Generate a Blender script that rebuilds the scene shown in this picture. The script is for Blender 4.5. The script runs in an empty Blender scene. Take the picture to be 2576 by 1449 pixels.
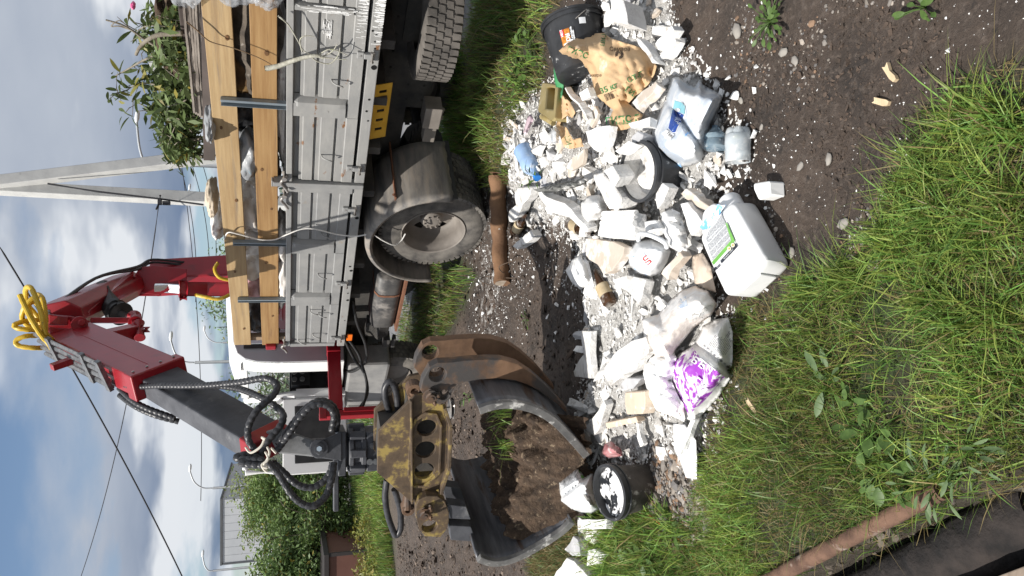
import bpy, bmesh, math, random
import numpy as np
from mathutils import Vector, Matrix, noise as mnoise
from mathutils.geometry import delaunay_2d_cdt
random.seed(7); np.random.seed(7); mnoise.seed_set(7)
SC = bpy.context.scene
COL = SC.collection
rad = math.radians

# ------------------------------------------------------------------ camera
FPX, PITCH, EYE = 1900.0, math.atan((1288 - 715) / 1900.0), 1.93
RT = np.array([1, 0, 0.]); FW = np.array([0, math.cos(PITCH), -math.sin(PITCH)]); UP = np.array([0, math.sin(PITCH), math.cos(PITCH)])
CAM = np.array([0, 0, EYE])
cd = bpy.data.cameras.new('camera'); cam = bpy.data.objects.new('camera', cd); COL.objects.link(cam)
cd.sensor_width = 36; cd.lens = 36 * FPX / 2576; cd.clip_start = 0.05; cd.clip_end = 3000
# the photograph was taken with the phone held upright and stored on its side
m3 = Matrix((tuple(-UP), tuple(RT), tuple(-FW))).transposed()
cam.matrix_world = Matrix.Translation(Vector(CAM)) @ m3.to_4x4()
SC.camera = cam
SC.render.engine = 'CYCLES'
SC.cycles.max_bounces = 6; SC.cycles.transparent_max_bounces = 12; SC.cycles.caustics_reflective = False; SC.cycles.caustics_refractive = False
SC.cycles.sample_clamp_indirect = 4
SC.cycles.use_denoising = True
SC.view_settings.view_transform = 'Standard'; SC.view_settings.look = 'None'; SC.view_settings.gamma = 1; SC.view_settings.use_curve_mapping = False
SC.view_settings.exposure = 0.3

# ------------------------------------------------------------------ sun and sky
SUN_EL, SUN_AZ = rad(56), rad(240)          # azimuth clockwise from +Y
to_sun = Vector((math.sin(SUN_AZ) * math.cos(SUN_EL), math.cos(SUN_AZ) * math.cos(SUN_EL), math.sin(SUN_EL)))
sl = bpy.data.lights.new('sun', 'SUN'); sl.energy = 5.0; sl.angle = rad(0.5); sl.color = (1, 0.955, 0.89)
so = bpy.data.objects.new('sun', sl); so.rotation_euler = to_sun.to_track_quat('Z', 'Y').to_euler(); so.location = (-20, -10, 30); COL.objects.link(so)
W = bpy.data.worlds.new('World'); SC.world = W; W.use_nodes = True
wn, wl = W.node_tree.nodes, W.node_tree.links; wn.clear()
def WN(t, **k):
    n = wn.new(t)
    for a, b in k.items(): setattr(n, a, b)
    return n
def wmath(op, a, b=None, c=None):
    n = WN('ShaderNodeMath', operation=op)
    for i, x in enumerate((a, b, c)):
        if x is None: continue
        if isinstance(x, (int, float)): n.inputs[i].default_value = x
        else: wl.new(x, n.inputs[i])
    return n.outputs[0]
wo = WN('ShaderNodeOutputWorld')
sky = WN('ShaderNodeTexSky', sky_type='NISHITA', sun_disc=False, sun_elevation=SUN_EL, sun_rotation=SUN_AZ, altitude=200, air_density=1.0, dust_density=0.6, ozone_density=1.5)
bs = WN('ShaderNodeBackground'); bs.inputs['Strength'].default_value = 0.09; wl.new(sky.outputs[0], bs.inputs['Color'])
tc = WN('ShaderNodeTexCoord'); sx = WN('ShaderNodeSeparateXYZ'); wl.new(tc.outputs['Generated'], sx.inputs[0])
zc = wmath('MAXIMUM', sx.outputs[2], 0.0)
den = wmath('ADD', zc, 0.16)
cv = WN('ShaderNodeCombineXYZ'); wl.new(wmath('DIVIDE', sx.outputs[0], den), cv.inputs[0]); wl.new(wmath('DIVIDE', sx.outputs[1], den), cv.inputs[1])
def wnoise(scale, detail, rough, off, dist=0.0):
    mp = WN('ShaderNodeMapping'); mp.inputs['Location'].default_value = off; wl.new(cv.outputs[0], mp.inputs[0])
    n = WN('ShaderNodeTexNoise'); n.inputs['Scale'].default_value = scale; n.inputs['Detail'].default_value = detail; n.inputs['Roughness'].default_value = rough
    n.inputs['Distortion'].default_value = dist; wl.new(mp.outputs[0], n.inputs['Vector']); return n.outputs[0]
def wramp(x, a, b):
    n = WN('ShaderNodeMapRange', interpolation_type='SMOOTHSTEP'); n.inputs['From Min'].default_value = a; n.inputs['From Max'].default_value = b
    wl.new(x, n.inputs['Value']); return n.outputs[0]
SKY_OFF = (3.1, 1.7, 0.0)
n1 = wnoise(0.95, 7, 0.5, SKY_OFF, 0.1)
n2 = wnoise(0.95, 5, 0.5, (8.3, 2.2, 4.0), 0.1)
n3 = wnoise(4.0, 5, 0.5, (1.3, 7.2, 2.0))
cover = wramp(n1, 0.40, 0.50)
shade = wmath('ADD', wmath('MULTIPLY', wramp(n2, 0.43, 0.57), 0.90), wmath('MULTIPLY', n3, 0.2))
up_ = wramp(sx.outputs[2], 0.09, 0.23)
shade = wmath('MINIMUM', wmath('ADD', shade, wmath('MULTIPLY', up_, 0.42)), 1.0)
cover = wmath('MINIMUM', wmath('ADD', wmath('MULTIPLY', cover, 0.93), wmath('MULTIPLY', wramp(n1, 0.30, 0.42), wmath('MULTIPLY', up_, 0.6))), 1.0)
cover = wmath('MAXIMUM', cover, wmath('MULTIPLY', wramp(zc, 0.075, 0.0), 0.75))
mixc = WN('ShaderNodeMix', data_type='RGBA'); wl.new(shade, mixc.inputs[0])
mixc.inputs[6].default_value = (0.10, 0.165, 0.29, 1); mixc.inputs[7].default_value = (0.74, 0.77, 0.81, 1)
bc = WN('ShaderNodeBackground'); wl.new(mixc.outputs[2], bc.inputs['Color']); bc.inputs['Strength'].default_value = 0.86
ms = WN('ShaderNodeMixShader'); wl.new(cover, ms.inputs[0]); wl.new(bs.outputs[0], ms.inputs[1]); wl.new(bc.outputs[0], ms.inputs[2]); wl.new(ms.outputs[0], wo.inputs[0])

# ------------------------------------------------------------------ reading points off the photograph
def ray(X, Y): return RT * ((724.5 - Y) / FPX) * 1.0 + FW - UP * ((X - 1288) / FPX)
def G(X, Y, z=0.0):
    d = ray(X, Y); return CAM + d * ((z - EYE) / d[2])
def PT(X, Y, y):
    d = ray(X, Y); return CAM + d * (y / d[1])
TA = rad(125); AX = np.array([math.cos(TA), math.sin(TA), 0]); AN = np.array([-math.sin(TA), math.cos(TA), 0])
W0 = np.array([0.5306, 7.2467, 0.0])
def S(X, Y, o=0.0):
    """truck coordinates (along, outward, up) of the point seen at X, Y in the upright plane o metres out from the bed side"""
    d = ray(X, Y); t = np.dot(W0 + AN * o - CAM, AN) / np.dot(d, AN); P = CAM + d * t
    return (float(np.dot(P - W0, AX)), o, float(P[2]))
def TW(s, o, z): return W0 + AX * s + AN * o + np.array([0, 0, z])

# ------------------------------------------------------------------ materials
MATS = {}
def lin(c): return (c[0], c[1], c[2], 1)
def M(name, c1, c2=None, scale=8, rough=0.7, metal=0.0, bump=0.0, bscale=None, c3=None, lo3=0.58, hi3=0.66, scale3=5, stretch=(1, 1, 1), trans=0.0, alpha=1.0, attr=None, coat=0.0, detail=6, wave=None, lo=0.35, hi=0.65, transl=0.0, ior=1.45, world=False, sss=0.0):
    if name in MATS: return MATS[name]
    m = bpy.data.materials.new(name); MATS[name] = m; m.use_nodes = True
    N, L = m.node_tree.nodes, m.node_tree.links
    b = N['Principled BSDF']; b.inputs['Roughness'].default_value = rough; b.inputs['Metallic'].default_value = metal; b.inputs['IOR'].default_value = ior
    b.inputs['Transmission Weight'].default_value = trans; b.inputs['Alpha'].default_value = alpha; b.inputs['Coat Weight'].default_value = coat
    if sss: b.inputs['Subsurface Weight'].default_value = sss; b.inputs['Subsurface Radius'].default_value = (0.02, 0.02, 0.02)
    tcn = N.new('ShaderNodeTexCoord'); mp = N.new('ShaderNodeMapping'); mp.inputs['Scale'].default_value = stretch
    if world:
        g = N.new('ShaderNodeNewGeometry'); L.new(g.outputs['Position'], mp.inputs[0])
    else: L.new(tcn.outputs['Object'], mp.inputs[0])
    def nz(sc, det=detail, r=0.6):
        n = N.new('ShaderNodeTexNoise'); n.inputs['Scale'].default_value = sc; n.inputs['Detail'].default_value = det; n.inputs['Roughness'].default_value = r
        L.new(mp.outputs[0], n.inputs['Vector']); return n.outputs[0]
    def mr(x, a, c):
        n = N.new('ShaderNodeMapRange'); n.inputs[1].default_value = a; n.inputs[2].default_value = c; L.new(x, n.inputs[0]); return n.outputs[0]
    def mix(f, a, c, mode='MIX'):
        n = N.new('ShaderNodeMix'); n.data_type = 'RGBA'; n.blend_type = mode
        if isinstance(f, float): n.inputs[0].default_value = f
        else: L.new(f, n.inputs[0])
        for i, x in ((6, a), (7, c)):
            if isinstance(x, tuple): n.inputs[i].default_value = x
            else: L.new(x, n.inputs[i])
        return n.outputs[2]
    col = lin(c1)
    if c2 is not None:
        if wave:
            wv = N.new('ShaderNodeTexWave'); wv.wave_type = 'BANDS'; wv.bands_direction = wave[0]; wv.inputs['Scale'].default_value = wave[1]
            wv.inputs['Distortion'].default_value = wave[2]; wv.inputs['Detail'].default_value = 3; wv.inputs['Detail Scale'].default_value = wave[3]
            L.new(mp.outputs[0], wv.inputs['Vector']); col = mix(mr(wv.outputs['Fac'], 0.1, 0.9), lin(c1), lin(c2))
        else: col = mix(mr(nz(scale), lo, hi), lin(c1), lin(c2))
    if attr:
        a = N.new('ShaderNodeAttribute'); a.attribute_name = attr
        col = mix(1.0, col, a.outputs['Color'], 'MULTIPLY')
    if c3 is not None:
        col = mix(mr(nz(scale3, 8, 0.65), lo3, hi3), col, lin(c3))
    if isinstance(col, tuple): b.inputs['Base Color'].default_value = col
    else: L.new(col, b.inputs['Base Color'])
    if bump:
        bn = N.new('ShaderNodeBump'); bn.inputs['Strength'].default_value = bump; bn.inputs['Distance'].default_value = 0.02
        L.new(nz(bscale or scale * 3), bn.inputs['Height']); L.new(bn.outputs[0], b.inputs['Normal'])
    if transl:
        t = N.new('ShaderNodeBsdfTranslucent'); x = N.new('ShaderNodeMixShader'); x.inputs[0].default_value = transl
        if isinstance(col, tuple): t.inputs[0].default_value = col
        else: L.new(col, t.inputs[0])
        L.new(b.outputs[0], x.inputs[1]); L.new(t.outputs[0], x.inputs[2]); L.new(x.outputs[0], N['Material Output'].inputs[0])
    return m

# ------------------------------------------------------------------ building helpers
MWI = {}       # object name -> inverse of the matrix its meshes live in
def tag(o, label=None, cat=None, group=None, kind=None):
    if label: o['label'] = label
    if cat:
        o['category'] = cat
        if not kind and o.parent is None: o['kind'] = 'thing'
    if group: o['group'] = group
    if kind: o['kind'] = kind
    return o
def thing(name, label, cat, loc, rz=0.0, group=None, R=None):
    o = bpy.data.objects.new(name, None); COL.objects.link(o); o.empty_display_size = 0.1
    mw = Matrix.Translation(Vector(loc)) @ (R.to_4x4() if R else Matrix.Rotation(rz, 4, 'Z'))
    o.matrix_world = mw; o.location = mw.translation; o.rotation_euler = mw.to_euler(); MWI[o.name] = mw.inverted()
    return tag(o, label, cat, group)
def basis(d, up=(0, 0, 1)):
    d = Vector(d).normalized(); up = Vector(up)
    r = d.cross(up)
    if r.length < 1e-4: r = d.cross(Vector((0, 1, 0)))
    r.normalize(); return r, r.cross(d).normalized(), d
class MB:
    def __init__(s): s.v = []; s.f = []; s.m = []; s.c = None
    def add(s, vs, fs, mi=0):
        k = len(s.v); s.v += [tuple(float(q) for q in p) for p in vs]; s.f += [tuple(i + k for i in f) for f in fs]; s.m += [mi] * len(fs); return s
    def box(s, c, d, R=None, mi=0):
        x, y, z = d[0] / 2, d[1] / 2, d[2] / 2
        vs = [Vector(p) for p in ((-x, -y, -z), (x, -y, -z), (x, y, -z), (-x, y, -z), (-x, -y, z), (x, -y, z), (x, y, z), (-x, y, z))]
        if R: vs = [R @ p for p in vs]
        c = Vector(c)
        return s.add([p + c for p in vs], [(0, 3, 2, 1), (4, 5, 6, 7), (0, 1, 5, 4), (1, 2, 6, 5), (2, 3, 7, 6), (3, 0, 4, 7)], mi)
    def bx(s, x0, x1, y0, y1, z0, z1, mi=0): return s.box(((x0 + x1) / 2, (y0 + y1) / 2, (z0 + z1) / 2), (abs(x1 - x0), abs(y1 - y0), abs(z1 - z0)), None, mi)
    def loft(s, rings, cap=True, closed=True, mi=0):
        n = len(rings[0]); vs = [p for r in rings for p in r]; fs = []
        for i in range(len(rings) - 1):
            for j in range(n if closed else n - 1):
                a, b = i * n + j, i * n + (j + 1) % n
                fs.append((a, b, b + n, a + n))
        if cap and closed: fs += [tuple(reversed(range(n))), tuple((len(rings) - 1) * n + j for j in range(n))]
        return s.add(vs, fs, mi)
    def tube(s, pts, r, n=8, cap=True, mi=0):
        pts = [Vector(p) for p in pts]; rs = r if isinstance(r, (list, tuple)) else [r] * len(pts); rings = []; pr = None
        for i, p in enumerate(pts):
            d = (pts[min(i + 1, len(pts) - 1)] - pts[max(i - 1, 0)])
            if d.length < 1e-9: d = Vector((0, 0, 1))
            d.normalize()
            if pr is None: a, b, _ = basis(d)
            else:
                a = pr - d * pr.dot(d)
                if a.length < 1e-5: a = basis(d)[0]
                a.normalize(); b = d.cross(a)
            pr = a
            rings.append([p + (a * math.cos(2 * math.pi * k / n) + b * math.sin(2 * math.pi * k / n)) * rs[i] for k in range(n)])
        return s.loft(rings, cap, True, mi)
    def cyl(s, p, q, r, n=16, r2=None, mi=0): return s.tube([p, q], [r, r2 if r2 is not None else r], n, True, mi)
    def rev(s, prof, n=32, c=(0, 0, 0), axis=(0, 0, 1), mi=0, cap=False, sx=1.0):
        a, b, d = basis(axis); c = Vector(c); rings = []
        for (r, z) in prof: rings.append([c + d * z + (a * math.cos(2 * math.pi * k / n) * sx + b * math.sin(2 * math.pi * k / n)) * r for k in range(n)])
        return s.loft(rings, cap, True, mi)
    def prism(s, poly, fn, t0, t1, mi=0):
        """polygon of 2D points swept from t0 to t1, fn(a, b, t) -> point"""
        n = len(poly); s.add([fn(a, b, t0) for a, b in poly] + [fn(a, b, t1) for a, b in poly], [tuple(range(n)), tuple(reversed(range(n, 2 * n)))] + [(i + n, (i + 1) % n + n, (i + 1) % n, i) for i in range(n)], mi)
        return s
    def beam(s, p0, p1, prof, up=(0, 0, 1), k1=1.0, mi=0):
        p0, p1 = Vector(p0), Vector(p1); r, u, d = basis(p1 - p0, up)
        return s.loft([[p0 + r * a + u * b for a, b in prof], [p1 + r * a * k1 + u * b * k1 for a, b in prof]], True, True, mi)
    def build(s, name, mats, parent=None, smooth=0, bevel=0.0, local=False, tags=None, label=None, kind=None, solid=0.0, seg=2, sub=0, fixn=True):
        me = bpy.data.meshes.new(name); V = [Vector(p) for p in s.v]; org = None
        if parent is not None:
            inv = MWI[parent.name]
            if not local: V = [inv @ p for p in V]
        else:
            a = np.array(s.v); org = Vector(((a[:, 0].min() + a[:, 0].max()) / 2, (a[:, 1].min() + a[:, 1].max()) / 2, a[:, 2].min())); V = [p - org for p in V]
        me.from_pydata([tuple(p) for p in V], [], s.f)
        if not isinstance(mats, (list, tuple)): mats = [mats]
        for m in mats: me.materials.append(m)
        if len(mats) > 1: me.polygons.foreach_set('material_index', s.m)
        if fixn:
            b = bmesh.new(); b.from_mesh(me); bmesh.ops.recalc_face_normals(b, faces=b.faces); b.to_mesh(me); b.free()
        if s.c is not None:
            ca = me.color_attributes.new('Col', 'FLOAT_COLOR', 'POINT'); arr = np.ones((len(s.v), 4), np.float32); arr[:, :3] = np.array(s.c, np.float32); ca.data.foreach_set('color', arr.ravel())
        if smooth:
            me.polygons.foreach_set('use_smooth', [True] * len(me.polygons)); me.set_sharp_from_angle(angle=rad(smooth))
        o = bpy.data.objects.new(name, me); COL.objects.link(o)
        if parent is not None: o.parent = parent; MWI[o.name] = MWI[parent.name]
        else: o.location = org; MWI[o.name] = Matrix.Translation(org).inverted()
        if solid: md = o.modifiers.new('thickness', 'SOLIDIFY'); md.thickness = solid; md.offset = 0
        if bevel: md = o.modifiers.new('edge', 'BEVEL'); md.width = bevel; md.segments = seg; md.limit_method = 'ANGLE'; md.angle_limit = rad(40)
        if sub: md = o.modifiers.new('sub', 'SUBSURF'); md.levels = md.render_levels = sub
        if tags: tag(o, *tags)
        if label: o['label'] = label
        if kind: o['kind'] = kind
        return o
def smooth_path(pts, k=8):
    P = [Vector(p) for p in pts]; out = []
    for i in range(len(P) - 1):
        a, b, c, d = P[max(i - 1, 0)], P[i], P[i + 1], P[min(i + 2, len(P) - 1)]
        for j in range(k):
            t = j / k; out.append(0.5 * ((2 * b) + (c - a) * t + (2 * a - 5 * b + 4 * c - d) * t * t + (3 * b - a - 3 * c + d) * t ** 3))
    out.append(P[-1]); return out
def text_geo(body, size, bold=0.0):
    cu = bpy.data.curves.new('lettering', 'FONT'); cu.body = body; cu.size = size; cu.align_x = 'CENTER'; cu.align_y = 'CENTER'; cu.resolution_u = 2; cu.offset = bold
    o = bpy.data.objects.new('lettering', cu); COL.objects.link(o)
    me = bpy.data.meshes.new_from_object(o.evaluated_get(bpy.context.evaluated_depsgraph_get()))
    v = [tuple(q.co[:2]) for q in me.vertices]; f = [tuple(p.vertices) for p in me.polygons]
    bpy.data.objects.remove(o); bpy.data.curves.remove(cu); bpy.data.meshes.remove(me)
    return v, f
def dup(o, parent=None, loc=None, label=None, group=None, rot=None, scale=None):
    c = o.copy(); COL.objects.link(c); MWI[c.name] = MWI.get(o.name)
    if parent is not None: c.parent = parent
    if loc is not None: c.location = loc
    if rot is not None: c.rotation_euler = rot
    if scale is not None: c.scale = scale
    if label: c['label'] = label
    if group: c['group'] = group
    return c
# ------------------------------------------------------------------ ground
def gpoly(pts): return np.array([G(X, Y)[:2] for X, Y in pts])
def sdist(P, poly):
    """signed distance (positive inside) of points P (n,2) to a polygon"""
    d = np.full(len(P), 1e9); ins = np.zeros(len(P), bool); n = len(poly)
    for i in range(n):
        a, b = poly[i], poly[(i + 1) % n]; e = b - a; w = P - a
        t = np.clip((w @ e) / max(e @ e, 1e-12), 0, 1); d = np.minimum(d, np.hypot(*(w - t[:, None] * e).T))
        c = ((a[1] > P[:, 1]) != (b[1] > P[:, 1])) & (P[:, 0] < (b[0] - a[0]) * (P[:, 1] - a[1]) / (b[1] - a[1] + 1e-15) + a[0]); ins ^= c
    return np.where(ins, d, -d)
def vnoise(P, sc, seed=0):
    """smooth value noise in numpy"""
    q = P * sc + seed * 17.31; i = np.floor(q).astype(np.int64); f = q - i; f = f * f * (3 - 2 * f)
    def h(a, b):
        n = (a * 374761393 + b * 668265263 + seed * 1013904223) & 0xffffffff; n = ((n ^ (n >> 13)) * 1274126177) & 0xffffffff
        return ((n ^ (n >> 16)) & 0xffff) / 65535.0
    a, b = i[:, 0], i[:, 1]
    return (h(a, b) * (1 - f[:, 0]) + h(a + 1, b) * f[:, 0]) * (1 - f[:, 1]) + (h(a, b + 1) * (1 - f[:, 0]) + h(a + 1, b + 1) * f[:, 0]) * f[:, 1]
def fbm(P, sc, o=4, seed=0): return sum(vnoise(P, sc * 2 ** k, seed + k) * 0.5 ** (k + 1) for k in range(o))
sstep = lambda x, a, b: (lambda t: t * t * (3 - 2 * t))(np.clip((x - a) / (b - a), 0, 1))
PILE = gpoly([(1285, 320), (1290, 470), (1340, 560), (1440, 600), (1480, 740), (1475, 900), (1460, 1040), (1490, 1150), (1600, 1160), (1660, 1110), (1770, 1200), (1800, 1030), (1835, 930), (1835, 800), (1795, 760), (1790, 560), (1800, 470), (1880, 410), (1790, 230), (1700, 110), (1660, -60), (1500, -60), (1530, 80), (1430, 190), (1350, 225)])
POWD = gpoly([(1262, 930), (1195, 900), (1185, 560), (1230, 330), (1380, 180), (1500, -80), (1740, -80), (1830, 230), (1905, 400), (1830, 500), (1850, 800), (1850, 950), (1830, 1060), (1790, 1240), (1500, 1330), (1480, 1150), (1470, 900), (1440, 640), (1300, 600)])
PIT = gpoly([(1905, 1470), (2120, 1360), (2345, 1255), (2480, 1225), (2700, 1200), (2700, 1600), (1905, 1600)])
GRASS = dict(
    front=gpoly([(2700, 200), (2560, 190), (2470, 225), (2410, 275), (2330, 330), (2300, 430), (2230, 560), (2150, 650), (2010, 700), (1990, 770), (1880, 790), (1850, 870), (1835, 1010), (1775, 1200), (1750, 1270), (1760, 1330), (1720, 1460), (1900, 1460), (2120, 1350), (2340, 1245), (2480, 1215), (2700, 1190)]),
    fringe=gpoly([(1225, -60), (1185, 120), (1170, 250), (1165, 460), (1225, 470), (1290, 440), (1300, 340), (1345, 235), (1372, 180), (1372, 40), (1425, -60)]),
    verge=gpoly([(985, 690), (1010, 830), (1010, 900), (1100, 890), (1170, 770), (1205, 690), (1150, 640)]),
    bank=gpoly([(905, 1160), (905, 1460), (1000, 1460), (985, 1330), (965, 1180), (1010, 1000), (1020, 860), (980, 860), (960, 1000), (935, 1160)]),
    weeds=gpoly([(1505, 1300), (1490, 1460), (1500, 1800), (1800, 1800), (1760, 1460), (1740, 1330), (1650, 1280), (1560, 1290)]),
    far=gpoly([(880, 300), (893, 1600), (905, 1600), (935, 1160), (950, 600), (940, 300)]),
)
def H(P):
    P = np.atleast_2d(np.asarray(P, float))[:, :2]
    near = 1 - sstep(np.hypot(P[:, 0], P[:, 1]), 14, 30)
    z = ((fbm(P, 1.3, 4, 3) - 0.47) * 0.10 + (fbm(P, 9, 3, 5) - 0.44) * 0.045 + (vnoise(P, 15.0, 8) - .5) * 0.014) * near
    d = sdist(P, PILE); z = z + 0.16 * sstep(d, -0.05, 0.55) + np.where(d > 0, (fbm(P, 5, 3, 9) - 0.45) * 0.12, 0)
    z = z + 0.07 * sstep(sdist(P, GRASS['fringe']), -0.15, 0.4) + 0.04 * sstep(sdist(P, GRASS['front']), -0.1, 0.3)
    z = z - 0.45 * sstep(sdist(P, PIT), -0.02, 0.12)
    z = z + 0.9 * sstep(P[:, 1], 60, 400) * 0
    return z
def GH(X, Y, lift=0.0):
    z = 0.1
    for _ in range(14): p = G(X, Y, z); z = 0.5 * z + 0.5 * (float(H(p)[0]) + lift)
    return G(X, Y, z)
def axis(a0, a1, st, far0, far1):
    c = list(np.arange(a0, a1, st)); s = st; x = c[-1]
    while x < far1: s *= 1.22; x += s; c.append(x)
    s = st; x = c[0]; lo = []
    while x > far0: s *= 1.22; x -= s; lo.append(x)
    return np.array(lo[::-1] + c)
gx = axis(-3.6, 3.6, 0.028, -700, 700); gy = axis(1.0, 9.0, 0.028, -60, 1500)
GX, GY = np.meshgrid(gx, gy); P2 = np.stack([GX.ravel(), GY.ravel()], 1); GZ = H(P2)
me = bpy.data.meshes.new('ground'); nx, ny = len(gx), len(gy)
me.vertices.add(nx * ny); me.vertices.foreach_set('co', np.concatenate([P2, GZ[:, None]], 1).astype(np.float32).ravel())
ii = (np.arange(ny - 1)[:, None] * nx + np.arange(nx - 1)[None]).ravel(); q = np.stack([ii, ii + 1, ii + nx + 1, ii + nx], 1)
me.loops.add(q.size); me.loops.foreach_set('vertex_index', q.ravel().astype(np.int32)); me.polygons.add(len(q)); me.polygons.foreach_set('loop_start', np.arange(0, q.size, 4, dtype=np.int32))
me.update(calc_edges=True)
powd = sstep(sdist(P2, POWD), -0.25, 0.5) * 0.42 + 0.6 * sstep(sdist(P2, PILE), -0.12, 0.25)
grassm = np.maximum.reduce([sstep(sdist(P2, g), -0.12, 0.12) for g in GRASS.values()])
farm = sstep(P2[:, 1], 11, 16)
gcol = np.stack([powd, grassm, farm, np.ones(len(P2))], 1).astype(np.float32)
ca = me.color_attributes.new('Mask', 'FLOAT_COLOR', 'POINT'); ca.data.foreach_set('color', gcol.ravel())
me.polygons.foreach_set('use_smooth', [True] * len(me.polygons))
gm = bpy.data.materials.new('soil'); gm.use_nodes = True; N, L = gm.node_tree.nodes, gm.node_tree.links; b = N['Principled BSDF']; b.inputs['Roughness'].default_value = 0.78
geo = N.new('ShaderNodeNewGeometry'); at = N.new('ShaderNodeAttribute'); at.attribute_name = 'Mask'; sp = N.new('ShaderNodeSeparateColor'); L.new(at.outputs['Color'], sp.inputs[0])
def nz(sc, det=8, r=0.62):
    n = N.new('ShaderNodeTexNoise'); n.inputs['Scale'].default_value = sc; n.inputs['Detail'].default_value = det; n.inputs['Roughness'].default_value = r; L.new(geo.outputs['Position'], n.inputs['Vector']); return n.outputs[0]
def mr(x, a, c, lo=0.0, hi=1.0):
    n = N.new('ShaderNodeMapRange'); n.inputs[1].default_value = a; n.inputs[2].default_value = c; n.inputs[3].default_value = lo; n.inputs[4].default_value = hi; L.new(x, n.inputs[0]); return n.outputs[0]
def mx(f, a, c):
    n = N.new('ShaderNodeMix'); n.data_type = 'RGBA'
    L.new(f, n.inputs[0])
    for i, x in ((6, a), (7, c)):
        if isinstance(x, tuple): n.inputs[i].default_value = lin(x)
        else: L.new(x, n.inputs[i])
    return n.outputs[2]
def mt(op, a, c):
    n = N.new('ShaderNodeMath'); n.operation = op
    for i, x in enumerate((a, c)):
        if isinstance(x, float): n.inputs[i].default_value = x
        else: L.new(x, n.inputs[i])
    return n.outputs[0]
dirt = mx(mr(nz(2.2), 0.38, 0.62), (0.040, 0.030, 0.024), (0.092, 0.066, 0.050))
dirt = mx(mr(nz(38), 0.5, 0.7), dirt, (0.135, 0.105, 0.085))
dirt = mx(mr(nz(16), 0.6, 0.68), dirt, (0.028, 0.022, 0.019))
dirt = mx(mt('MULTIPLY', sp.outputs[2], 0.8), dirt, (0.115, 0.09, 0.07))
grs = mx(mr(nz(6), 0.4, 0.6), (0.045, 0.04, 0.022), (0.04, 0.06, 0.018))
c = mx(sp.outputs[1], dirt, grs)
pw = mt('GREATER_THAN', mt('ADD', mt('MULTIPLY', sp.outputs[0], 0.62), mt('MULTIPLY', nz(11, 10, 0.7), 0.9)), 0.78)
pws = mr(mt('ADD', mt('MULTIPLY', sp.outputs[0], 0.62), mt('MULTIPLY', nz(11, 10, 0.72), 0.9)), 0.72, 0.84)
white = mx(mr(nz(30), 0.35, 0.65), (0.40, 0.385, 0.36), (0.62, 0.61, 0.59))
c = mx(pws, c, white)
L.new(c, b.inputs['Base Color'])
bp = N.new('ShaderNodeBump'); bp.inputs['Strength'].default_value = 1.0; bp.inputs['Distance'].default_value = 0.045; L.new(nz(26, 10, 0.7), bp.inputs['Height']); L.new(bp.outputs[0], b.inputs['Normal'])
me.materials.append(gm); go = bpy.data.objects.new('ground', me); COL.objects.link(go); go['kind'] = 'structure'
# ------------------------------------------------------------------ road beside the truck
m_asph = M('asphalt', (0.10, 0.10, 0.11), (0.17, 0.17, 0.175), scale=3, rough=0.85, bump=0.4, bscale=60, c3=(0.22, 0.21, 0.19), lo3=0.5, hi3=0.7, scale3=1.2)
mb = MB(); sts = np.linspace(-14, 75, 70)
for o0 in (0,):
    vs = []
    for s_ in sts:
        for k in range(9):
            o_ = -1.95 - 4.6 * k / 8 + (0.12 * math.sin(s_ * 1.3) + 0.08 * math.sin(s_ * 3.1) if k in (0, 8) else 0); p = TW(s_, o_, 0); vs.append((p[0], p[1], float(H(p)[0]) + (0.035 if 0 < k < 8 else 0.004)))
    fs = [(i * 9 + j, i * 9 + j + 1, i * 9 + j + 10, i * 9 + j + 9) for i in range(len(sts) - 1) for j in range(8)]
    mb.add(vs, fs)
road = mb.build('road', m_asph, smooth=40); road['kind'] = 'structure'

# ------------------------------------------------------------------ flatbed truck
m_grey = M('grey_paint', (0.235, 0.237, 0.235), (0.30, 0.298, 0.29), scale=5, rough=0.45, bump=0.08, bscale=30, c3=(0.28, 0.24, 0.20), lo3=0.62, hi3=0.74, scale3=9)
m_greyw = M('grey_paint_rusty', (0.26, 0.26, 0.255), (0.325, 0.32, 0.305), scale=6, rough=0.5, bump=0.08, bscale=30, c3=(0.20, 0.095, 0.04), lo3=0.625, hi3=0.68, scale3=8, stretch=(0.7, 1, 1.5))
m_splash = M('white_splash', (0.80, 0.80, 0.79), rough=0.5)
m_galv = M('stake_steel', (0.20, 0.24, 0.27), (0.27, 0.31, 0.34), scale=7, rough=0.4, metal=0.3)
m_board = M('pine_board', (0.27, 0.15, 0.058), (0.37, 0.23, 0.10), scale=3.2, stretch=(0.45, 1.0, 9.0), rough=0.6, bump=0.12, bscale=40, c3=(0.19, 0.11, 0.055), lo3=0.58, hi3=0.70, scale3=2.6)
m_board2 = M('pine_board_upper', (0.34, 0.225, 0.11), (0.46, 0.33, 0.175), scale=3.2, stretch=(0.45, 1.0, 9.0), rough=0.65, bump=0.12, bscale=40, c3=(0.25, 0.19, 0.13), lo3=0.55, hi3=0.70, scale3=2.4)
m_dark = M('chassis_dirt', (0.035, 0.034, 0.034), (0.075, 0.068, 0.06), scale=6, rough=0.85, bump=0.2, bscale=25)
m_rub = M('tyre_rubber', (0.06, 0.056, 0.053), (0.18, 0.165, 0.145), scale=7, rough=0.85, bump=0.15, bscale=60, c3=(0.20, 0.175, 0.15), lo3=0.55, hi3=0.75, scale3=4)
m_rubs = M('tyre_tread_dusty', (0.07, 0.064, 0.058), (0.15, 0.135, 0.12), scale=5, rough=0.9, bump=0.1, bscale=50)
m_rim = M('wheel_rim', (0.16, 0.142, 0.125), (0.235, 0.21, 0.185), scale=5, rough=0.65, bump=0.05, c3=(0.10, 0.08, 0.065), lo3=0.66, hi3=0.72, scale3=8)
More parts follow.
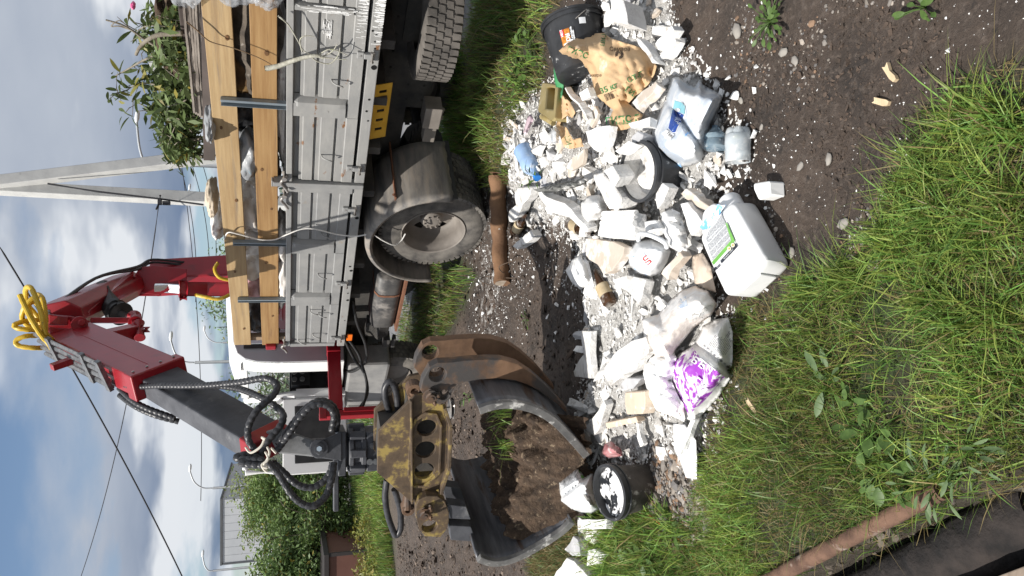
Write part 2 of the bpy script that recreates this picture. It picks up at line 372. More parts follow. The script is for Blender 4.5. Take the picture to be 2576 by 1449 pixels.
m_fend = M('mudguard_plastic', (0.10, 0.097, 0.095), (0.27, 0.245, 0.215), scale=4, stretch=(2.2, 0.4, 2.2), rough=0.6, bump=0.12, bscale=20, c3=(0.27, 0.23, 0.19), lo3=0.50, hi3=0.70, scale3=5)
m_rust = M('rusty_strap', (0.13, 0.055, 0.03), (0.20, 0.09, 0.05), scale=20, rough=0.9, bump=0.2)
m_white = M('cab_paint', (0.78, 0.78, 0.77), (0.82, 0.82, 0.81), scale=3, rough=0.3, coat=0.3, c3=(0.55, 0.53, 0.50), lo3=0.68, hi3=0.8, scale3=6)
m_cab_shade = M('cab_back_shade_grey', (0.42, 0.425, 0.44), (0.47, 0.475, 0.49), scale=3, rough=0.55, c3=(0.30, 0.29, 0.28), lo3=0.66, hi3=0.8, scale3=8)  # back wall of the white cab, its shade put into the grey
m_trim = M('black_trim', (0.015, 0.015, 0.016), (0.03, 0.03, 0.03), scale=9, rough=0.55)
m_glass = M('window_glass', (0.92, 0.95, 0.96), rough=0.03, trans=0.0, alpha=0.16)
m_red = M('red_paint', (0.25, 0.006, 0.013), (0.30, 0.009, 0.018), scale=4, rough=0.38, coat=0.2, bump=0.03, c3=(0.15, 0.018, 0.02), lo3=0.56, hi3=0.76, scale3=5)
m_yel = M('yellow_panel', (0.50, 0.27, 0.02), (0.60, 0.34, 0.035), scale=6, rough=0.55)
m_orange = M('orange_lens', (0.8, 0.16, 0.01), rough=0.3)
m_bolt = M('bolt_steel', (0.28, 0.26, 0.24), (0.40, 0.38, 0.36), scale=30, rough=0.5, metal=0.6)

truck = thing('flatbed_truck', 'white cab flatbed truck with grey drop sides and two raw boards along the side', 'truck', W0, TA)
def P_(*a, **k): return MB(*a, **k)
def lb(name, mats, mb, parent=truck, **k): return mb.build(name, mats, parent, local=True, **k)
# side panels: a pressed sheet profile run along the bed, between pressed ribs
prof = [(0.0, 1.372), (0.0, 1.455), (-0.006, 1.462), (-0.006, 1.522), (-0.036, 1.527), (-0.036, 1.538), (-0.008, 1.546), (-0.008, 1.648), (-0.014, 1.655), (-0.014, 1.682), (-0.036, 1.687), (-0.036, 1.698), (-0.010, 1.706), (-0.010, 1.785), (-0.018, 1.792), (-0.018, 1.812), (-0.05, 1.822), (-0.05, 1.862)]
bays = [(-2.95, -2.42), (-2.36, -1.60), (-1.41, -0.675), (-0.53, 0.14), (0.34, 1.02), (1.24, 2.02)]
for a, c in bays:
    mb = P_(); rings = []
    for s_ in (a, c): rings.append([(s_, o, z) for o, z in prof] + [(s_, o - 0.035, z) for o, z in reversed(prof)])
    mb.loft(rings); lb('side_panel', m_greyw if c < -0.6 else m_grey, mb)
ribp = [(-0.045, 1.46), (0.012, 1.475), (0.018, 1.52), (0.018, 1.83), (0.0, 1.862), (-0.045, 1.865)]
for a, c in [(-2.418, -2.362), (-1.598, -1.412), (0.142, 0.338), (1.022, 1.238)]:
    mb = P_(); w = c - a
    mb.loft([[(a + 0.001, -0.045, z) for o, z in ribp], [(a + w * .22, o, z) for o, z in ribp], [(a + w * .45, o, z) for o, z in ribp]], cap=False)
    mb.bx(a + w * .3, c - 0.001, -0.06, 0.010, 1.47, 1.862); mb.bx(a + w * .62, a + w * .70, 0.008, 0.0125, 1.6, 1.612, )
    lb('panel_rib', m_greyw if c < -0.6 else m_grey, mb, bevel=0.006)
for a, c in [(-2.419, -2.361), (-1.599, -1.411), (.141, .339), (1.021, 1.239)]:
    mb = P_(); mb.bx(a, c, -0.05, -0.002, 1.373, 1.4595); lb('bottom_rail', m_greyw if c < -0.6 else m_grey, mb)
for a, c in [(-2.95, -0.668), (-0.532, 2.06)]:
    mb = P_(); mb.bx(a, c, -0.05, 0.012, 1.8655, 1.915); lb('top_rail', m_greyw if c < 0 else m_grey, mb, bevel=0.006)
mb = P_(); mb.bx(2.022, 2.085, -0.05, 0.008, 1.372, 1.8645); lb('panel_rib', m_grey, mb, bevel=0.008)
mb = P_(); mb.bx(-0.665, -0.615, -0.06, 0.028, 1.266, 2.02); mb.bx(-0.613, -0.535, -0.06, 0.012, 1.352, 1.90); mb.bx(-0.675, -0.60, -0.03, 0.018, 2.0205, 2.035)
lb('side_post', m_grey, mb, bevel=0.006)
# floor rail with black discs standing in for the shade inside its bolt holes
mb = P_(); mb.bx(-2.95, -0.67, -0.10, 0.0, 1.262, 1.345); mb.bx(-0.61, 2.10, -0.10, 0.0, 1.262, 1.345); mb.bx(-0.669, -0.611, -0.10, -0.062, 1.262, 1.345)
rail = lb('floor_rail', m_greyw, mb, bevel=0.005)
m_hole_shade = M('bore_shade_black', (0.004, 0.004, 0.004), rough=1)
for k, (s_, z, r) in enumerate([(-2.25, 1.33, .009), (-2.22, 1.30, .009), (-2.16, 1.305, .008), (-2.1, 1.30, .008), (-1.93, 1.292, .022), (-1.62, 1.30, .01), (-1.5, 1.31, .01), (-1.4, 1.29, .008), (-0.83, 1.285, .02), (-0.2, 1.288, .018), (0.55, 1.30, .012), (0.62, 1.285, .016), (1.02, 1.29, .009), (1.15, 1.285, .016), (1.55, 1.29, .008)]):
    mb = P_(); mb.cyl((s_, -0.02, z), (s_, 0.002, z), r, 14); lb('bolt_hole_shade', m_hole_shade, mb)
# streaks of spilt whitewash
mb = P_(); rr = random.Random(3)
for k in range(150):
    s_ = -2.62 + abs(rr.gauss(0, 0.20)); z1 = rr.uniform(1.28, 1.34); h = rr.uniform(0.01, 0.07); w = rr.uniform(0.0015, 0.007)
    mb.bx(s_, s_ + w, -0.001, 0.0022 + k * 1e-5, max(1.262, z1 - h), z1)
for k in range(110):
    s_ = -2.58 + abs(rr.gauss(0, 0.17)); z1 = rr.uniform(1.385, 1.45); h = rr.uniform(0.01, 0.06); w = rr.uniform(0.0015, 0.006)
    mb.bx(s_, s_ + w, -0.001, 0.0022 + k * 1e-5, max(1.374, z1 - h), z1)
for k in range(70):
    s_ = -2.4 + rr.uniform(-.02, .035); z1 = rr.uniform(1.5, 1.84); w = rr.uniform(0.002, 0.006)
    mb.bx(s_, s_ + w, 0.005, 0.0122 + k * 1e-5, z1 - rr.uniform(0.01, 0.07), z1)
for k in range(60):
    s_ = -2.3 + rr.uniform(0, .12); z1 = rr.uniform(1.61, 1.67); mb.bx(s_, s_ + rr.uniform(0.01, 0.05), -0.01, -0.0018 + k * 1e-5, z1, z1 + rr.uniform(0.001, 0.004))
lb('paint_splash', m_splash, mb, kind='stuff')
# hinges, hooks
for s_ in (-2.04, -0.86, -0.33, 0.83, 1.90):
    mb = P_(); mb.bx(s_ - 0.03, s_ + 0.03, -0.01, 0.022, 1.375, 1.425); mb.bx(s_ - 0.022, s_ + 0.022, 0.0, 0.03, 1.30, 1.375); mb.bx(s_ - 0.05, s_ + 0.04, -0.01, 0.016, 1.27, 1.315)
    hg = lb('hinge', m_grey, mb, bevel=0.006)
    mb = P_(); mb.cyl((s_ - 0.05, 0.04, 1.318), (s_ + 0.035, 0.04, 1.318), 0.016, 12); lb('hinge_pin', m_bolt, mb, hg, smooth=40); mb = P_(); mb.cyl((s_, 0.0, 1.40), (s_, 0.026, 1.40), 0.008, 8); lb('bolt', m_bolt, mb, hg)
for s_, z in [(-1.78, 1.545), (-0.99, 1.59), (0.03, 1.55), (0.68, 1.56), (1.34, 1.62), (1.40, 1.53), (1.82, 1.58), (1.95, 1.73)]:
    mb = P_(); mb.tube(smooth_path([(s_, -0.01, z + 0.05), (s_, 0.03, z + 0.035), (s_ + 0.004, 0.05, z), (s_ + 0.012, 0.05, z - 0.03), (s_ + 0.03, 0.035, z - 0.035)], 4), 0.0065, 7)
    lb('rope_hook', m_greyw, mb, smooth=60)
# boards and stakes
def board(name, s0, s1, z0, z1, z0b, z1b, th, mat):
    mb = P_(); n = 24; rings = []
    for i in range(n + 1):
        t = i / n; s_ = s0 + (s1 - s0) * t; w = 0.006 * mnoise.noise(Vector((s_ * 0.9, z0 * 3, 0.2)))
        a, b = z0 + (z0b - z0) * t + w, z1 + (z1b - z1) * t + w * 0.7
        rings.append([(s_, -0.075 + w, a), (s_, -0.04 + w, a), (s_, -0.04 + w, b), (s_, -0.075 + w, b)])
    mb.loft(rings); return lb(name, mat, mb, bevel=0.004)
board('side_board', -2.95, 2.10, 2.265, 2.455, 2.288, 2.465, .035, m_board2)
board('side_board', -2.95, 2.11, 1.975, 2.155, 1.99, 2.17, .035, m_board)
m_knot = M('board_knot', (0.10, 0.05, 0.02), (0.18, 0.09, 0.035), scale=60, rough=.7)
for s_, z, r in ((-2.05, 2.31, .014), (-1.2, 2.40, .011), (-.35, 2.33, .013), (.7, 2.39, .012), (1.75, 2.35, .012), (-1.95, 2.05, .016), (-.75, 2.11, .012), (-.25, 2.04, .010), (.55, 2.10, .013), (1.5, 2.05, .011)):
    mb = P_(); mb.rev([(0, .0008), (r * .6, .0012), (r, .0)], 14, (s_, -.036, z), (0, 1, 0), sx=1.7); lb('knot', m_knot, mb)
for s_ in (-1.49, 0.215, 1.16):
    mb = P_(); k = 0.03 if s_ < 0 else 0.024
    mb.bx(s_ - k, s_ + k, -0.035, -0.031, 1.88, 2.385); mb.bx(s_ - k, s_ - k + 0.004, -0.031, 0.004, 1.88, 2.385); mb.bx(s_ + k - 0.004, s_ + k, -0.031, 0.004, 1.88, 2.385); mb.bx(s_ - k + .004, s_ - k + 0.02, 0.0, 0.004, 1.88, 2.385)
    lb('stake', m_galv, mb, bevel=0.002)
mb = P_(); mb.bx(2.0, 2.07, -0.14, -0.08, 1.92, 2.42); lb('corner_batten', M('old_batten', (0.22, 0.16, 0.11), (0.30, 0.23, 0.16), scale=6, rough=.85, stretch=(3, 3, .5)), mb, bevel=.004)
# toggle latches at the post and the front corner
for s_ in (-0.72, -0.50, 1.99):
    mb = P_(); mb.tube(smooth_path([(s_ - .03, 0.02, 1.90), (s_, 0.05, 1.945), (s_ + .05, 0.04, 1.955), (s_ + .10, 0.03, 1.93), (s_ + .15, .045, 1.90)], 5), 0.013, 8); mb.cyl((s_ - .02, -0.02, 1.93), (s_ - .02, 0.06, 1.93), 0.022, 12)
    lb('toggle_latch', m_bolt, mb, smooth=50)
# bed floor, far side, front wall
mb = P_(); mb.bx(-2.95, 2.09, -2.40, -0.102, 1.262, 1.36); lb('bed_floor', m_dark, mb)
mb = P_(); mb.bx(-2.95, 2.09, -2.44, -2.402, 1.262, 1.95); lb('far_side', m_dark, mb)
mb = P_(); mb.bx(2.05, 2.088, -2.40, -0.1, 1.362, 1.9); lb('headboard', m_dark, mb)
# chassis
mb = P_()
for o in (-0.78, -1.62): mb.bx(-2.75, 4.6, o - 0.04, o + 0.04, 0.86, 1.10)
for s_ in np.arange(-2.6, 2.3, 0.55): mb.bx(s_ - .04, s_ + .04, -2.36, -0.12, 1.14, 1.258)
mb.bx(-2.75, 2.1, -0.9, -0.7, 1.10, 1.16); mb.bx(-2.75, 2.1, -1.7, -1.5, 1.10, 1.16)
lb('chassis_frame', m_dark, mb, bevel=.005)
mb = P_(); mb.bx(-2.6, -0.95, -0.735, -0.70, 0.66, 1.12); mb.bx(-2.45, -1.7, -0.66, -0.64, 0.72, 1.0)
for s_ in np.arange(-2.4, -1.0, 0.17):
    for z in (0.74, 0.88, 1.05): mb.cyl((s_, -0.70, z), (s_, -0.685, z), 0.013, 8)
lb('frame_plate', m_dark, mb, bevel=.004)
mb = P_(); A_, B_ = [S(*q, -0.35) for q in ((1113, 30), (1250, 0))]
mb.bx(-2.70, -2.62, -2.1, -0.30, 0.62, 0.98); mb.bx(-2.64, -2.40, -0.38, -0.30, 0.60, 0.76)
lb('rear_bumper', M('bumper_beige', (0.33, 0.27, 0.21), (0.42, 0.36, 0.30), scale=4, rough=.7), mb, bevel=.01)
# wheels
def lathe_o(prof, c, n=64):
    """prof (radius, outward) about the axle"""
    mb = P_(); mb.loft([[(c[0] + r * math.cos(2 * math.pi * k / n), c[1] + o, c[2] + r * math.sin(2 * math.pi * k / n)) for k in range(n)] for r, o in prof], cap=False); return mb
tyre_prof = [(0.30, -0.02), (0.312, 0.0), (0.35, 0.012), (0.42, 0.014), (0.47, 0.004), (0.495, -0.006), (0.510, -0.02), (0.520, -0.06), (0.520, -0.22), (0.51, -0.26), (0.47, -0.285), (0.33, -0.285), (0.30, -0.26)]
def lugs(mb, c, R=0.516, o0=0.0, n=56, flat=False):
    for k in range(n):
        for row, (oa, ob, dk) in enumerate(((-0.075, -0.004, 0.0), (-0.136, -0.082, 0.5), (-0.196, -0.142, 0.0), (-0.272, -0.203, 0.5))):
            a = 2 * math.pi * (k + dk) / n; w = 0.74 * math.pi / n
            pts = []
            for r in (R - 0.025, R + 0.014):
                for (aa, oo) in ((a - w, oa), (a + w, oa + 0.006), (a + w + .012, ob), (a - w + .012, ob - 0.006)):
                    pts.append((r * math.cos(aa), oo + o0, r * math.sin(aa)))
            if flat: pts = [(c[0] + x, c[1] + z, c[2] + y) for x, y, z in pts]
            else: pts = [(c[0] + x, c[1] + y, c[2] + z) for x, y, z in pts]
            mb.add(pts, [(4, 5, 6, 7), (0, 1, 5, 4), (1, 2, 6, 5), (2, 3, 7, 6), (3, 0, 4, 7)])
wc = (0.02, -0.03, 0.535)
wheel = bpy.data.objects.new('wheel', None); COL.objects.link(wheel); wheel.parent = truck; MWI['wheel'] = MWI[truck.name]
mb = lathe_o(tyre_prof, wc); lugs(mb, wc); lb('tyre', m_rub, mb, wheel, smooth=35)
mb = lathe_o([(0.305, -0.03), (0.318, 0.006), (0.312, 0.014), (0.300, 0.006), (0.292, -0.03), (0.276, -0.048), (0.272, -0.12), (0.262, -0.19), (0.235, -0.222)], wc, 64)
n = 60
for k in range(n):
    a0, a1 = 2 * math.pi * k / n, 2 * math.pi * (k + 1) / n; ph = (k % 12)
    for (ra, rb, oa, ob, hole) in ((0.235, 0.225, -.222, -.226, 0), (0.225, 0.145, -.226, -.22, 1), (0.145, 0.10, -.22, -.21, 0), (0.10, 0.0, -.21, -.21, 0)):
        if hole and ph in (3, 4, 5, 6): continue
        mb.add([(wc[0] + r * math.cos(a), wc[1] + o, wc[2] + r * math.sin(a)) for r, a, o in ((ra, a0, oa), (ra, a1, oa), (rb, a1, ob), (rb, a0, ob))], [(0, 1, 2, 3)])
lb('rim', m_rim, mb, wheel, smooth=40, fixn=False)
mb = lathe_o([(0.112, -.21), (0.107, -.15), (0.092, -.135), (0.05, -.125), (0.0, -.125)], wc, 32)
for k in range(10):
    a = 2 * math.pi * k / 10; mb.cyl((wc[0] + .078 * math.cos(a), wc[1] - .14, wc[2] + .078 * math.sin(a)), (wc[0] + .078 * math.cos(a), wc[1] - .115, wc[2] + .078 * math.sin(a)), .011, 6)
lb('hub', m_rim, mb, wheel, smooth=40)
def cwheel(c, nm='wheel'):
    w = bpy.data.objects.new(nm, None); COL.objects.link(w); w.parent = truck; MWI[w.name] = MWI[truck.name]
    mb = lathe_o(tyre_prof, c, 48); lugs(mb, c, n=44); lb('tyre', m_rub, mb, w, smooth=35)
    mb = lathe_o([(0.268, -0.03), (0.25, -.1), (0.0, -.15)], c, 32); lb('rim', m_rim, mb, w, smooth=40)
cwheel((0.02, -0.36, 0.535)); cwheel((0.02, -2.08, 0.535)); cwheel((3.55, -0.35, 0.535)); cwheel((3.55, -1.95, 0.535))
# spare lying flat under the frame
sc_ = (-2.02, -0.62, 0.93)
mb = P_(); mb.loft([[(sc_[0] + r * math.cos(2 * math.pi * k / 64), sc_[1] + r * math.sin(2 * math.pi * k / 64), sc_[2] + o) for k in range(64)] for r, o in tyre_prof], cap=False); lugs(mb, sc_, flat=True, n=52)
lb('spare_tyre', m_rubs, mb, smooth=35)
# axle, springs, air fittings
mb = P_(); mb.cyl((0.02, -0.4, .535), (0.02, -2.0, .535), .09, 16); mb.rev([(0.0, -.2), (.2, -.15), (.24, 0), (.2, .15), (0, .2)], 20, (0.02, -1.2, .535), (1, 0, 0))
for k in range(5): mb.bx(-.75 + .06 * k, .75 - .06 * k, -.88, -.80, .62 + .025 * k, .642 + .025 * k)
lb('axle', m_dark, mb, smooth=40)
mb = P_(); q = S(1085, 283, -.45); mb.bx(q[0] - .10, q[0] + .13, -.55, -.38, q[2] - .08, q[2] + .07); mb.cyl((q[0] - .05, -.45, q[2] - .09), (q[0] + .06, -.45, q[2] - .09), .03, 10)
for k in range(4): mb.bx(q[0] + .14, q[0] + .32, -.52 + .03 * k, -.50 + .03 * k, q[2] - .07, q[2] + .04)
lb('spring_bracket', m_rim, mb, bevel=.006)
# yellow slotted panel under the floor rail
mb = P_(); cells = []
s0, s1, z0, z1 = -1.66, -1.08, 1.11, 1.258
def yl(s_, z): return (s_, -0.12 - (1.258 - z) * .35, z)
xs = [s0, -1.60, -1.57, -1.545, -1.50, -1.47, -1.445, -1.40, -1.37, -1.345, -1.30, -1.27, -1.245, -1.20, -1.17, -1.145, s1]
zs = [1.11, 1.15, 1.21, 1.258]
for i in range(len(xs) - 1):
    for j in range(3):
        if j == 1 and i % 3 == 1: continue
        a, b2, c_, d_ = xs[i], xs[i + 1], zs[j], zs[j + 1]
        mb.add([yl(a, c_), yl(b2, c_), yl(b2, d_), yl(a, d_)], [(0, 1, 2, 3)])
lb('slotted_panel', m_yel, mb, solid=.006)
# mudguard: an arc sheet over the wheel with a rolled lip
def arc_pt(a, R, o): return (wc[0] + R * math.cos(a), o, wc[2] + R * math.sin(a))
Rm = 0.655; angs = [rad(a) for a in np.linspace(-6, 186, 44)]
def mgo(a): return Rm * (1.0 + 0.0 * a)
mb = P_(); rings = []
for a in angs:
    R = Rm
    rings.append([arc_pt(a, R - .055, 0.105), arc_pt(a, R - .03, 0.118), arc_pt(a, R, 0.10), arc_pt(a, R + .008, 0.06)] + [arc_pt(a, R + .008 - .006 * (j % 2), 0.06 - .66 * j / 8) for j in range(1, 9)])
vs = [p for r in rings for p in r]; k = len(rings[0]); mb.add(vs, [(i * k + j, i * k + j + 1, i * k + k + j + 1, i * k + k + j) for i in range(len(rings) - 1) for j in range(k - 1)])
fend = lb('mudguard', m_fend, mb, smooth=50, solid=.008)
mb = P_(); a = rad(186); mb.box((wc[0] - Rm, -0.25, wc[2] - .085), (.012, .74, .045)); lb('flap_strip', m_trim, mb, fend, bevel=.004)
a = rad(140); q0, q1 = arc_pt(a, Rm + .02, 0.02), arc_pt(a, Rm + .02, -0.68); mb = P_(); mb.beam(q0, q1, [(-.03, -.006), (.03, -.006), (.03, .006), (-.03, .006)], up=(0, 0, 1)); mb.cyl(arc_pt(a, Rm - .01, -.02), arc_pt(a, Rm + .05, -.02), .012, 8); lb('strap', m_rust, mb, fend)
# tanks
mb = P_(); oo = -.22
prof = [(-.17, .98), (.10, .98), (.155, .94), (.165, .88), (.165, .78), (.15, .72), (.09, .69), (-.10, .70), (-.17, .74)]
mb.loft([[(s_, oo - .05 + a * k, (b - .84) * k + .84) for a, b in prof] for s_, k in ((.93, .86), (.95, 1), (1.88, 1), (1.90, .86))]); tank = lb('fuel_tank', M('tank_dusty', (0.045, 0.045, 0.047), (0.11, 0.105, 0.10), scale=5, rough=.5, c3=(.26, .24, .22), lo3=.56, hi3=.7, scale3=4, bump=.08), mb, smooth=50)
mb = P_(); mb.loft([[(s_, oo - .05 + a * 1.04, (b - .84) * 1.04 + .84) for a, b in prof] for s_ in (1.22, 1.25)]); mb.bx(.90, 1.93, oo - .23, oo + .14, .665, .69); lb('tank_strap', m_rust, mb, tank)
mb = P_()
for k in range(9): mb.tube([(1.93 + .03 * k, oo, .96), (1.94 + .03 * k, oo + .08, .86), (1.93 + .03 * k, oo + .03, .74)], .014, 6)
mb.bx(1.93, 2.22, oo - .1, oo + .02, .74, 1.0); mb.bx(2.26, 2.42, oo - .08, oo + .06, .70, .78); mb.bx(2.3, 2.5, oo - .05, oo + .02, .62, .66)
lb('bracket_rack', m_dark, mb, bevel=.004)
mb = P_(); mb.bx(1.86, 1.99, -.02, .0, 1.18, 1.245); lb('side_marker_lamp', m_orange, mb, bevel=.008)
# hydraulic pipes by the outrigger
mb = P_()
for q in ([(1.3, -.1, 1.22), (1.7, -.05, 1.14), (2.1, -.02, 1.02), (2.5, -.02, .98), (2.9, -.1, 1.1), (3.2, -.3, 1.2)], [(2.05, -.1, 1.24), (2.25, .0, 1.10), (2.45, .08, 1.03), (2.55, .3, .98), (2.5, .6, 1.06), (2.46, .70, 1.2)], [(2.1, -.1, 1.26), (2.4, .0, 1.13), (2.7, .06, .98), (2.75, .3, .96), (2.55, .6, 1.10), (2.5, .68, 1.16)]): mb.tube(smooth_path(q, 6), .017, 8)
lb('brake_hose', m_trim, mb, smooth=60)
mb = P_(); mb.bx(2.08, 2.16, -.20, .0, 2.02, 2.13); mb.bx(2.10, 2.14, -.12, -.06, 1.9, 2.02); lb('control_box', m_red, mb, bevel=.01)
# ---- cab
mb = P_()
z0, zr = 1.22, 2.50
def cabring(s_, k=0.0, top=zr, side=-.15):
    pts = [(side, z0), (side, 2.0), (side - .02 - k * .3, 2.25), (side - .06 - k, top - .12), (side - .14 - k, top - .03), (side - .30 - k, top + .02)]
    return [(s_, o, z) for o, z in pts] + [(s_, -1.25, top + .09)] + [(s_, -2.5 - o, z) for o, z in reversed(pts)]
# back wall
r = cabring(2.70); mb.loft([r, cabring(2.72)]); 
mb.bx(2.685, 2.70, -.62, -.60, 1.35, 2.2); mb.bx(2.685, 2.70, -1.4, -.75, 1.40, 1.42); mb.bx(2.685, 2.70, -1.4, -.75, 1.95, 1.97)
body = lb('cab_back', m_cab_shade, mb, bevel=.01)
mb = P_(); mb.bx(2.684, 2.692, -1.05, -.34, 2.02, 2.40); lb('rear_window', m_trim, mb, bevel=.004)
mb = P_(); mb.bx(2.676, 2.683, -.97, -.40, 2.06, 2.36); lb('pane', M('rear_pane', (.55, .6, .65), (.7, .75, .8), scale=2, rough=.15), mb, bevel=.03)
# shell: sides with door opening
mb = P_(); side = -.15
def wallp(s0, s1, z0, z1, th=.07): mb.bx(s0, s1, side - th, side, z0, z1)
mb.loft([cabring(2.725), cabring(2.76, -.012), cabring(2.96, -.012)], cap=False)          # rear pillar hoop
mb.loft([[p for p in cabring(s_, k, t)[3:10]] for s_, k, t in ((2.72, 0, zr), (2.80, -.01, zr + .05), (3.2, -.01, zr + .07), (3.75, .02, zr + .03), (4.02, .08, zr - .07))], cap=False, closed=False)
mb.bx(2.96, 3.62, side - .10, side, z0, 1.32); mb.bx(2.96, 3.70, side - .14, side - .05, 2.37, 2.46)
mb.tube([(3.60, side - .03, 1.32), (3.62, side - .03, 1.8), (3.70, side - .04, 2.05), (3.90, side - .12, 2.42)], .05, 8)      # front pillar
mb.bx(3.60, 4.15, side - .10, side, 1.15, 1.78); mb.bx(4.10, 4.16, -2.34, side - .01, 1.15, 1.80)
mb.bx(2.725, 4.16, -2.36, -2.32, z0, 1.75); mb.tube([(3.6, -2.33, 1.7), (3.92, -2.25, 2.42)], .045, 8); mb.bx(2.725, 3.0, -2.36, -2.31, 1.75, 2.42)
lb('cab_shell', m_white, mb, smooth=40, solid=.0)
mb = P_(); mb.bx(2.74, 4.12, -2.30, -.26, z0 + .005, 1.28); mb.bx(3.72, 4.08, -2.25, -.28, 1.285, 1.86); mb.bx(3.62, 3.72, -1.1, -.32, 1.6, 1.84)
mb.tube([(3.45 + .04 * math.sin(t), -.72 + .19 * math.cos(t), 1.9 + .19 * math.sin(t)) for t in np.linspace(0, 2 * math.pi, 25)], .014, 8, cap=False)
lb('dashboard', m_trim, mb, bevel=.02)
mb = P_()
for k in range(4): mb.cyl((3.615, -.40 - .11 * (k % 2), 1.80 - .10 * (k // 2)), (3.60, -.40 - .11 * (k % 2), 1.80 - .10 * (k // 2)), .035, 14)
mb.cyl((3.61, -.6, 1.66), (3.59, -.6, 1.66), .025, 12); lb('gauge', M('gauge_rim', (.2, .2, .2), rough=.3, metal=.5), mb)
mb = P_(); mb.bx(2.80, 3.25, -1.0, -.32, 1.32, 1.55); mb.bx(2.76, 2.90, -1.0, -.32, 1.55, 2.15); lb('seat', m_trim, mb, bevel=.05)
mb = P_(); mb.bx(3.05, 3.62, -2.33, -2.30, 1.36, 2.35); lb('far_door_lining', m_white, mb, bevel=.02)
mb = P_(); mb.add([(3.72, -.28, 1.86), (3.72, -2.2, 1.86), (3.93, -2.12, 2.42), (3.93, -.36, 2.42)], [(0, 1, 2, 3)]); lb('windscreen', m_glass, mb)
# wheel arch and step under the cab
mb = P_(); mb.bx(2.9, 4.15, -.5, -.18, .62, 1.16); mb.bx(4.0, 4.35, -2.3, -.15, .5, 1.12); lb('cab_step', M('step_grey', (.20, .20, .20), (.30, .295, .285), scale=5, rough=.7), mb, bevel=.04)
# open door, swung forward about its front hinge
dv = Vector((3.98, .78, 0)) - Vector((3.66, -.13, 0)); dl = dv.length; dv.normalize(); dn = Vector((-dv.y, dv.x, 0))
def dp(t, u, z): p = Vector((3.66, -.13, 0)) + dv * (t * dl) + dn * u; return (p.x, p.y, z)
mb = P_()
outer = [(0.0, 1.16), (1.0, 1.12), (1.0, 1.95), (.97, 2.36), (.88, 2.42), (.30, 2.36), (.0, 1.95)]
mb.prism([(a, z) for a, z in outer[:3]] + [(0.0, 1.95)], lambda a, z, t: dp(a, t, z), -.02, .045)
for (a0, z0_), (a1, z1_) in (((0.0, 1.95), (.30, 2.37)), ((.30, 2.37), (.90, 2.40)), ((.93, 2.40), (.96, 1.95))): mb.tube([dp(a0, .01, z0_), dp(a1, .01, z1_)], .04, 8)
door = lb('door', m_white, mb, bevel=.012)
mb = P_(); mb.prism([(.10, 1.25), (.86, 1.22), (.86, 1.80), (.10, 1.80)], lambda a, z, t: dp(a, t, z), .046, .06); lb('door_lining', m_trim, mb, door, bevel=.02)
mb = P_(); mb.prism([(.955, 1.50), (1.006, 1.50), (1.006, 1.62), (.955, 1.62)], lambda a, z, t: dp(a, t, z), -.03, .03); lb('door_latch', m_bolt, mb, door, bevel=.004)
mb = P_(); mb.add([dp(.04, .01, 1.96), dp(.95, .01, 1.96), dp(.93, .01, 2.38), dp(.32, .01, 2.36)], [(0, 1, 2, 3)]); lb('door_glass', m_glass, mb, door)
mb = P_(); mb.box((4.05, -.02, 2.58), (.08, .16, .12)); mb.tube([(3.95, -.12, 2.44), (4.05, -.05, 2.56)], .015, 6); lb('wing_mirror', m_trim, mb, bevel=.03)
# ---- outrigger (part of the truck's own underframe)
mb = P_(); mb.bx(2.38, 2.52, -1.9, -.10, 1.28, 1.44); lb('outrigger_housing', m_red, mb, bevel=.01)
mb = P_(); mb.bx(2.395, 2.505, -.098, .66, 1.285, 1.435); mb.bx(2.40, 2.50, .52, .56, 1.435, 1.46)
for o in (.18, .32): mb.cyl((2.394, o, 1.345), (2.3925, o, 1.345), .011, 10)
lb('outrigger_beam', m_red, mb, bevel=.008)
mb = P_(); mb.bx(2.40, 2.50, .665, .745, 0.55, 1.55); mb.bx(2.375, 2.40, .63, .78, 1.47, 1.55); mb.bx(2.385, 2.40, .64, .70, .7, 1.28)
leg = lb('outrigger_leg', m_red, mb, bevel=.012)
mb = P_(); mb.cyl((2.45, .70, 0.04), (2.45, .70, .56), .035, 14); mb.cyl((2.45, .70, 0.0), (2.45, .70, .04), .12, 20); lb('foot', m_bolt, mb, leg, smooth=40)
# ------------------------------------------------------------------ loader crane behind the cab
m_maroon = m_red
m_blk = M('black_steel', (0.045, 0.047, 0.055), (0.085, 0.088, 0.098), scale=6, rough=0.55, bump=0.1, bscale=40, c3=(0.16, 0.16, 0.165), lo3=0.60, hi3=0.75, scale3=8)
m_hose = M('black_hose', (0.018, 0.019, 0.022), (0.05, 0.05, 0.055), scale=25, rough=0.4)
m_yhose = M('yellow_hose', (0.55, 0.36, 0.02), (0.62, 0.43, 0.05), scale=12, rough=0.45, c3=(0.2, 0.13, 0.03), lo3=0.62, hi3=0.7, scale3=20)
m_chrome = M('chrome_rod', (0.75, 0.76, 0.78), rough=0.12, metal=1.0)
m_pipe = M('steel_pipe', (0.10, 0.105, 0.115), (0.2, 0.205, 0.21), scale=30, rough=0.4, metal=0.4)
m_greymetal = M('worn_grey_steel', (0.17, 0.175, 0.18), (0.30, 0.305, 0.31), scale=7, rough=0.5, metal=0.2, c3=(0.07, 0.07, 0.075), lo3=0.55, hi3=0.7, scale3=5)
crane = thing('loader_crane', 'red folding loader crane behind the cab with black telescopic arm reaching left', 'crane', TW(2.35, -1.2, 1.26))
def CB(name, mats, mb, parent=crane, **k): return mb.build(name, mats, parent, **k)
def rect(w, h): return [(-w / 2, -h / 2), (w / 2, -h / 2), (w / 2, h / 2), (-w / 2, h / 2)]
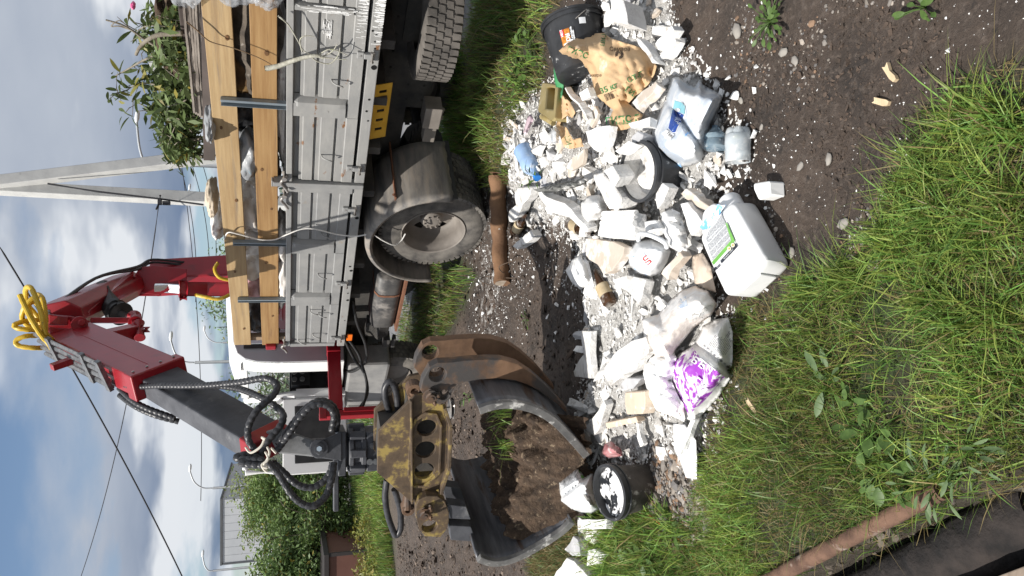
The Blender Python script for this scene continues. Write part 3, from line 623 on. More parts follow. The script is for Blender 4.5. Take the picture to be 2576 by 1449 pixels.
def hexp(w, h): return [(-w / 2, -h * .18), (-w * .18, -h / 2), (w * .18, -h / 2), (w / 2, -h * .18), (w / 2, h / 2), (-w / 2, h / 2)]
mb = P_(); mb.beam(TW(2.35, -1.2, 1.262), TW(2.35, -1.2, 2.2), rect(.5, .5)); mb.beam(TW(2.36, -1.26, 2.2), PT(385, 700, 10.05), rect(.30, .38), up=AX); CB('column', m_red, mb, bevel=.02)
mb = P_(); mb.tube([PT(590, 728, 9.6), PT(452, 727, 9.55)], .085, 20); mb.tube([PT(470, 727, 9.56), PT(450, 727, 9.54)], .10, 20); mb.tube([PT(470, 750, 9.5), PT(452, 751, 9.5)], .03, 8); lift = CB('lift_cylinder', m_red, mb, smooth=40)
mb = P_(); mb.tube([PT(455, 727, 9.55), PT(392, 724, 9.6)], .057, 18); CB('piston_rod', m_chrome, mb, lift, smooth=40)
# knuckle plates between column and first boom
mb = P_()
for dy in (-.16, .16):
    out = [(470, 676), (385, 668), (352, 672), (340, 690), (300, 694), (290, 716), (330, 735), (400, 742), (470, 712)]
    mb.prism(out, lambda a, b, t: PT(a, b, 9.75 + t), dy - .02, dy + .02)
mb.prism([(400, 680), (330, 700), (330, 745), (404, 745), (420, 700)], lambda a, b, t: PT(a, b, 9.75 + t), -.13, .13)
CB('knuckle_plate', m_red, mb, bevel=.006)
# first boom
b0, b1 = PT(330, 716, 9.7), PT(158, 800, 7.6)
mb = P_(); mb.beam(b0, b1, hexp(.30, .34), up=(-.3, -.3, 1)); first = CB('first_boom', m_red, mb, bevel=.012)
mb = P_()
mb.beam(PT(330, 692, 9.4), PT(215, 792, 7.7), rect(.06, .055)); mb.tube([PT(326, 688, 9.4), PT(334, 700, 9.4)], .05, 10)
CB('boom_stay', m_red, mb, bevel=.006)
mb = P_(); mb.tube([PT(262, 728, 8.9), PT(285, 775, 8.1), PT(300, 786, 8.0)], [.10, .10, .10], 20); mb.tube([PT(292, 782, 8.05), PT(306, 790, 7.98)], .115, 20); cyl2 = CB('boom_cylinder', m_trim, mb, smooth=40)
mb = P_(); mb.tube([PT(300, 786, 8.0), PT(342, 806, 7.7)], .035, 14); CB('piston_rod', m_chrome, mb, cyl2, smooth=40)
mb = P_(); mb.beam(PT(228, 806, 7.6), PT(346, 806, 7.65), rect(.05, .06)); mb.tube([PT(338, 796, 7.75), PT(340, 812, 7.6)], .065, 14); mb.tube([PT(350, 812, 7.55), PT(352, 850, 7.4)], .05, 14); mb.beam(PT(342, 800, 7.7), PT(350, 842, 7.45), rect(.09, .09)); CB('link_bar', m_red, mb, bevel=.006)
mb = P_(); mb.beam(PT(262, 852, 7.3), PT(342, 834, 7.5), rect(.13, .12)); mb.tube([PT(350, 830, 7.5), PT(372, 829, 7.5)], .03, 10); mb.tube([PT(369, 822, 7.5), PT(369, 836, 7.5)], .035, 10); CB('link_arm', m_red, mb, bevel=.008)
# elbow
mb = P_(); mb.prism([(122, 790), (178, 795), (225, 806), (235, 822), (228, 845), (150, 838), (118, 835)], lambda a, b, t: PT(a, b, 7.45 + t), -.17, .17); mb.prism([(122, 790), (172, 797), (172, 818), (122, 818)], lambda a, b, t: PT(a, b, 7.26 + t), -.05, .0)
mb.prism([(122, 822), (232, 832), (258, 845), (232, 848), (125, 845)], lambda a, b, t: PT(a, b, 7.22 + t), -.06, .0); mb.cyl(PT(200, 818, 7.3), PT(200, 816, 7.15), .07, 16)
for a, b_ in ((205, 812), (238, 838)): mb.cyl(PT(a, b_, 7.28), PT(a, b_, 7.12), .03, 12)
CB('elbow', m_red, mb, bevel=.01)
# second boom: red outer box, black inner box, red tip
e0, e1 = PT(178, 850, 7.2), PT(402, 952, 5.95)
upv = (-.30, -.58, .75)
mb = P_(); mb.beam(e0, e1, rect(.17, .36), up=upv); sec = CB('second_boom', m_red, mb, bevel=.01)
q = Vector(e1) - Vector(e0); q.normalize(); mb = P_(); mb.beam(Vector(e1) - q * .10, Vector(e1) + q * .02, rect(.20, .40), up=upv); CB('boom_collar', m_red, mb, sec, bevel=.01)
mb = P_(); f0, f1 = Vector(e1) - q * .3, Vector(PT(660, 1108, 5.02)); mb.beam(f0, f1, rect(.15, .27), up=upv); CB('inner_boom', m_blk, mb, bevel=.012)
d = (f1 - Vector(e1)).normalized()
mb = P_(); mb.beam(f1 - d * .03, f1 + d * .10, rect(.16, .285), up=upv); CB('boom_tip', m_red, mb, bevel=.01)
r_, u_, d_ = basis(q, upv)
for sd in (-1, 1):
    mb = P_(); mb.beam(Vector(e0) + r_ * .086 * sd + q * .1, Vector(e1) + r_ * .086 * sd - q * .12, rect(.004, .014), up=u_); CB('weld_seam', m_red, mb, sec, bevel=.001)
    for uu in (-.15, -.05, .05, .15): mb = P_(); p = Vector(e1) - q * .045 + u_ * uu; mb.cyl(p + r_ * .099 * sd, p + r_ * .108 * sd, .011, 6); CB('bolt', m_bolt, mb, sec)
# rigid pipes along the boom
for k in range(4):
    off = u_ * (.205 + .012 * k) + r_ * (.07 - .062 * k)
    p0, p1 = Vector(e0) + off - q * .02, Vector(e0) + off + (Vector(e1) - Vector(e0)) * .78
    mb = P_(); mb.tube([p0, p1], .017, 10); CB('steel_pipe', m_pipe, mb, smooth=50)
for t in (.18, .58, .76):
    p = Vector(e0) + (Vector(e1) - Vector(e0)) * t; mb = P_(); mb.beam(p + r_ * .10 + u_ * .21, p - r_ * .15 + u_ * .25, rect(.035, .06), up=q); CB('pipe_clamp', m_pipe, mb, bevel=.004)
mb = P_(); p = Vector(e0) + (Vector(e1) - Vector(e0)) * .36 + u_ * .20; mb.beam(p, p + u_ * .16, rect(.05, .07), up=q); CB('mounting_lug', m_red, mb, bevel=.005)
def hose(name, mat, pts, r, pitch=0.030, parent=crane, ridge=.13, n=10):
    P = smooth_path(pts, 14); L_ = [0.0]
    for i in range(1, len(P)): L_.append(L_[-1] + (P[i] - P[i - 1]).length)
    tot = L_[-1]; m = max(8, int(tot / pitch * 4)); out = []; rs = []; j = 0
    for i in range(m + 1):
        s_ = tot * i / m
        while j < len(P) - 2 and L_[j + 1] < s_: j += 1
        t = (s_ - L_[j]) / max(L_[j + 1] - L_[j], 1e-9); out.append(P[j].lerp(P[j + 1], t)); rs.append(r * (1 + ridge * (1, 1, 1, -1)[i % 4]))
    mb = P_(); mb.tube(out, rs, n); return mb.build(name, mat, parent, smooth=35)
h2 = lambda zx, zy, y: PT(zx / 2, 724.5 + zy / 2, y)
h3 = lambda zx, zy, y: PT(20.1 + zx / 3.177, 603.7 + zy / 3.177, y)
YH = [[h3(275, 765, 7.2), h3(150, 768, 7.1), h3(75, 795, 7.1), h3(62, 825, 7.1), h3(100, 850, 7.1), h3(200, 862, 7.1), h3(305, 862, 7.2)],
      [h3(275, 640, 7.3), h3(160, 645, 7.2), h3(60, 672, 7.1), h3(62, 700, 7.1), h3(150, 716, 7.1), h3(290, 722, 7.2)],
      [h3(375, 815, 7.0), h3(300, 740, 6.9), h3(270, 600, 6.9), h3(225, 470, 6.95), h3(185, 385, 7.0), h3(150, 380, 7.1), h3(140, 430, 7.2), h3(160, 520, 7.3), h3(240, 620, 7.3), h3(270, 690, 7.3)],
      [h3(370, 845, 7.0), h3(290, 790, 6.9), h3(200, 660, 6.85), h3(140, 540, 6.9), h3(95, 440, 6.95)],
      [h3(370, 870, 7.0), h3(305, 760, 6.95), h3(300, 620, 7.0), h3(280, 480, 7.1), h3(245, 437, 7.2), h3(225, 445, 7.25)],
      [h3(365, 890, 7.0), h3(320, 820, 6.9), h3(235, 700, 7.0), h3(180, 600, 7.1), h3(165, 520, 7.15), h3(215, 495, 7.2), h3(265, 560, 7.25), h3(310, 650, 7.3)],
      [h3(270, 705, 7.3), h3(170, 690, 7.2), h3(120, 640, 7.2), h3(115, 590, 7.15), h3(150, 510, 7.1), h3(210, 460, 7.1)]]
YH += [[PT(548, 662, 9.4), PT(540, 678, 9.35), PT(552, 698, 9.35), PT(585, 706, 9.4)], [PT(492, 742, 9.4), PT(520, 748, 9.35), PT(552, 752, 9.35), PT(585, 738, 9.4)]]
mb = P_()
for d_ in (0, 7): mb.tube(smooth_path([PT(470, 668 - d_, 9.9), PT(385, 660 - d_, 9.8), PT(345, 678 - d_, 9.5), PT(240, 700, 8.7), PT(122, 790 - d_, 7.6)], 6), .016, 6)
CB('boom_cable', m_hose, mb, smooth=50)
for p in YH: hose('yellow_hose', m_yhose, p, .020, .06, ridge=.05, n=10)
BH = [[h2(600, 460, 6.2), h2(650, 495, 6.0), h2(800, 492, 5.7), h2(1000, 492, 5.4), h2(1200, 475, 5.1), h2(1330, 455, 4.95), h2(1392, 485, 4.9), h2(1378, 535, 4.85), h2(1290, 620, 4.8), h2(1250, 700, 4.8), h2(1252, 770, 4.8), h2(1290, 822, 4.8)],
      [h2(602, 482, 6.2), h2(690, 520, 6.0), h2(900, 490, 5.7), h2(1150, 498, 5.3), h2(1290, 540, 5.0), h2(1410, 615, 4.85), h2(1418, 680, 4.8), h2(1345, 775, 4.78), h2(1312, 842, 4.8)],
      [h2(602, 505, 6.2), h2(660, 560, 6.0), h2(740, 605, 5.9), h2(880, 655, 5.85)], [h2(604, 540, 6.2), h2(680, 595, 6.0), h2(780, 640, 5.9), h2(900, 672, 5.9)],
      [h2(1330, 850, 4.8), h2(1240, 838, 4.8), h2(1185, 855, 4.8), h2(1250, 862, 4.75), h2(1330, 865, 4.72)], [h2(1340, 880, 4.8), h2(1260, 872, 4.75), h2(1205, 880, 4.75), h2(1270, 890, 4.72), h2(1340, 892, 4.7)],
      [h2(1395, 815, 4.8), h2(1450, 740, 4.75), h2(1510, 650, 4.72), h2(1580, 588, 4.7), h2(1650, 592, 4.7), h2(1680, 640, 4.72), h2(1668, 720, 4.75)],
      [h2(1400, 790, 4.9), h2(1460, 700, 4.88), h2(1540, 605, 4.85), h2(1610, 568, 4.82), h2(1670, 590, 4.82), h2(1697, 650, 4.85), h2(1690, 715, 4.9)],
      [h2(1340, 870, 4.7), h2(1400, 935, 4.68), h2(1460, 1030, 4.65), h2(1520, 1085, 4.65), h2(1580, 1095, 4.65), h2(1640, 1045, 4.68), h2(1668, 960, 4.7), h2(1680, 880, 4.75)],
      [h2(1370, 872, 4.85), h2(1430, 930, 4.85), h2(1500, 990, 4.85), h2(1570, 1003, 4.85), h2(1630, 970, 4.85), h2(1662, 925, 4.85), h2(1672, 880, 4.85)]]
for p in BH: hose('black_hose', m_hose, p, .0205, .036, ridge=.08)
m_twine = M('white_twine', (0.62, 0.58, 0.50), rough=.9)
for k, p in enumerate([[h2(1235, 800, 4.7), h2(1262, 828, 4.68), h2(1310, 800, 4.66), h2(1328, 765, 4.66), h2(1318, 752, 4.66), h2(1335, 760, 4.65)], [h2(1345, 800, 4.66), h2(1356, 830, 4.64), h2(1340, 870, 4.64), h2(1318, 890, 4.64), h2(1330, 915, 4.63), h2(1345, 925, 4.63)], [h2(1335, 825, 4.66), h2(1350, 860, 4.63), h2(1330, 885, 4.63), h2(1345, 905, 4.62), h2(1322, 900, 4.62)], [h2(1365, 805, 4.7), h2(1390, 832, 4.68)]]):
    mb = P_(); mb.tube(smooth_path(p, 8), .0075, 7); tag(mb.build('twine', m_twine, smooth=50), ['loose end of white twine lashing the upper black hoses', 'white twine knotted round the hose bundle at the boom tip', 'doubled white twine knot hanging at the boom tip', 'short stray end of white twine beside the hose knot'][k], 'twine', 'twine tied round the crane hoses')
# tip link and rotator
mb = P_(); mb.prism([(668, 1085), (700, 1075), (800, 1110), (830, 1122), (830, 1142), (800, 1150), (700, 1140)], lambda a, b, t: PT(a, b, 5.0 + t), -.07, .07); CB('tip_link', m_greymetal, mb, bevel=.01)
mb = P_()
c = PT(803, 1129, 4.86)
for y in (4.84, 5.02): mb.prism([(780, 1120), (784, 1112), (795, 1105), (812, 1105), (860, 1085), (860, 1160), (812, 1153), (795, 1153), (784, 1146), (780, 1138)], lambda a, b, t: PT(a, b, y + t), 0, .05)
mb.cyl(PT(803, 1129, 4.84), PT(803, 1129, 4.80), .058, 24); mb.cyl(PT(803, 1129, 4.80), PT(803, 1129, 4.775), .04, 6)
mb.bx(c[0] - .03, c[0] + .03, 4.88, 5.06, c[2] - .05, c[2] + .05)
hd = CB('swivel_head', m_blk, mb, bevel=.006, kind=None)
mb = P_(); mb.cyl(PT(803, 1129, 4.776), PT(803, 1129, 4.755), .017, 6); CB('pivot_bolt', m_chrome, mb, hd)
cx, cy = PT(880, 1130, 4.98)[:2]; zz = lambda X: float(PT(X, 1130, 4.98)[2])
mb = P_(); mb.box((cx, cy, zz(857)), (.28, .26, .05)); mb.rev([(0, zz(875)), (.10, zz(875)), (.12, zz(868)), (.12, zz(855)), (0, zz(855))], 28, (cx, cy, 0)); mb.rev([(0, zz(918)), (.145, zz(918)), (.145, zz(905)), (.125, zz(904)), (.125, zz(888)), (.145, zz(887)), (.145, zz(874)), (0, zz(874))], 28, (cx, cy, 0))
for k in range(8): a = k * math.pi / 4; mb.box((cx + .14 * math.cos(a), cy + .14 * math.sin(a), zz(896)), (.05, .05, .10), Matrix.Rotation(a, 3, 'Z'))
mb.box((cx, cy, zz(936)), (.25, .24, .095)); mb.box((cx + .02, cy - .1, zz(852)), (.03, .06, .03)); mb.box((cx - .19, cy, zz(845)), (.40, .05, .035))
rot = CB('rotator', m_blk, mb, bevel=.006, smooth=40)
for dx, dz in ((-.03, -.01), (-.03, .03), (.07, .01)):
    mb = P_(); mb.cyl((cx + dx - .03, cy - .12, zz(936) + dz), (cx + dx - .03, cy - .14, zz(936) + dz), .02, 14); CB('port_fitting', m_pipe, mb, rot)

# ------------------------------------------------------------------ clamshell grapple
m_gy = M('worn_yellow_steel', (0.06, 0.042, 0.028), (0.135, 0.092, 0.055), scale=9, rough=0.65, bump=0.12, bscale=45, c3=(0.29, 0.215, 0.065), lo3=0.53, hi3=0.62, scale3=9)
m_gr = M('rusty_arm_steel', (0.085, 0.048, 0.028), (0.17, 0.10, 0.06), scale=7, rough=0.65, bump=0.1, bscale=40, c3=(0.055, 0.05, 0.048), lo3=0.52, hi3=0.62, scale3=3)
m_shell = M('scraped_shell_steel', (0.06, 0.062, 0.07), (0.13, 0.133, 0.145), scale=6, stretch=(3, .5, 3), rough=0.42, metal=0.35, bump=0.12, bscale=22, c3=(0.055, 0.035, 0.025), lo3=0.54, hi3=0.62, scale3=2.5)
m_rimst = M('rim_steel', (0.10, 0.10, 0.10), (0.21, 0.205, 0.20), scale=11, rough=0.5, metal=0.2, c3=(0.55, 0.54, 0.52), lo3=0.56, hi3=0.62, scale3=8)
g0 = PT(1205, 1413, 4.6); g0[2] = 0; GA = np.array([0.43597, 0.89996, 0]); GRr = np.array([0.89996, -0.43597, 0])
grap = thing('grapple', 'rusty yellow hydraulic clamshell grapple hanging open from the crane over the rubble', 'grapple', g0, math.atan2(-0.43597, 0.89996))
def GRP(X, Y, k):
    d = ray(X, Y); P0 = g0 + GA * k; t = np.dot(P0 - CAM, GA) / np.dot(d, GA); P = CAM + d * t; return (float(np.dot(P - g0, GRr)), float(P[2]))
zg = lambda pts, k: [GRP(952.6 + a / 2.5725, 865.4 + b / 2.5725, k) for a, b in pts]
def gb(name, mats, mb, parent=grap, **k): return mb.build(name, mats, parent, local=True, **k)
def circ(c, r, n=20): return [(c[0] + r * math.cos(2 * math.pi * i / n), c[1] + r * math.sin(2 * math.pi * i / n)) for i in range(n)]
def plate(mb, outer, holes, fn, t0, t1):
    V = [Vector(p) for p in outer]; E = [(i, (i + 1) % len(outer)) for i in range(len(outer))]; loops = [list(range(len(outer)))]
    for h in holes:
        k = len(V); V += [Vector(p) for p in h]; E += [(k + i, k + (i + 1) % len(h)) for i in range(len(h))]; loops.append([k + i for i in range(len(h))])
    v, e, f, ov, oe, of = delaunay_2d_cdt(V, E, [], 1, 1e-6)
    hs = [(sum(p[0] for p in h) / len(h), sum(p[1] for p in h) / len(h), h) for h in holes]
    def inside(x, y, h):
        c = False
        for i in range(len(h)):
            a, b_ = h[i], h[(i + 1) % len(h)]
            if (a[1] > y) != (b_[1] > y) and x < (b_[0] - a[0]) * (y - a[1]) / (b_[1] - a[1]) + a[0]: c = not c
        return c
    f = [q for q in f if not any(inside(sum(v[i].x for i in q) / len(q), sum(v[i].y for i in q) / len(q), h) for _, _, h in hs)]
    n = len(v); assert n == len(V), (n, len(V))
    vs = [fn(p.x, p.y, t0) for p in v] + [fn(p.x, p.y, t1) for p in v]
    fs = [tuple(q) for q in f] + [tuple(i + n for i in reversed(q)) for q in f]
    inv = {}
    for i, l in enumerate(ov):
        for j in l: inv[j] = i
    for lp in loops:
        for i in range(len(lp)):
            a, b_ = inv[lp[i]], inv[lp[(i + 1) % len(lp)]]; fs.append((a, b_, b_ + n, a + n))
    return mb.add(vs, fs)
gf = lambda r, z, t: (r, t, z)
body_o = [(.53, 1.39), (.83, 1.40), (1.07, 1.20), (1.085, 1.12), (1.0, 1.03), (.86, .985), (.56, .965), (.37, 1.00), (.27, 1.10), (.28, 1.17)]
hl = [circ((.840, 1.112), .060), circ((.679, 1.107), .062), circ((.516, 1.100), .062)]
for k in (.28, .50):
    mb = P_(); plate(mb, body_o, hl, gf, k, k + .025); pl_ = gb('body_plate', m_gy, mb, bevel=.003)
    if k < .5:
        mb = P_(); ring = [(.44, 1.045), (.50, 1.0), (.86, 1.02), (.95, 1.06), (.965, 1.13), (.92, 1.19), (.85, 1.215), (.50, 1.205), (.40, 1.17), (.395, 1.10)]
        inn = [((r - .68) * .93 + .68, (z - 1.11) * .86 + 1.11) for r, z in ring]
        plate(mb, ring, [inn], gf, k - .016, k - .0005); gb('stiffener_ring', m_gy, mb, pl_, bevel=.003)
        mb = P_(); mb.beam((.29, k - .02, 1.165), (1.06, k - .02, 1.225), rect(.03, .012)); mb.beam((.36, k - .025, .99), (.57, k - .025, .955), rect(.05, .02)); mb.beam((.57, k - .025, .955), (.87, k - .025, .975), rect(.05, .02)); mb.beam((.87, k - .025, .975), (1.01, k - .025, 1.025), rect(.05, .02)); gb('edge_bar', m_gy, mb, pl_, bevel=.003)
mb = P_(); mb.bx(.40, .98, .42, .49, 1.0, 1.22); mb.bx(.54, .82, .306, .499, 1.25, 1.38)
for r, z in ((.84, 1.11), (.679, 1.107), (.516, 1.10)): pass
gb('body_core', m_dark, mb)
mb = P_(); plate(mb, circ((.679, 1.107), .03, 10), [], gf, .40, .44); gb('core_lug', m_rimst, mb)
# jaws
def jaw(name, sec, arm_prof, holes, wid, pins):
    j = bpy.data.objects.new(name, None); COL.objects.link(j); j.parent = grap; MWI[j.name] = MWI[grap.name]
    P = smooth_path([(r, 0, z) for r, z in sec], 6); mb = P_(); n = len(P); NA = 14; vs = []; 
    for i, p in enumerate(P):
        for k in range(NA + 1):
            a = .035 + (wid - .035) * k / NA; w = .006 * mnoise.noise(Vector((i * .35, a * 5, 3)))
            vs.append((p.x + w, a, p.z + w))
    mb.add(vs, [(i * (NA + 1) + k, i * (NA + 1) + k + 1, (i + 1) * (NA + 1) + k + 1, (i + 1) * (NA + 1) + k) for i in range(n - 1) for k in range(NA)])
    gb('shell', m_shell, mb, j, smooth=60, solid=.018)
    cen = Vector((sum(p.x for p in P) / n, 0, sum(p.z for p in P) / n)); sgn = 1 if P[n // 2].x > .68 else -1
    mb = P_(); rings = []
    for i, p in enumerate(P):
        t = (P[min(i + 1, n - 1)] - P[max(i - 1, 0)]).normalized(); nn = Vector((t.z, 0, -t.x)); nn = nn if nn.x * sgn < 0 else -nn
        q0, q1 = p - nn * .012, p + nn * .034
        rings.append([(q0.x, 0, q0.z), (q1.x, 0, q1.z), (q1.x, .034, q1.z), (q0.x, .034, q0.z)])
    mb.loft(rings); gb('rim_strip', m_rimst, mb, j, bevel=.003)
    for k in (.25, .50):
        mb = P_(); plate(mb, arm_prof, holes, gf, k - .03, k + .03); gb('jaw_arm', m_gr if sgn > 0 else m_gy, mb, j, bevel=.004)
    for (r, z, rad_, kk) in pins:
        mb = P_(); mb.cyl((r, kk - .035, z), (r, kk - .02, z), rad_, 22); mb.cyl((r, kk - .055, z), (r, kk - .035, z), rad_ * .62, 18); mb.cyl((r, kk - .06, z), (r, kk - .0555, z), rad_ * .3, 12); gb('pivot_pin', m_gr, mb, j, smooth=40)
    return j
RK = .22
arm_R = zg([(270, 300), (285, 230), (330, 150), (385, 122), (480, 118), (560, 108), (700, 100), (800, 102), (900, 130), (1000, 195), (1100, 285), (1215, 415), (1215, 445), (1150, 385), (1050, 310), (960, 262), (880, 235), (760, 222), (640, 232), (560, 246), (510, 262), (480, 300), (455, 360), (400, 392), (330, 375)], RK)
secR = [(1.15, .885), (1.178, .80), (1.180, .69), (1.136, .545), (1.045, .41), (.89, .26), (.775, .16)]
jaw('right_jaw'.replace('right_', ''), secR, arm_R, [circ(zg([(382, 198)], RK)[0], .05), circ(zg([(422, 330)], RK)[0], .035)], .66, [(*zg([(330, 322)], RK)[0], .045, .22), (*zg([(375, 305)], RK)[0], .016, .22), (*zg([(355, 360)], RK)[0], .014, .22)])
arm_L = zg([(240, 1050), (260, 1010), (310, 985), (380, 985), (430, 1020), (455, 1090), (455, 1150), (440, 1200), (400, 1250), (300, 1245), (262, 1200), (240, 1120)], RK)
secL = [(.005, .765), (-.04, .68), (-.05, .60), (-.025, .50), (.056, .36), (.16, .225), (.24, .165)]
jaw('jaw', secL, arm_L, [circ(zg([(330, 1180)], RK)[0], .05)], 1.05, [(*zg([(290, 1080)], RK)[0], .045, .22), (*zg([(330, 1040)], RK)[0], .016, .22), (*zg([(330, 1100)], RK)[0], .014, .22)])
for pl4 in ([(440, 1015), (560, 1030), (590, 1112), (460, 1105)], [(450, 1150), (590, 1158), (625, 1255), (460, 1245)]):
    for k in (.27, .45):
        mb = P_(); plate(mb, zg(pl4, .27), [], gf, k - .035, k + .035); gb('jaw_strut', m_blk, mb, bevel=.004)
for (c_, r) in (((228, 290), .048), ((188, 1060), .042)):
    q = zg([c_], .36)[0]; s_ = 1 if q[0] > .68 else -1
    mb = P_(); plate(mb, circ(q, r, 18), [circ(q, r * .45, 12)], gf, .33, .40); mb.beam((q[0], .37, q[1]), (q[0] - s_ * .12, .37, q[1] - .08), rect(.06, .07)); mb.cyl((q[0], .36, q[1]), (q[0] - s_ * .3, .45, q[1] + .02), .045, 14); gb('jaw_cylinder', m_gr, mb, bevel=.003)
for pts in ([(65, 430), (45, 360), (40, 290), (65, 245), (98, 262), (118, 340), (125, 440)], [(55, 870), (42, 980), (55, 1090), (90, 1200), (115, 1238), (142, 1190), (140, 1080), (115, 980), (100, 940)]):
    mb = P_(); mb.tube(smooth_path([(r, .5, z) for r, z in zg(pts, .5)], 8), .021, 10); gb('jaw_hose', m_hose, mb, smooth=50)
# soil held in the jaws
m_root = M('rooty_soil', (0.032, 0.021, 0.014), (0.085, 0.055, 0.035), scale=14, rough=0.95, bump=0.9, bscale=40, c3=(0.2, 0.15, 0.10), lo3=0.58, hi3=0.66, scale3=30)
mb = P_(); n = 80; vs = []
for i in range(n + 1):
    for k in range(n + 1):
        u, v = i / n, k / n; r = .02 + 1.0 * u; a = .05 + .97 * v
        e = abs(2 * u - 1.12); z = .34 + .25 * math.exp(-((u - .60) / .30) ** 2) * sstep(v, .02, .55) + .16 * e ** 2 - .24 * (1 - sstep(v, .0, .14))
        z = float(z) + (.11 * mnoise.fractal(Vector((r * 6, a * 6, 1)), .8, 2.1, 7))
        vs.append(tuple(g0 + GRr * r + GA * a + np.array([0, 0, z])))
mb.add(vs, [(i * (n + 1) + k, i * (n + 1) + k + 1, (i + 1) * (n + 1) + k + 1, (i + 1) * (n + 1) + k) for i in range(n) for k in range(n)])
o = mb.build('soil', m_root, tags=('dark rooty soil heaped inside the open grapple jaws', 'soil'), smooth=60)
# ------------------------------------------------------------------ far surroundings
m_conc = M('pole_concrete', (0.50, 0.50, 0.49), (0.62, 0.62, 0.60), scale=3, rough=0.85, bump=0.15, bscale=30, c3=(0.38, 0.38, 0.37), lo3=0.62, hi3=0.72, scale3=4)
m_lamp = M('lamp_galvanised', (0.42, 0.44, 0.46), (0.52, 0.54, 0.56), scale=2, rough=0.5, metal=0.2)
m_wire = M('cable_black', (0.02, 0.02, 0.025), rough=0.7)
def T3(p): return Vector([float(q) for q in p])
yp = 16.5
pole = thing('utility_pole', 'white concrete A-frame utility pole standing behind the truck bed', 'pole', (float(PT(700, 440, yp)[0]), yp, 0))
for (Xt, Yt, Xb, Yb, w, dy) in ((-60, 466, 512, 396, .235, 0.0), (-60, 470, 552, 503, .235, .12)):
    a, b_ = T3(PT(Xt, Yt, yp + dy)), T3(PT(Xb, Yb, yp + dy)); b_ = a + (b_ - a) * ((a.z + .2) / (a.z - b_.z))
    mb = P_(); mb.beam(b_, a, [(-w / 2, -.12), (w / 2, -.12), (w / 2, -.045), (w * .38, -.03), (w * .38, .03), (w / 2, .045), (w / 2, .12), (-w / 2, .12)], up=(0.35, -1, 0), k1=.93); mb.build('leg', m_conc, pole, bevel=.012)
p = T3(PT(402, 508, 16.2)); mb = P_(); mb.box(p, (.12, .10, .07)); mb.tube([p + Vector((.14, .05, .0)), p, p + Vector((-.16, -.1, .05))], .02, 8); mb.box(p + Vector((-.02, 0, -.12)), (.08, .08, .14)); mb.build('wire_bracket', m_wire, pole, bevel=.005)
mb = P_(); mb.tube([PT(120, 462, 16.35), PT(245, 482, 16.3), PT(400, 500, 16.25), PT(512, 515, 16.2)], .018, 6); mb.build('down_wire', m_wire, pole)
# street lamps: (pole pixel Y, pole top X, head X, head Y, distance, rot)
lamps = [(912, 490, 430, 845, 47, 'street lamp with curved arm rising just left of the crane and cab roof'), (410, 375, 345, 293, 37, 'street lamp with curved arm arching above the leafy branches on the truck'), (505, 435, 477, 470, 70, 'small distant street lamp between the two pole legs and the lumber'),
         (1228, 535, 478, 1177, 56, 'street lamp whose pole rises above the bushes beside the pale shed'), (1436, 535, 510, 1392, 62, 'street lamp at the frame edge beyond the far end of the pale shed'), (862, 560, 514, 826, 78, 'distant street lamp above the white cab roof')]
for (py, tx, hx, hy, y, lab) in lamps:
    top, head = T3(PT(tx, py, y)), T3(PT(hx, hy, y)); base = Vector((top.x, y, 0)); t = thing('street_lamp', lab, 'street lamp', base, 0, 'street lamps along the far road')
    mb = P_(); mb.tube([base, Vector((top.x, y, top.z))], [.13, .08], 10); mb.build('pole', m_lamp, t, smooth=40)
    dx = head.x - top.x; dz = head.z - top.z
    mb = P_(); mb.tube(smooth_path([top, top + Vector((dx * .05, 0, dz * .45)), top + Vector((dx * .35, 0, dz * .82)), head - Vector((dx * .12, 0, -.02))], 6), .05, 8); mb.build('arm', m_lamp, t, smooth=50)
    mb = P_(); mb.rev([(0, -.30), (.06, -.26), (.10, -.07), (.09, .17), (.03, .28), (0, .29)], 14, head, (dx, 0, -.12 * abs(dx)), sx=1.0); mb.build('lamp_head', M('lamp_white', (.75, .77, .78), rough=.4), t, smooth=60)
def wire(p, q, sag, r, lab):
    a, b_ = T3(p), T3(q); pts = [a.lerp(b_, t) - Vector((0, 0, sag * 4 * t * (1 - t))) for t in np.linspace(0, 1, 24)]
    mb = P_(); mb.tube(pts, r, 6); mb.build('overhead_wire', m_wire, tags=(lab, 'wire', 'overhead wires'))
wire(PT(-20, 590, 20), PT(470, 1475, 24), .15, .02, 'thick overhead wire falling from the crane elbow past the boom to the frame edge')
wire(PT(400, 510, 16.2), PT(195, 1475, 30), .25, .013, 'thin overhead wire running from the pole bracket behind the crane towards the left')
for k, (a, b_) in enumerate((((442, 380), (492, 760)), ((478, 400), (524, 740)), ((500, 385), (540, 700)), ((455, 400), (505, 1260)))):
    wire(PT(a[0], a[1], 60), PT(b_[0], b_[1], 60), .5, .028, ['uppermost of the far thin wires strung behind the pole legs', 'dark far wire strung behind the pole legs above the boards', 'lowest far wire just above the truck boards', 'longest far wire running from the pole to the pale shed'][k])
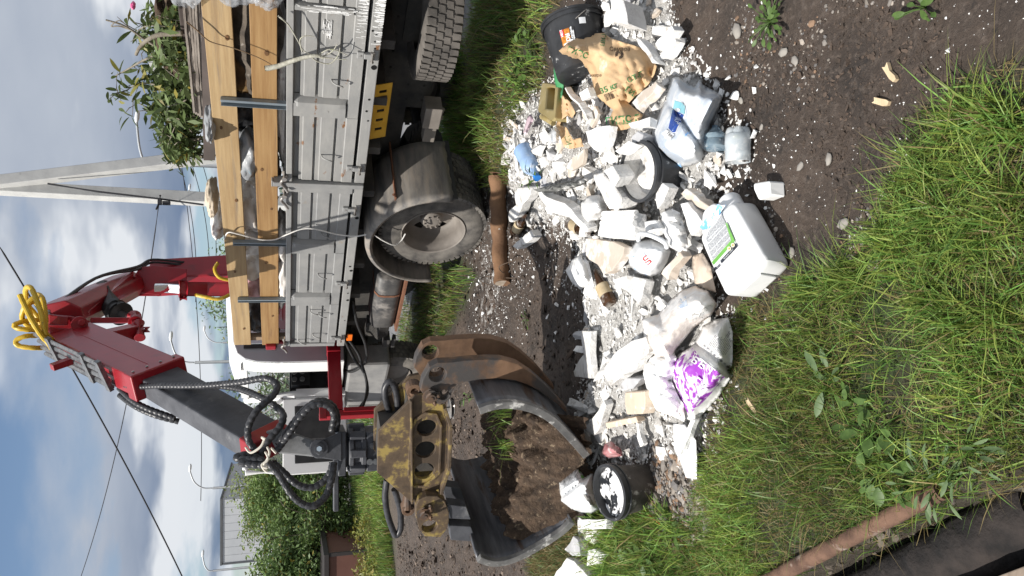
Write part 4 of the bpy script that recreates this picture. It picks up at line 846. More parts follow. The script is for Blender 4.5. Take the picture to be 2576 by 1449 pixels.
# pale metal shed and the brown box at the edge
m_shed = M('shed_cladding', (0.46, 0.485, 0.51), (0.55, 0.57, 0.595), scale=.5, rough=.6)
yb = 60; a, b_ = PT(558, 1257, yb), PT(553, 1418, yb); zt = float(a[2])
shed = thing('metal_shed', 'large pale grey metal clad shed rising flat topped behind the bushes', 'shed', (float((a[0] + b_[0]) / 2), yb, 0))
x0, x1 = float(b_[0]), float(a[0])
mb = P_(); mb.bx(x0, x1, yb, yb + 12, 0, zt); mb.build('wall', m_shed, shed)
for k in range(8):
    w = (x1 - x0) / 8; mb = P_(); mb.bx(x0 + k * w + .006, x0 + (k + 1) * w - .006, yb - .05, yb - .004, .1, zt - .12); mb.build('panel', m_shed, shed, bevel=.01)
mb = P_(); mb.bx(x0 - .12, x1 + .1, yb - .12, yb + 12.1, zt - .002, zt + .12); mb.bx(x0 - .10, x0 - .001, yb - .1, yb + 12, 0, zt); mb.build('edge_flashing', M('flashing_dark', (.10, .11, .12), (.14, .15, .16), scale=2), shed)
m_brown = M('brown_sheet', (0.115, 0.048, 0.035), (0.15, 0.065, 0.048), scale=1.5, rough=.6)
yb = 17.5; a = PT(828, 1398, yb); box_ = thing('metal_garage', 'brown metal garage wall with a dark capped edge beside the bushes', 'garage', (float(a[0]) - 2, yb, 0))
mb = P_(); mb.bx(float(a[0]) - 4, float(a[0]), yb, yb + 3, 0, float(a[2])); mb.build('wall', m_brown, box_)
mb = P_(); mb.bx(float(a[0]) - 4.05, float(a[0]) + .05, yb - .06, yb + 3.05, float(a[2]) + .001, float(a[2]) + .12); mb.bx(float(a[0]) - .02, float(a[0]) + .07, yb - .04, yb - .002, 0, float(a[2])); mb.build('cap', M('cap_dark', (.03, .025, .025), rough=.6), box_, bevel=.01)

# ------------------------------------------------------------------ trees: trunk, limbs and a crown of many small leaves
m_leaf = M('willow_leaf', (1, 1, 1), rough=.55, attr='Col', transl=.25)
m_bark = M('tree_bark', (0.06, 0.045, 0.035), (0.11, 0.085, 0.065), scale=8, rough=.95, bump=.4)
def tree(name, lab, x, y, h, wd, n, seed, leaf=.11, tone=(0.055, 0.085, 0.022), group='bushy trees beyond the grass bank'):
    r = np.random.RandomState(seed); rr = random.Random(seed); z0 = float(H([(x, y)])[0]); t = thing(name, lab, 'tree', (x, y, z0), 0, group)
    mb = P_(); tips = []
    for k in range(9):
        a = rr.uniform(0, 6.28); L_ = h * rr.uniform(.55, .97); sp = wd * .5 * rr.uniform(.25, .95)
        pts = [Vector((x + .12 * math.cos(a), y + .12 * math.sin(a), z0 - .05)), Vector((x + sp * .35 * math.cos(a), y + sp * .35 * math.sin(a), z0 + L_ * .45)), Vector((x + sp * math.cos(a), y + sp * math.sin(a), z0 + L_))]
        P = smooth_path(pts, 7); mb.tube(P, [.055 * h / 4 * (1 - .85 * i / (len(P) - 1)) for i in range(len(P))], 6); tips += P[3:]
        for j in range(5):
            b0 = P[rr.randrange(4, len(P))]; e = b0 + Vector((rr.gauss(0, wd * .16), rr.gauss(0, wd * .16), rr.uniform(-.10, .14) * h)); Q = smooth_path([b0, b0.lerp(e, .5) + Vector((0, 0, .12)), e], 4); mb.tube(Q, [.016 * (1 - .7 * i / (len(Q) - 1)) for i in range(len(Q))], 5); tips += Q[2:] * 2
    mb.build('trunk', m_bark, t, smooth=60)
    tp = np.array([tuple(q) for q in tips]); c = tp[r.randint(0, len(tp), n)] + r.normal(0, 1, (n, 3)) * np.array([wd * .085, wd * .085, h * .045]); c[:, 2] = np.maximum(c[:, 2], z0 + .05)
    leaves_mesh('crown', c, r, leaf, tuple(1.9 * q for q in tone), t, droop=.25)
    return t
def leaves_mesh(name, c, r, leaf, tone, parent, droop=.2, asp=.38, mat=None, yellow=.06):
    n = len(c); d = r.normal(0, 1, (n, 3)); d[:, 2] = d[:, 2] * .6 - droop; d /= np.linalg.norm(d, axis=1)[:, None]
    s_ = np.cross(d, r.normal(0, 1, (n, 3))); s_ /= np.linalg.norm(s_, axis=1)[:, None]; L_ = leaf * r.uniform(.6, 1.3, n)[:, None]
    V = np.stack([c, c + d * L_ * .5 + s_ * L_ * asp * .5, c + d * L_, c + d * L_ * .5 - s_ * L_ * asp * .5], 1).reshape(-1, 3)
    col = np.array(tone)[None] * r.uniform(.8, 2.1, (n, 1)); yl_ = r.rand(n) < yellow; col[yl_] = np.array((.20, .17, .03)) * r.uniform(.7, 1.3, (yl_.sum(), 1))
    mb = P_(); mb.v = [tuple(q) for q in V]; mb.f = [(4 * i, 4 * i + 1, 4 * i + 2, 4 * i + 3) for i in range(n)]; mb.m = [0] * n; mb.c = np.repeat(col, 4, 0)
    return mb.build(name, mat or m_leaf, parent, fixn=False)
def tx(Y, y): return float(PT(900, Y, y)[0])
for (Y, y, h, wd, n, sd, tone, lab) in [(1205, 24, 3.1, 3.0, 19000, 1, (.060, .085, .024), 'bushy tree just left of the open cab door'), (1285, 22, 2.7, 3.3, 19000, 2, (.042, .066, .018), 'dark green bushy tree in front of the pale shed'), (1370, 20, 2.5, 2.8, 17000, 3, (.040, .064, .020), 'bushy tree growing behind the brown garage'), (1455, 21, 2.8, 3.0, 15000, 4, (.055, .082, .02), 'bushy tree at the far left edge above the brown garage'), (1130, 30, 3.4, 4.0, 9000, 5, (.075, .095, .028), 'pale green bushy tree seen through the open cab door'), (1245, 27, 3.1, 3.0, 11000, 6, (.07, .09, .025), 'tall yellowish tree behind the dark bushes by the lamp post'), (1330, 19.5, 2.2, 2.6, 6500, 11, (.036, .056, .016), 'low dark bush at the foot of the trees before the shed')]:
    tree('bushy_tree', lab, tx(Y, y), y, h, wd, n, sd, tone=tone, leaf=.13)
for (Y, y, h, wd, n, sd, lab) in [(815, 42, 6.0, 4.6, 3200, 7, 'feathery tree showing above the cab roof'), (705, 46, 5.6, 4.5, 2200, 8, 'green treetop showing just behind the crane column'), (1010, 40, 5.2, 5.0, 2600, 9, 'green tree seen past the cab windscreen'), (640, 50, 5.0, 4.0, 2000, 10, 'treetop peeping over the boards near the first stake')]:
    tree('distant_tree', lab, tx(Y, y), y, h, wd, n, sd, leaf=.26, tone=(.065, .095, .045), group='trees across the road')
# low far wood on the horizon
r_ = np.random.RandomState(5); c = []
for x in np.arange(-150, 150, 1.3): 
    hh = 2.6 + 1.5 * mnoise.noise(Vector((x * .07, 0, 0))); c.append(np.stack([x + r_.normal(0, 1.6, 34), 135 + r_.normal(0, 3, 34), np.abs(r_.normal(0, .55, 34)) * hh], 1))
o = leaves_mesh('woodland', np.concatenate(c), r_, 1.0, (.055, .075, .055), None, droop=0, asp=.8); o['kind'] = 'stuff'
# ------------------------------------------------------------------ the rubbish heap
_ix = np.where((gx > -3.62) & (gx < 3.62))[0]; _iy = np.where((gy > .99) & (gy < 9.02))[0]
FX, FY = gx[_ix], gy[_iy]; FZ = GZ.reshape(ny, nx)[np.ix_(_iy, _ix)]
def HQ(P):
    P = np.atleast_2d(P); u = np.clip((P[:, 0] - FX[0]) / (FX[1] - FX[0]), 0, len(FX) - 1.001); v = np.clip((P[:, 1] - FY[0]) / (FY[1] - FY[0]), 0, len(FY) - 1.001)
    i, j = u.astype(int), v.astype(int); a, b_ = u - i, v - j
    return (FZ[j, i] * (1 - a) + FZ[j, i + 1] * a) * (1 - b_) + (FZ[j + 1, i] * (1 - a) + FZ[j + 1, i + 1] * a) * b_
def GV(XY, lift=0.0):
    """points of the ground (raised by lift) seen at photo positions XY (n,2)"""
    XY = np.atleast_2d(np.asarray(XY, float)); D = RT * ((724.5 - XY[:, 1]) / FPX)[:, None] + FW - UP * ((XY[:, 0] - 1288) / FPX)[:, None]
    z = np.full(len(XY), .08)
    for _ in range(16):
        P = CAM + D * ((z - EYE) / D[:, 2])[:, None]; z = .5 * z + .5 * (HQ(P[:, :2]) + lift)
    return CAM + D * ((z - EYE) / D[:, 2])[:, None]
def GP(X, Y, lift=0.0): return Vector(GV([(X, Y)], lift)[0])
def PXW(P):
    d = np.atleast_2d(P) - CAM; w = d @ FW; return np.stack([1288 - FPX * (d @ UP) / w, 724.5 - FPX * (d @ RT) / w], 1)
r5 = lambda pts: [(1247.7 + a / 3.0, b / 3.0) for a, b in pts]
r6 = lambda pts: [(1247.7 + a / 3.0, 402.5 + b / 3.0) for a, b in pts]
r7 = lambda pts: [(1314.8 + a / 2.374, 838.5 + b / 2.374) for a, b in pts]
m_pl = M('plaster_white', (0.54, 0.53, 0.51), (0.74, 0.73, 0.715), scale=7, rough=.9, bump=.5, bscale=45, c3=(0.24, 0.215, 0.185), lo3=.54, hi3=.72, scale3=11, world=True)
m_pl2 = M('plaster_clean', (0.66, 0.655, 0.64), (0.78, 0.775, 0.765), scale=9, rough=.85, bump=.3, bscale=50, c3=(0.33, 0.30, 0.265), lo3=.58, hi3=.74, scale3=13, world=True)
m_dry = M('drywall_card', (0.46, 0.39, 0.32), (0.58, 0.51, 0.44), scale=5, rough=.85, bump=.2, bscale=30, c3=(0.66, 0.64, 0.61), lo3=.50, hi3=.60, scale3=10, world=True)
m_tan = M('tan_block', (0.52, 0.42, 0.32), (0.60, 0.50, 0.40), scale=5, rough=.85, bump=.2, c3=(0.78, 0.75, 0.70), lo3=.58, hi3=.66, scale3=12, world=True)
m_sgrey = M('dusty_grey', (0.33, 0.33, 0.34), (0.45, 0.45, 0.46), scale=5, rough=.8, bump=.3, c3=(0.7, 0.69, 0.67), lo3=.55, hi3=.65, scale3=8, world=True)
def slab(name, lab, cat, pts, mat, th=.025, lift=.06, tilt=0.0, group=None, jag=.012, bevel=.003):
    """broken flat piece: traced outline laid on the heap, real thickness"""
    out = []; n = len(pts); rr = random.Random(len(lab) * 7 + int(pts[0][0]))
    for i in range(n):
        a, b_ = pts[i], pts[(i + 1) % n]; L_ = math.hypot(a[0] - b_[0], a[1] - b_[1]); k = max(1, int(L_ / 14))
        for j in range(k): t = j / k; out.append((a[0] + (b_[0] - a[0]) * t + (rr.gauss(0, L_ * jag) if j else 0), a[1] + (b_[1] - a[1]) * t + (rr.gauss(0, L_ * jag) if j else 0)))
    P = GV(out, lift); z0 = np.polyfit([0, 1], [0, 1], 1) if False else None
    A = np.c_[P[:, :2], np.ones(len(P))]; co = np.linalg.lstsq(A, P[:, 2], rcond=None)[0]; co[:2] *= .8; co[2] = P[:, 2].mean() - co[0] * P[:, 0].mean() - co[1] * P[:, 1].mean()
    P[:, 2] = A @ co + tilt * (P[:, 0] - P[:, 0].mean())
    nn = Vector((-co[0] - tilt, -co[1], 1)).normalized(); mb = P_(); top = [Vector(p) for p in P]; m = len(top)
    bot = [p - nn * (th + lift * .15) + Vector((rr.gauss(0, .004), rr.gauss(0, .004), 0)) for p in top]
    mb.add(top + bot, [tuple(range(m)), tuple(reversed(range(m, 2 * m)))] + [(i, (i + 1) % m, (i + 1) % m + m, i + m) for i in range(m)])
    return mb.build(name, mat, bevel=bevel, tags=(lab, cat, group), seg=1)
def sheet_mesh(poly, liftf, step=7):
    poly = [tuple(p) for p in poly]; out = []
    for i in range(len(poly)):
        a, b_ = poly[i], poly[(i + 1) % len(poly)]; L_ = math.hypot(a[0] - b_[0], a[1] - b_[1]); k = max(1, int(L_ / step))
        out += [(a[0] + (b_[0] - a[0]) * j / k, a[1] + (b_[1] - a[1]) * j / k) for j in range(k)]
    A = np.array(out); xs = np.arange(A[:, 0].min(), A[:, 0].max(), step); ys = np.arange(A[:, 1].min(), A[:, 1].max(), step)
    g = np.array([(x + (step / 2 if k % 2 else 0), y) for x in xs for k, y in enumerate(ys)]); g = g[sdist(g, A) > step * .5]
    V = np.concatenate([A, g]); n = len(A)
    v, e, f, *_ = delaunay_2d_cdt([Vector(p) for p in V], [(i, (i + 1) % n) for i in range(n)], [], 1, 1e-6)
    Q = np.array([(p.x, p.y) for p in v]); return Q, [tuple(q) for q in f], GV(Q, liftf(Q, sdist(Q, A)))
def sheet(name, lab, cat, poly, liftf, mat, step=7, solid=.003, parent=None, group=None, smooth=55):
    Q, f, P = sheet_mesh(poly, liftf, step); mb = P_(); mb.add(P, f); return mb.build(name, mat, parent, smooth=smooth, solid=solid, tags=None if parent else (lab, cat, group))
def wr(Q, sc, amp, seed=0, ridge=True):
    n = fbm(Q / 100.0, sc, 4, seed) - .47
    return amp * (1 - 4 * np.abs(n)) if ridge else amp * 2 * n
def crease(Q, d, k, amp, seed=0):
    """folds running along direction d (photo px), k folds per 100 px"""
    d = np.array(d, float); d /= np.hypot(*d); s_ = Q @ np.array([-d[1], d[0]]); t = Q @ d
    w = s_ / 100 * k * 6.283 + 3 * (fbm(np.stack([s_, t * .35], 1) / 100, 2.2, 3, seed)); return amp * (np.abs(np.sin(w)) ** .7 - .5)
def decal(body, c, d, size, liftf, mat, name='print', parent=None, bold=0.0, eps=.009, sy=1.0, poly=None):
    v, f = text_geo(body, 1.0, bold); d = np.array(d, float); d /= np.hypot(*d); up = np.array([d[1], -d[0]]); V = np.array(v)
    Q = np.array(c) + V[:, :1] * size * d + V[:, 1:] * size * sy * up; mb = P_(); mb.add(GV(Q, liftf(Q) + eps), f); return mb.build(name, mat, parent, fixn=False)

# ---- brown gypsum sack torn open over the heap
m_kraft = M('kraft_paper', (0.50, 0.335, 0.185), (0.58, 0.405, 0.235), scale=4, rough=.75, bump=.3, bscale=18, world=True, c3=(0.70, 0.64, 0.56), lo3=.63, hi3=.72, scale3=6)
m_gprint = M('green_print', (0.02, 0.16, 0.05), (0.03, 0.22, 0.07), scale=40, rough=.7, world=True, c3=(0.45, 0.36, 0.2), lo3=.62, hi3=.66, scale3=30)
m_bprint = M('dark_print', (0.035, 0.02, 0.012), rough=.7)
m_barw = M('print_white', (0.78, 0.77, 0.74), rough=.7)
bagA = r5([(430, 412), (485, 375), (540, 325), (610, 290), (680, 265), (760, 252), (815, 250), (870, 290), (960, 320), (1050, 345), (1140, 385), (1185, 440), (1213, 500), (1195, 560), (1160, 625), (1100, 690), (1050, 725), (1000, 780), (1060, 830), (1110, 870), (1075, 930), (990, 975), (900, 990), (862, 960), (855, 900), (885, 830), (800, 760), (760, 720), (735, 640), (720, 580), (690, 515), (600, 470), (540, 430)])
ap = np.array(bagA)
LA = lambda Q: .035 + .10 * sstep(sdist(Q, ap), 0, 45) + .25 * np.exp(-(((Q[:, 0] - 1415) / 58) ** 2 + ((Q[:, 1] - 115) / 42) ** 2)) + crease(Q, (.35, 1), 1.9, .015, 4) + crease(Q, (1, .5), 3.2, .006, 9) * sstep(sdist(Q, ap), -2, 14) + wr(Q, 2.4, .014, 3)
bag = sheet('paper_sack', 'torn open brown kraft paper gypsum sack with green lettering draped over the heap', 'sack', bagA, lambda Q, d: LA(Q), m_kraft, step=5, solid=.003)
for body, c, d, sz in [('ГИПС', (r5([(615, 400)])[0]), (.93, .36), 20), ('35 кг', (r5([(850, 668)])[0]), (.93, -.36), 21), ('ГИПС Г', (r5([(955, 905)])[0]), (1, -.10), 24), ('ГИ', (r5([(1010, 690)])[0]), (.85, .53), 20), ('СТ-Г', (r5([(1050, 585)])[0]), (.9, -.42), 19), ('ГИП', (r5([(805, 300)])[0]), (-.15, 1), 15)]:
    decal(body, c, d, sz, LA, m_gprint, 'printed_word', bag, .012)
decal('СТРОИТЕЛЬНЫЙ', r5([(930, 938)])[0], (1, -.09), 7, LA, m_gprint, 'printed_word', bag); decal('Самара', r5([(935, 370)])[0], (.97, .0), 14, LA, m_bprint, 'printed_word', bag); decal('Самара', r5([(735, 570)])[0], (1, -.05), 11, LA, m_bprint, 'printed_word', bag); decal('строительный', r5([(1015, 712)])[0], (.85, .5), 6, LA, m_gprint, 'printed_word', bag)
mb = P_(); c0 = np.array(r5([(930, 412)])[0])
for k in range(14):
    a0 = 2 * math.pi * (k + .12) / 14 + .3; a1 = 2 * math.pi * (k + .88) / 14 + .3
    if k in (3, 4): continue
    Q = np.array([c0 + np.array([math.cos(a), math.sin(a)]) * r for a, r in ((a0, 4), (a1, 4), (a1, 11), (a0, 11))]); mb.add(GV(Q, LA(Q) + .006), [(0, 1, 2, 3)])
mb.build('printed_emblem', m_bprint, bag, fixn=False)
mb = P_(); c0 = np.array(r5([(868, 722)])[0]); d = np.array([.93, -.36]); up = np.array([-.36, -.93]); rr = random.Random(2); x = -16
while x < 16:
    w = rr.choice((.5, .8, 1.3)); Q = np.array([c0 + d * (x + a) + up * b_ for a, b_ in ((0, -9), (w, -9), (w, 9), (0, 9))]); mb.add(GV(Q, LA(Q) + .006), [(0, 1, 2, 3)]); x += w + rr.choice((.5, .8, 1.1))
mb.build('barcode', m_bprint, bag, fixn=False)
# the sack's folded mouth: green and brown flap
m_gfl = M('green_sack_band', (0.04, 0.22, 0.08), (0.08, 0.30, 0.13), scale=6, rough=.6, bump=.2, world=True, c3=(.5, .55, .48), lo3=.58, hi3=.66, scale3=9)
fl = lambda Q, d: .15 - .08 * sstep(Q[:, 1], 150, 330) + crease(Q, (.2, 1), 2.2, .022, 8) + wr(Q, 3, .012, 2)
sheet('green_flap', None, None, r5([(435, 490), (470, 520), (505, 600), (512, 660), (495, 745), (470, 800), (480, 860), (450, 850), (450, 780), (465, 700), (440, 600)]), fl, m_gfl, 4, .003, bag)
sheet('sack_flap', None, None, r5([(500, 715), (560, 770), (600, 850), (575, 890), (540, 870), (500, 900), (480, 945), (530, 960), (580, 1050), (640, 1040), (662, 1105), (560, 1125), (515, 1110), (470, 990), (455, 940), (480, 850)]), fl, m_kraft, 4, .003, bag)
decal('ИП', r5([(545, 1060)])[0], (-.25, -1), 16, lambda Q: fl(Q, 0), m_gprint, 'printed_word', bag)
# ---- canister, bottles, jug
m_olive = M('olive_plastic', (0.30, 0.235, 0.10), (0.36, 0.29, 0.14), scale=5, rough=.42, world=True, c3=(.55, .50, .40), lo3=.62, hi3=.72, scale3=9)
pts = GV(r5([(310, 840), (345, 620), (470, 640), (440, 925)]), .14)
q = GP(*r5([(400, 770)])[0], .07); ol = thing('canister', 'flattened olive plastic canister with hollow handle beside the torn sack', 'canister', q)
def bmap(P, u, v): return P[0] * (1 - u) * (1 - v) + P[1] * u * (1 - v) + P[2] * u * v + P[3] * (1 - u) * v
mb = P_(); U = [(.0, .0), (.0, 1), (.1, 1.0), (1, .93), (1, .1), (.9, .0)]; hole = [(.22, .42), (.85, .35), (.88, .52), (.88, .82), (.30, .86)]
plate(mb, [(u, v) for u, v in [(0, .08), (.06, 0), (.92, 0), (1, .1), (1, .9), (.92, 1), (.1, 1), (0, .9)]], [hole], lambda u, v, t: bmap(pts, u, v) + np.array([0, 0, t]), -.12, 0.0)
mb.build('body', m_olive, ol, bevel=.012)
mb = P_(); plate(mb, [((u - .58) * 1.02 + .58, (v - .6) * 1.02 + .6) for u, v in hole], [], lambda u, v, t: bmap(pts, u, v) + np.array([0, 0, t]), -.10, -.085); mb.build('recess', m_olive, ol)
q0, q1 = GP(*r5([(350, 880)])[0], .10), GP(*r5([(435, 930)])[0], .09); mb = P_(); mb.tube(smooth_path([q0, q0.lerp(q1, .5) + Vector((0, -.03, .02)), q1], 5), .022, 8); mb.build('handle', m_olive, ol, smooth=50)
def bottle(name, lab, a, b_, r, mat, capm, neck=.3, group=None, cat='bottle', label_mat=None, flat=1.0):
    a, b_ = Vector(a), Vector(b_); L_ = (b_ - a).length; ax_ = (b_ - a).normalized(); t = thing(name, lab, cat, (a + b_) / 2, 0, group)
    prof = [(0, 0), (r * .8, 0), (r, L_ * .04), (r * .99, L_ * .25), (r * .90, L_ * .36), (r, L_ * .45), (r, L_ * (1 - neck - .1)), (r * .8, L_ * (1 - neck)), (r * .36, L_ * (1 - neck * .35)), (r * .30, L_ * .96), (r * .30, L_)]
    mb = P_(); mb.rev(prof, 24, a, ax_, sx=flat); mb.build('body', mat, t, smooth=40)
    if capm: mb = P_(); mb.rev([(0, L_ * .955), (r * .38, L_ * .955), (r * .38, L_ * 1.03), (0, L_ * 1.035)], 16, a, ax_); mb.build('cap', capm, t, smooth=30)
    if label_mat: mb = P_(); mb.rev([(r * 1.015, L_ * .22), (r * 1.015, L_ * .52)], 24, a, ax_); mb.build('label', label_mat, t, smooth=60)
    return t
m_bluep = M('blue_dusty_pet', (0.20, 0.33, 0.55), (0.32, 0.45, 0.66), scale=6, rough=.4, world=True, c3=(.62, .66, .72), lo3=.56, hi3=.68, scale3=12)
m_bcap = M('blue_cap', (0.03, 0.20, 0.60), rough=.4)
bottle('plastic_bottle', 'dusty blue plastic drink bottle with blue cap lying at the heap edge', GP(*r5([(200, 1125)])[0], .06), GP(*r5([(310, 1340)])[0], .05), .072, m_bluep, m_bcap)
m_brg = M('brown_glass', (0.03, 0.013, 0.006), (0.06, 0.027, 0.01), scale=5, rough=.15, world=True, c3=(.42, .39, .35), lo3=.54, hi3=.70, scale3=14)
m_cream = M('cream_label', (0.40, 0.31, 0.18), (0.52, 0.43, 0.29), scale=20, rough=.7, world=True)
for (p, q, rr_, lab) in [((140, 550), (235, 400), .045, 'brown glass bottle with cream label beside the log'), ((865, 1085), (745, 830), .043, 'large dirty brown glass bottle with cream label lying in the bare soil'), ((560, 475), (730, 560), .045, 'brown bottle with yellow label half under the white trim board')]:
    bottle('glass_bottle', lab, GP(*r6([p])[0], .045), GP(*r6([q])[0], .04), rr_, m_brg, None, .42, 'brown glass bottles in the rubble', 'bottle', m_cream)
# crushed bluish jug
m_jug = M('milky_blue_plastic', (0.50, 0.57, 0.66), (0.66, 0.70, 0.75), scale=5, rough=.35, world=True, c3=(.80, .815, .83), lo3=.44, hi3=.56, scale3=7, transl=.15, bump=.12, bscale=20)
jug = r5([(1330, 590), (1375, 582), (1460, 640), (1500, 655), (1535, 605), (1560, 640), (1690, 710), (1708, 740), (1680, 820), (1620, 940), (1590, 1040), (1565, 1160), (1545, 1220), (1470, 1250), (1410, 1262), (1380, 1240), (1290, 1200), (1205, 1130), (1180, 1070), (1182, 990), (1225, 880), (1265, 790), (1295, 700)]); jp = np.array(jug)
LJ = lambda Q: .02 + .17 * sstep(sdist(Q, jp), -1, 26) ** .7 - .05 * np.exp(-((Q - np.array(r5([(1440, 960)])[0])) @ np.array([.8, -.6]) / 7) ** 2) - .07 * np.exp(-(((Q[:, 0] - 1775) / 14) ** 2 + ((Q[:, 1] - 232) / 12) ** 2)) + wr(Q, 2.2, .015, 6, False)
jg = sheet('water_jug', 'crushed milky blue plastic jug with blue label lying on the heap edge', 'jug', jug, lambda Q, d: LJ(Q), m_jug, 5, .003)
def patch(name, poly, liftf, mat, parent, eps=.005, step=5):
    Q, f, P = sheet_mesh(poly, lambda Q, d: liftf(Q) + eps, step); mb = P_(); mb.add(P, f); return mb.build(name, mat, parent, smooth=60)
rj = lambda pts: [(1636.8 + a / 5.538, 181.1 + b / 5.538) for a, b in pts]     # close view of the jug
m_lw = M('label_white', (.74, .76, .79), (.8, .82, .84), scale=8, rough=.5, world=True); m_lb = M('label_blue', (.015, .05, .26), (.03, .09, .36), scale=6, rough=.45, world=True, c3=(.45, .55, .7), lo3=.62, hi3=.68, scale3=26); m_lt = M('label_teal', (.16, .42, .50), (.28, .52, .58), scale=6, rough=.45, world=True, c3=(.6, .7, .74), lo3=.6, hi3=.68, scale3=22)
patch('label', rj([(330, 360), (440, 415), (485, 470), (500, 640), (420, 700), (350, 850), (300, 850), (240, 780), (295, 560)]), LJ, m_lw, jg, .004)
patch('label_panel', rj([(335, 395), (440, 430), (478, 480), (470, 590), (400, 560), (310, 515)]), LJ, m_lt, jg, .007)
patch('label_panel', rj([(308, 520), (400, 565), (462, 600), (430, 680), (375, 760), (340, 840), (300, 840), (245, 780)]), LJ, m_lb, jg, .007)
patch('label_tag', rj([(215, 800), (330, 870), (260, 970), (150, 860)]), LJ, m_lw, jg, .007)
patch('label_tag', rj([(355, 608), (437, 660), (420, 688), (345, 640)]), LJ, m_lw, jg, .009)
cc = np.array(rj([(368, 530)])[0]); patch('label_emblem', [tuple(cc + np.array([math.cos(a) * 8, math.sin(a) * 4.6])) for a in np.linspace(0, 6.28, 16)[:-1]], LJ, m_sgrey, jg, .010, 3)
decal('TERI', rj([(265, 880)])[0], (.72, .69), 10, LJ, m_bprint, 'label_word', jg, .01, .011); decal('OKO', rj([(392, 648)])[0], (.82, .55), 6, LJ, m_lb, 'label_word', jg, .01, .013); decal('YARA', rj([(385, 710)])[0], (.62, .78), 11, LJ, m_lw, 'label_word', jg, .01, .011)
m_bs = M('blue_paint_smear', (.10, .36, .78), (.25, .52, .85), scale=20, rough=.5, world=True, c3=(.72, .77, .82), lo3=.47, hi3=.53, scale3=22)
patch('paint_smear', rj([(590, 790), (540, 860), (470, 900), (480, 860)]), LJ, m_bs, jg, .004); patch('paint_smear', rj([(130, 1060), (210, 1050), (250, 1110), (280, 1210), (200, 1180), (130, 1120)]), LJ, m_bs, jg, .004); patch('paint_smear', rj([(350, 1245), (420, 1275), (430, 1330), (380, 1300)]), LJ, m_bs, jg, .004)
# clear bottle halves
m_clear = M('clear_dusty_plastic', (.50, .56, .60), (.66, .70, .72), scale=7, rough=.2, alpha=.55, world=True, c3=(.8, .8, .79), lo3=.52, hi3=.62, scale3=10)
m_clearb = M('clear_blue_plastic', (.10, .20, .30), (.40, .50, .56), scale=9, rough=.15, alpha=.6, world=True, c3=(.7, .74, .76), lo3=.58, hi3=.66, scale3=12)
a, b_ = GP(1856, 408, .055), GP(1856, 338, .055); t = thing('bottle_base', 'cut off clear plastic bottle bottom with lobed foot lying on the dirt', 'bottle', (a + b_) / 2)
mb = P_(); mb.rev([(.054, 0), (.053, .04), (.055, .085), (.054, .12)], 28, a, b_ - a); e_ = a + (b_ - a).normalized() * .12; ax_ = (b_ - a).normalized(); A_, B_, _ = basis(ax_)
mb.build('wall', m_clear, t, smooth=50, solid=.002)
for k in range(5):
    w = (A_ * math.cos(k * 1.2566 + .5) + B_ * math.sin(k * 1.2566 + .5)) * .030; mb = P_(); mb.rev([(.023, -.01), (.024, .012), (.018, .026), (.008, .032), (0, .033)], 12, e_ + w, ax_); mb.build('foot_lobe', m_clear, t, smooth=60)
mb = P_(); mb.rev([(0, 0), (.016, .0), (.014, .012), (0, .015)], 12, e_ - ax_ * .02 + Vector((0, -.02, .02)), ax_); mb.build('yellow_residue', M('yellow_residue', (.62, .60, .18), (.7, .7, .4), scale=20, rough=.6, world=True), t, smooth=60)
bottle('crushed_bottle', 'clear bluish crushed bottle between the big jug and the bottle bottom', GP(1800, 375, .05), GP(1800, 318, .05), .058, m_clearb, None, .35, None, 'bottle', None, .8)
# ---- big white canister with the printed label
hz = .165; K1, K2, K3 = G(1898, 497, .0), G(1996, 672, .0), G(1903, 758, .0)
zb = float(HQ(K2[:2])[0]); K1, K2, K3 = G(1898, 497, zb), G(1996, 672, zb), G(1903, 758, zb); T1, T2, T3, T4 = [G(*p, zb + hz) for p in ((1838, 497), (1929, 655), (1822, 752), (1750, 590))]
cm = thing('canister', 'big white plastic canister lying on its side with printed label and blue paint smear', 'canister', (K1 + K3) / 2)
K4 = K1 + K3 - K2
m_wpl = M('white_hdpe', (.74, .745, .75), (.80, .80, .80), scale=3, rough=.38, world=True, c3=(.55, .54, .52), lo3=.70, hi3=.80, scale3=14, sss=.0)
mb = P_(); c = [K1, K2, K3, K4, T1, T2, T3, T4]; cen = sum(np.array(p) for p in c) / 8
def cub(u, v, w): return ((K1 * (1 - u) + K2 * u) * (1 - v) + (K4 * (1 - u) + K3 * u) * v) * (1 - w) + ((T1 * (1 - u) + T2 * u) * (1 - v) + (T4 * (1 - u) + T3 * u) * v) * w
rings = []
for u, k in ((0, .72), (.05, .90), (.10, .985), (.17, 1.0), (.83, 1.0), (.86, .985), (.89, 1.0), (.965, .97), (1.0, .80)):
    ring = []
    for v, w in ((.10, 0), (.5, 0), (.90, 0), (.98, .04), (1, .14), (1, .5), (1, .86), (.97, .96), (.88, 1), (.5, 1), (.13, 1), (.035, .965), (0, .88), (0, .5), (0, .12), (.02, .03)): ring.append(cub(u, .5 + (v - .5) * k, .5 + (w - .5) * k))
    rings.append(ring)
mb.loft(rings); mb.build('body', m_wpl, cm, smooth=60, sub=1)
mb = P_(); mb.loft([[cub(u, .5 + (v - .5), w) for v, w in ((.28, .22), (.72, .22), (.72, .8), (.28, .8))] for u in (.995, 1.02)]); mb.build('base_boss', m_wpl, cm, bevel=.012, seg=3)
mb = P_(); p = cub(-.02, .25, .55); mb.rev([(.0, -.03), (.05, -.03), (.05, .03), (.044, .04), (0, .04)], 20, p, Vector(K1 - K2)); mb.tube(smooth_path([cub(0, .35, .9), cub(-.09, .4, .95), cub(-.1, .6, .95), cub(0, .75, .9)], 5), .018, 8); mb.build('neck', m_wpl, cm, smooth=50)
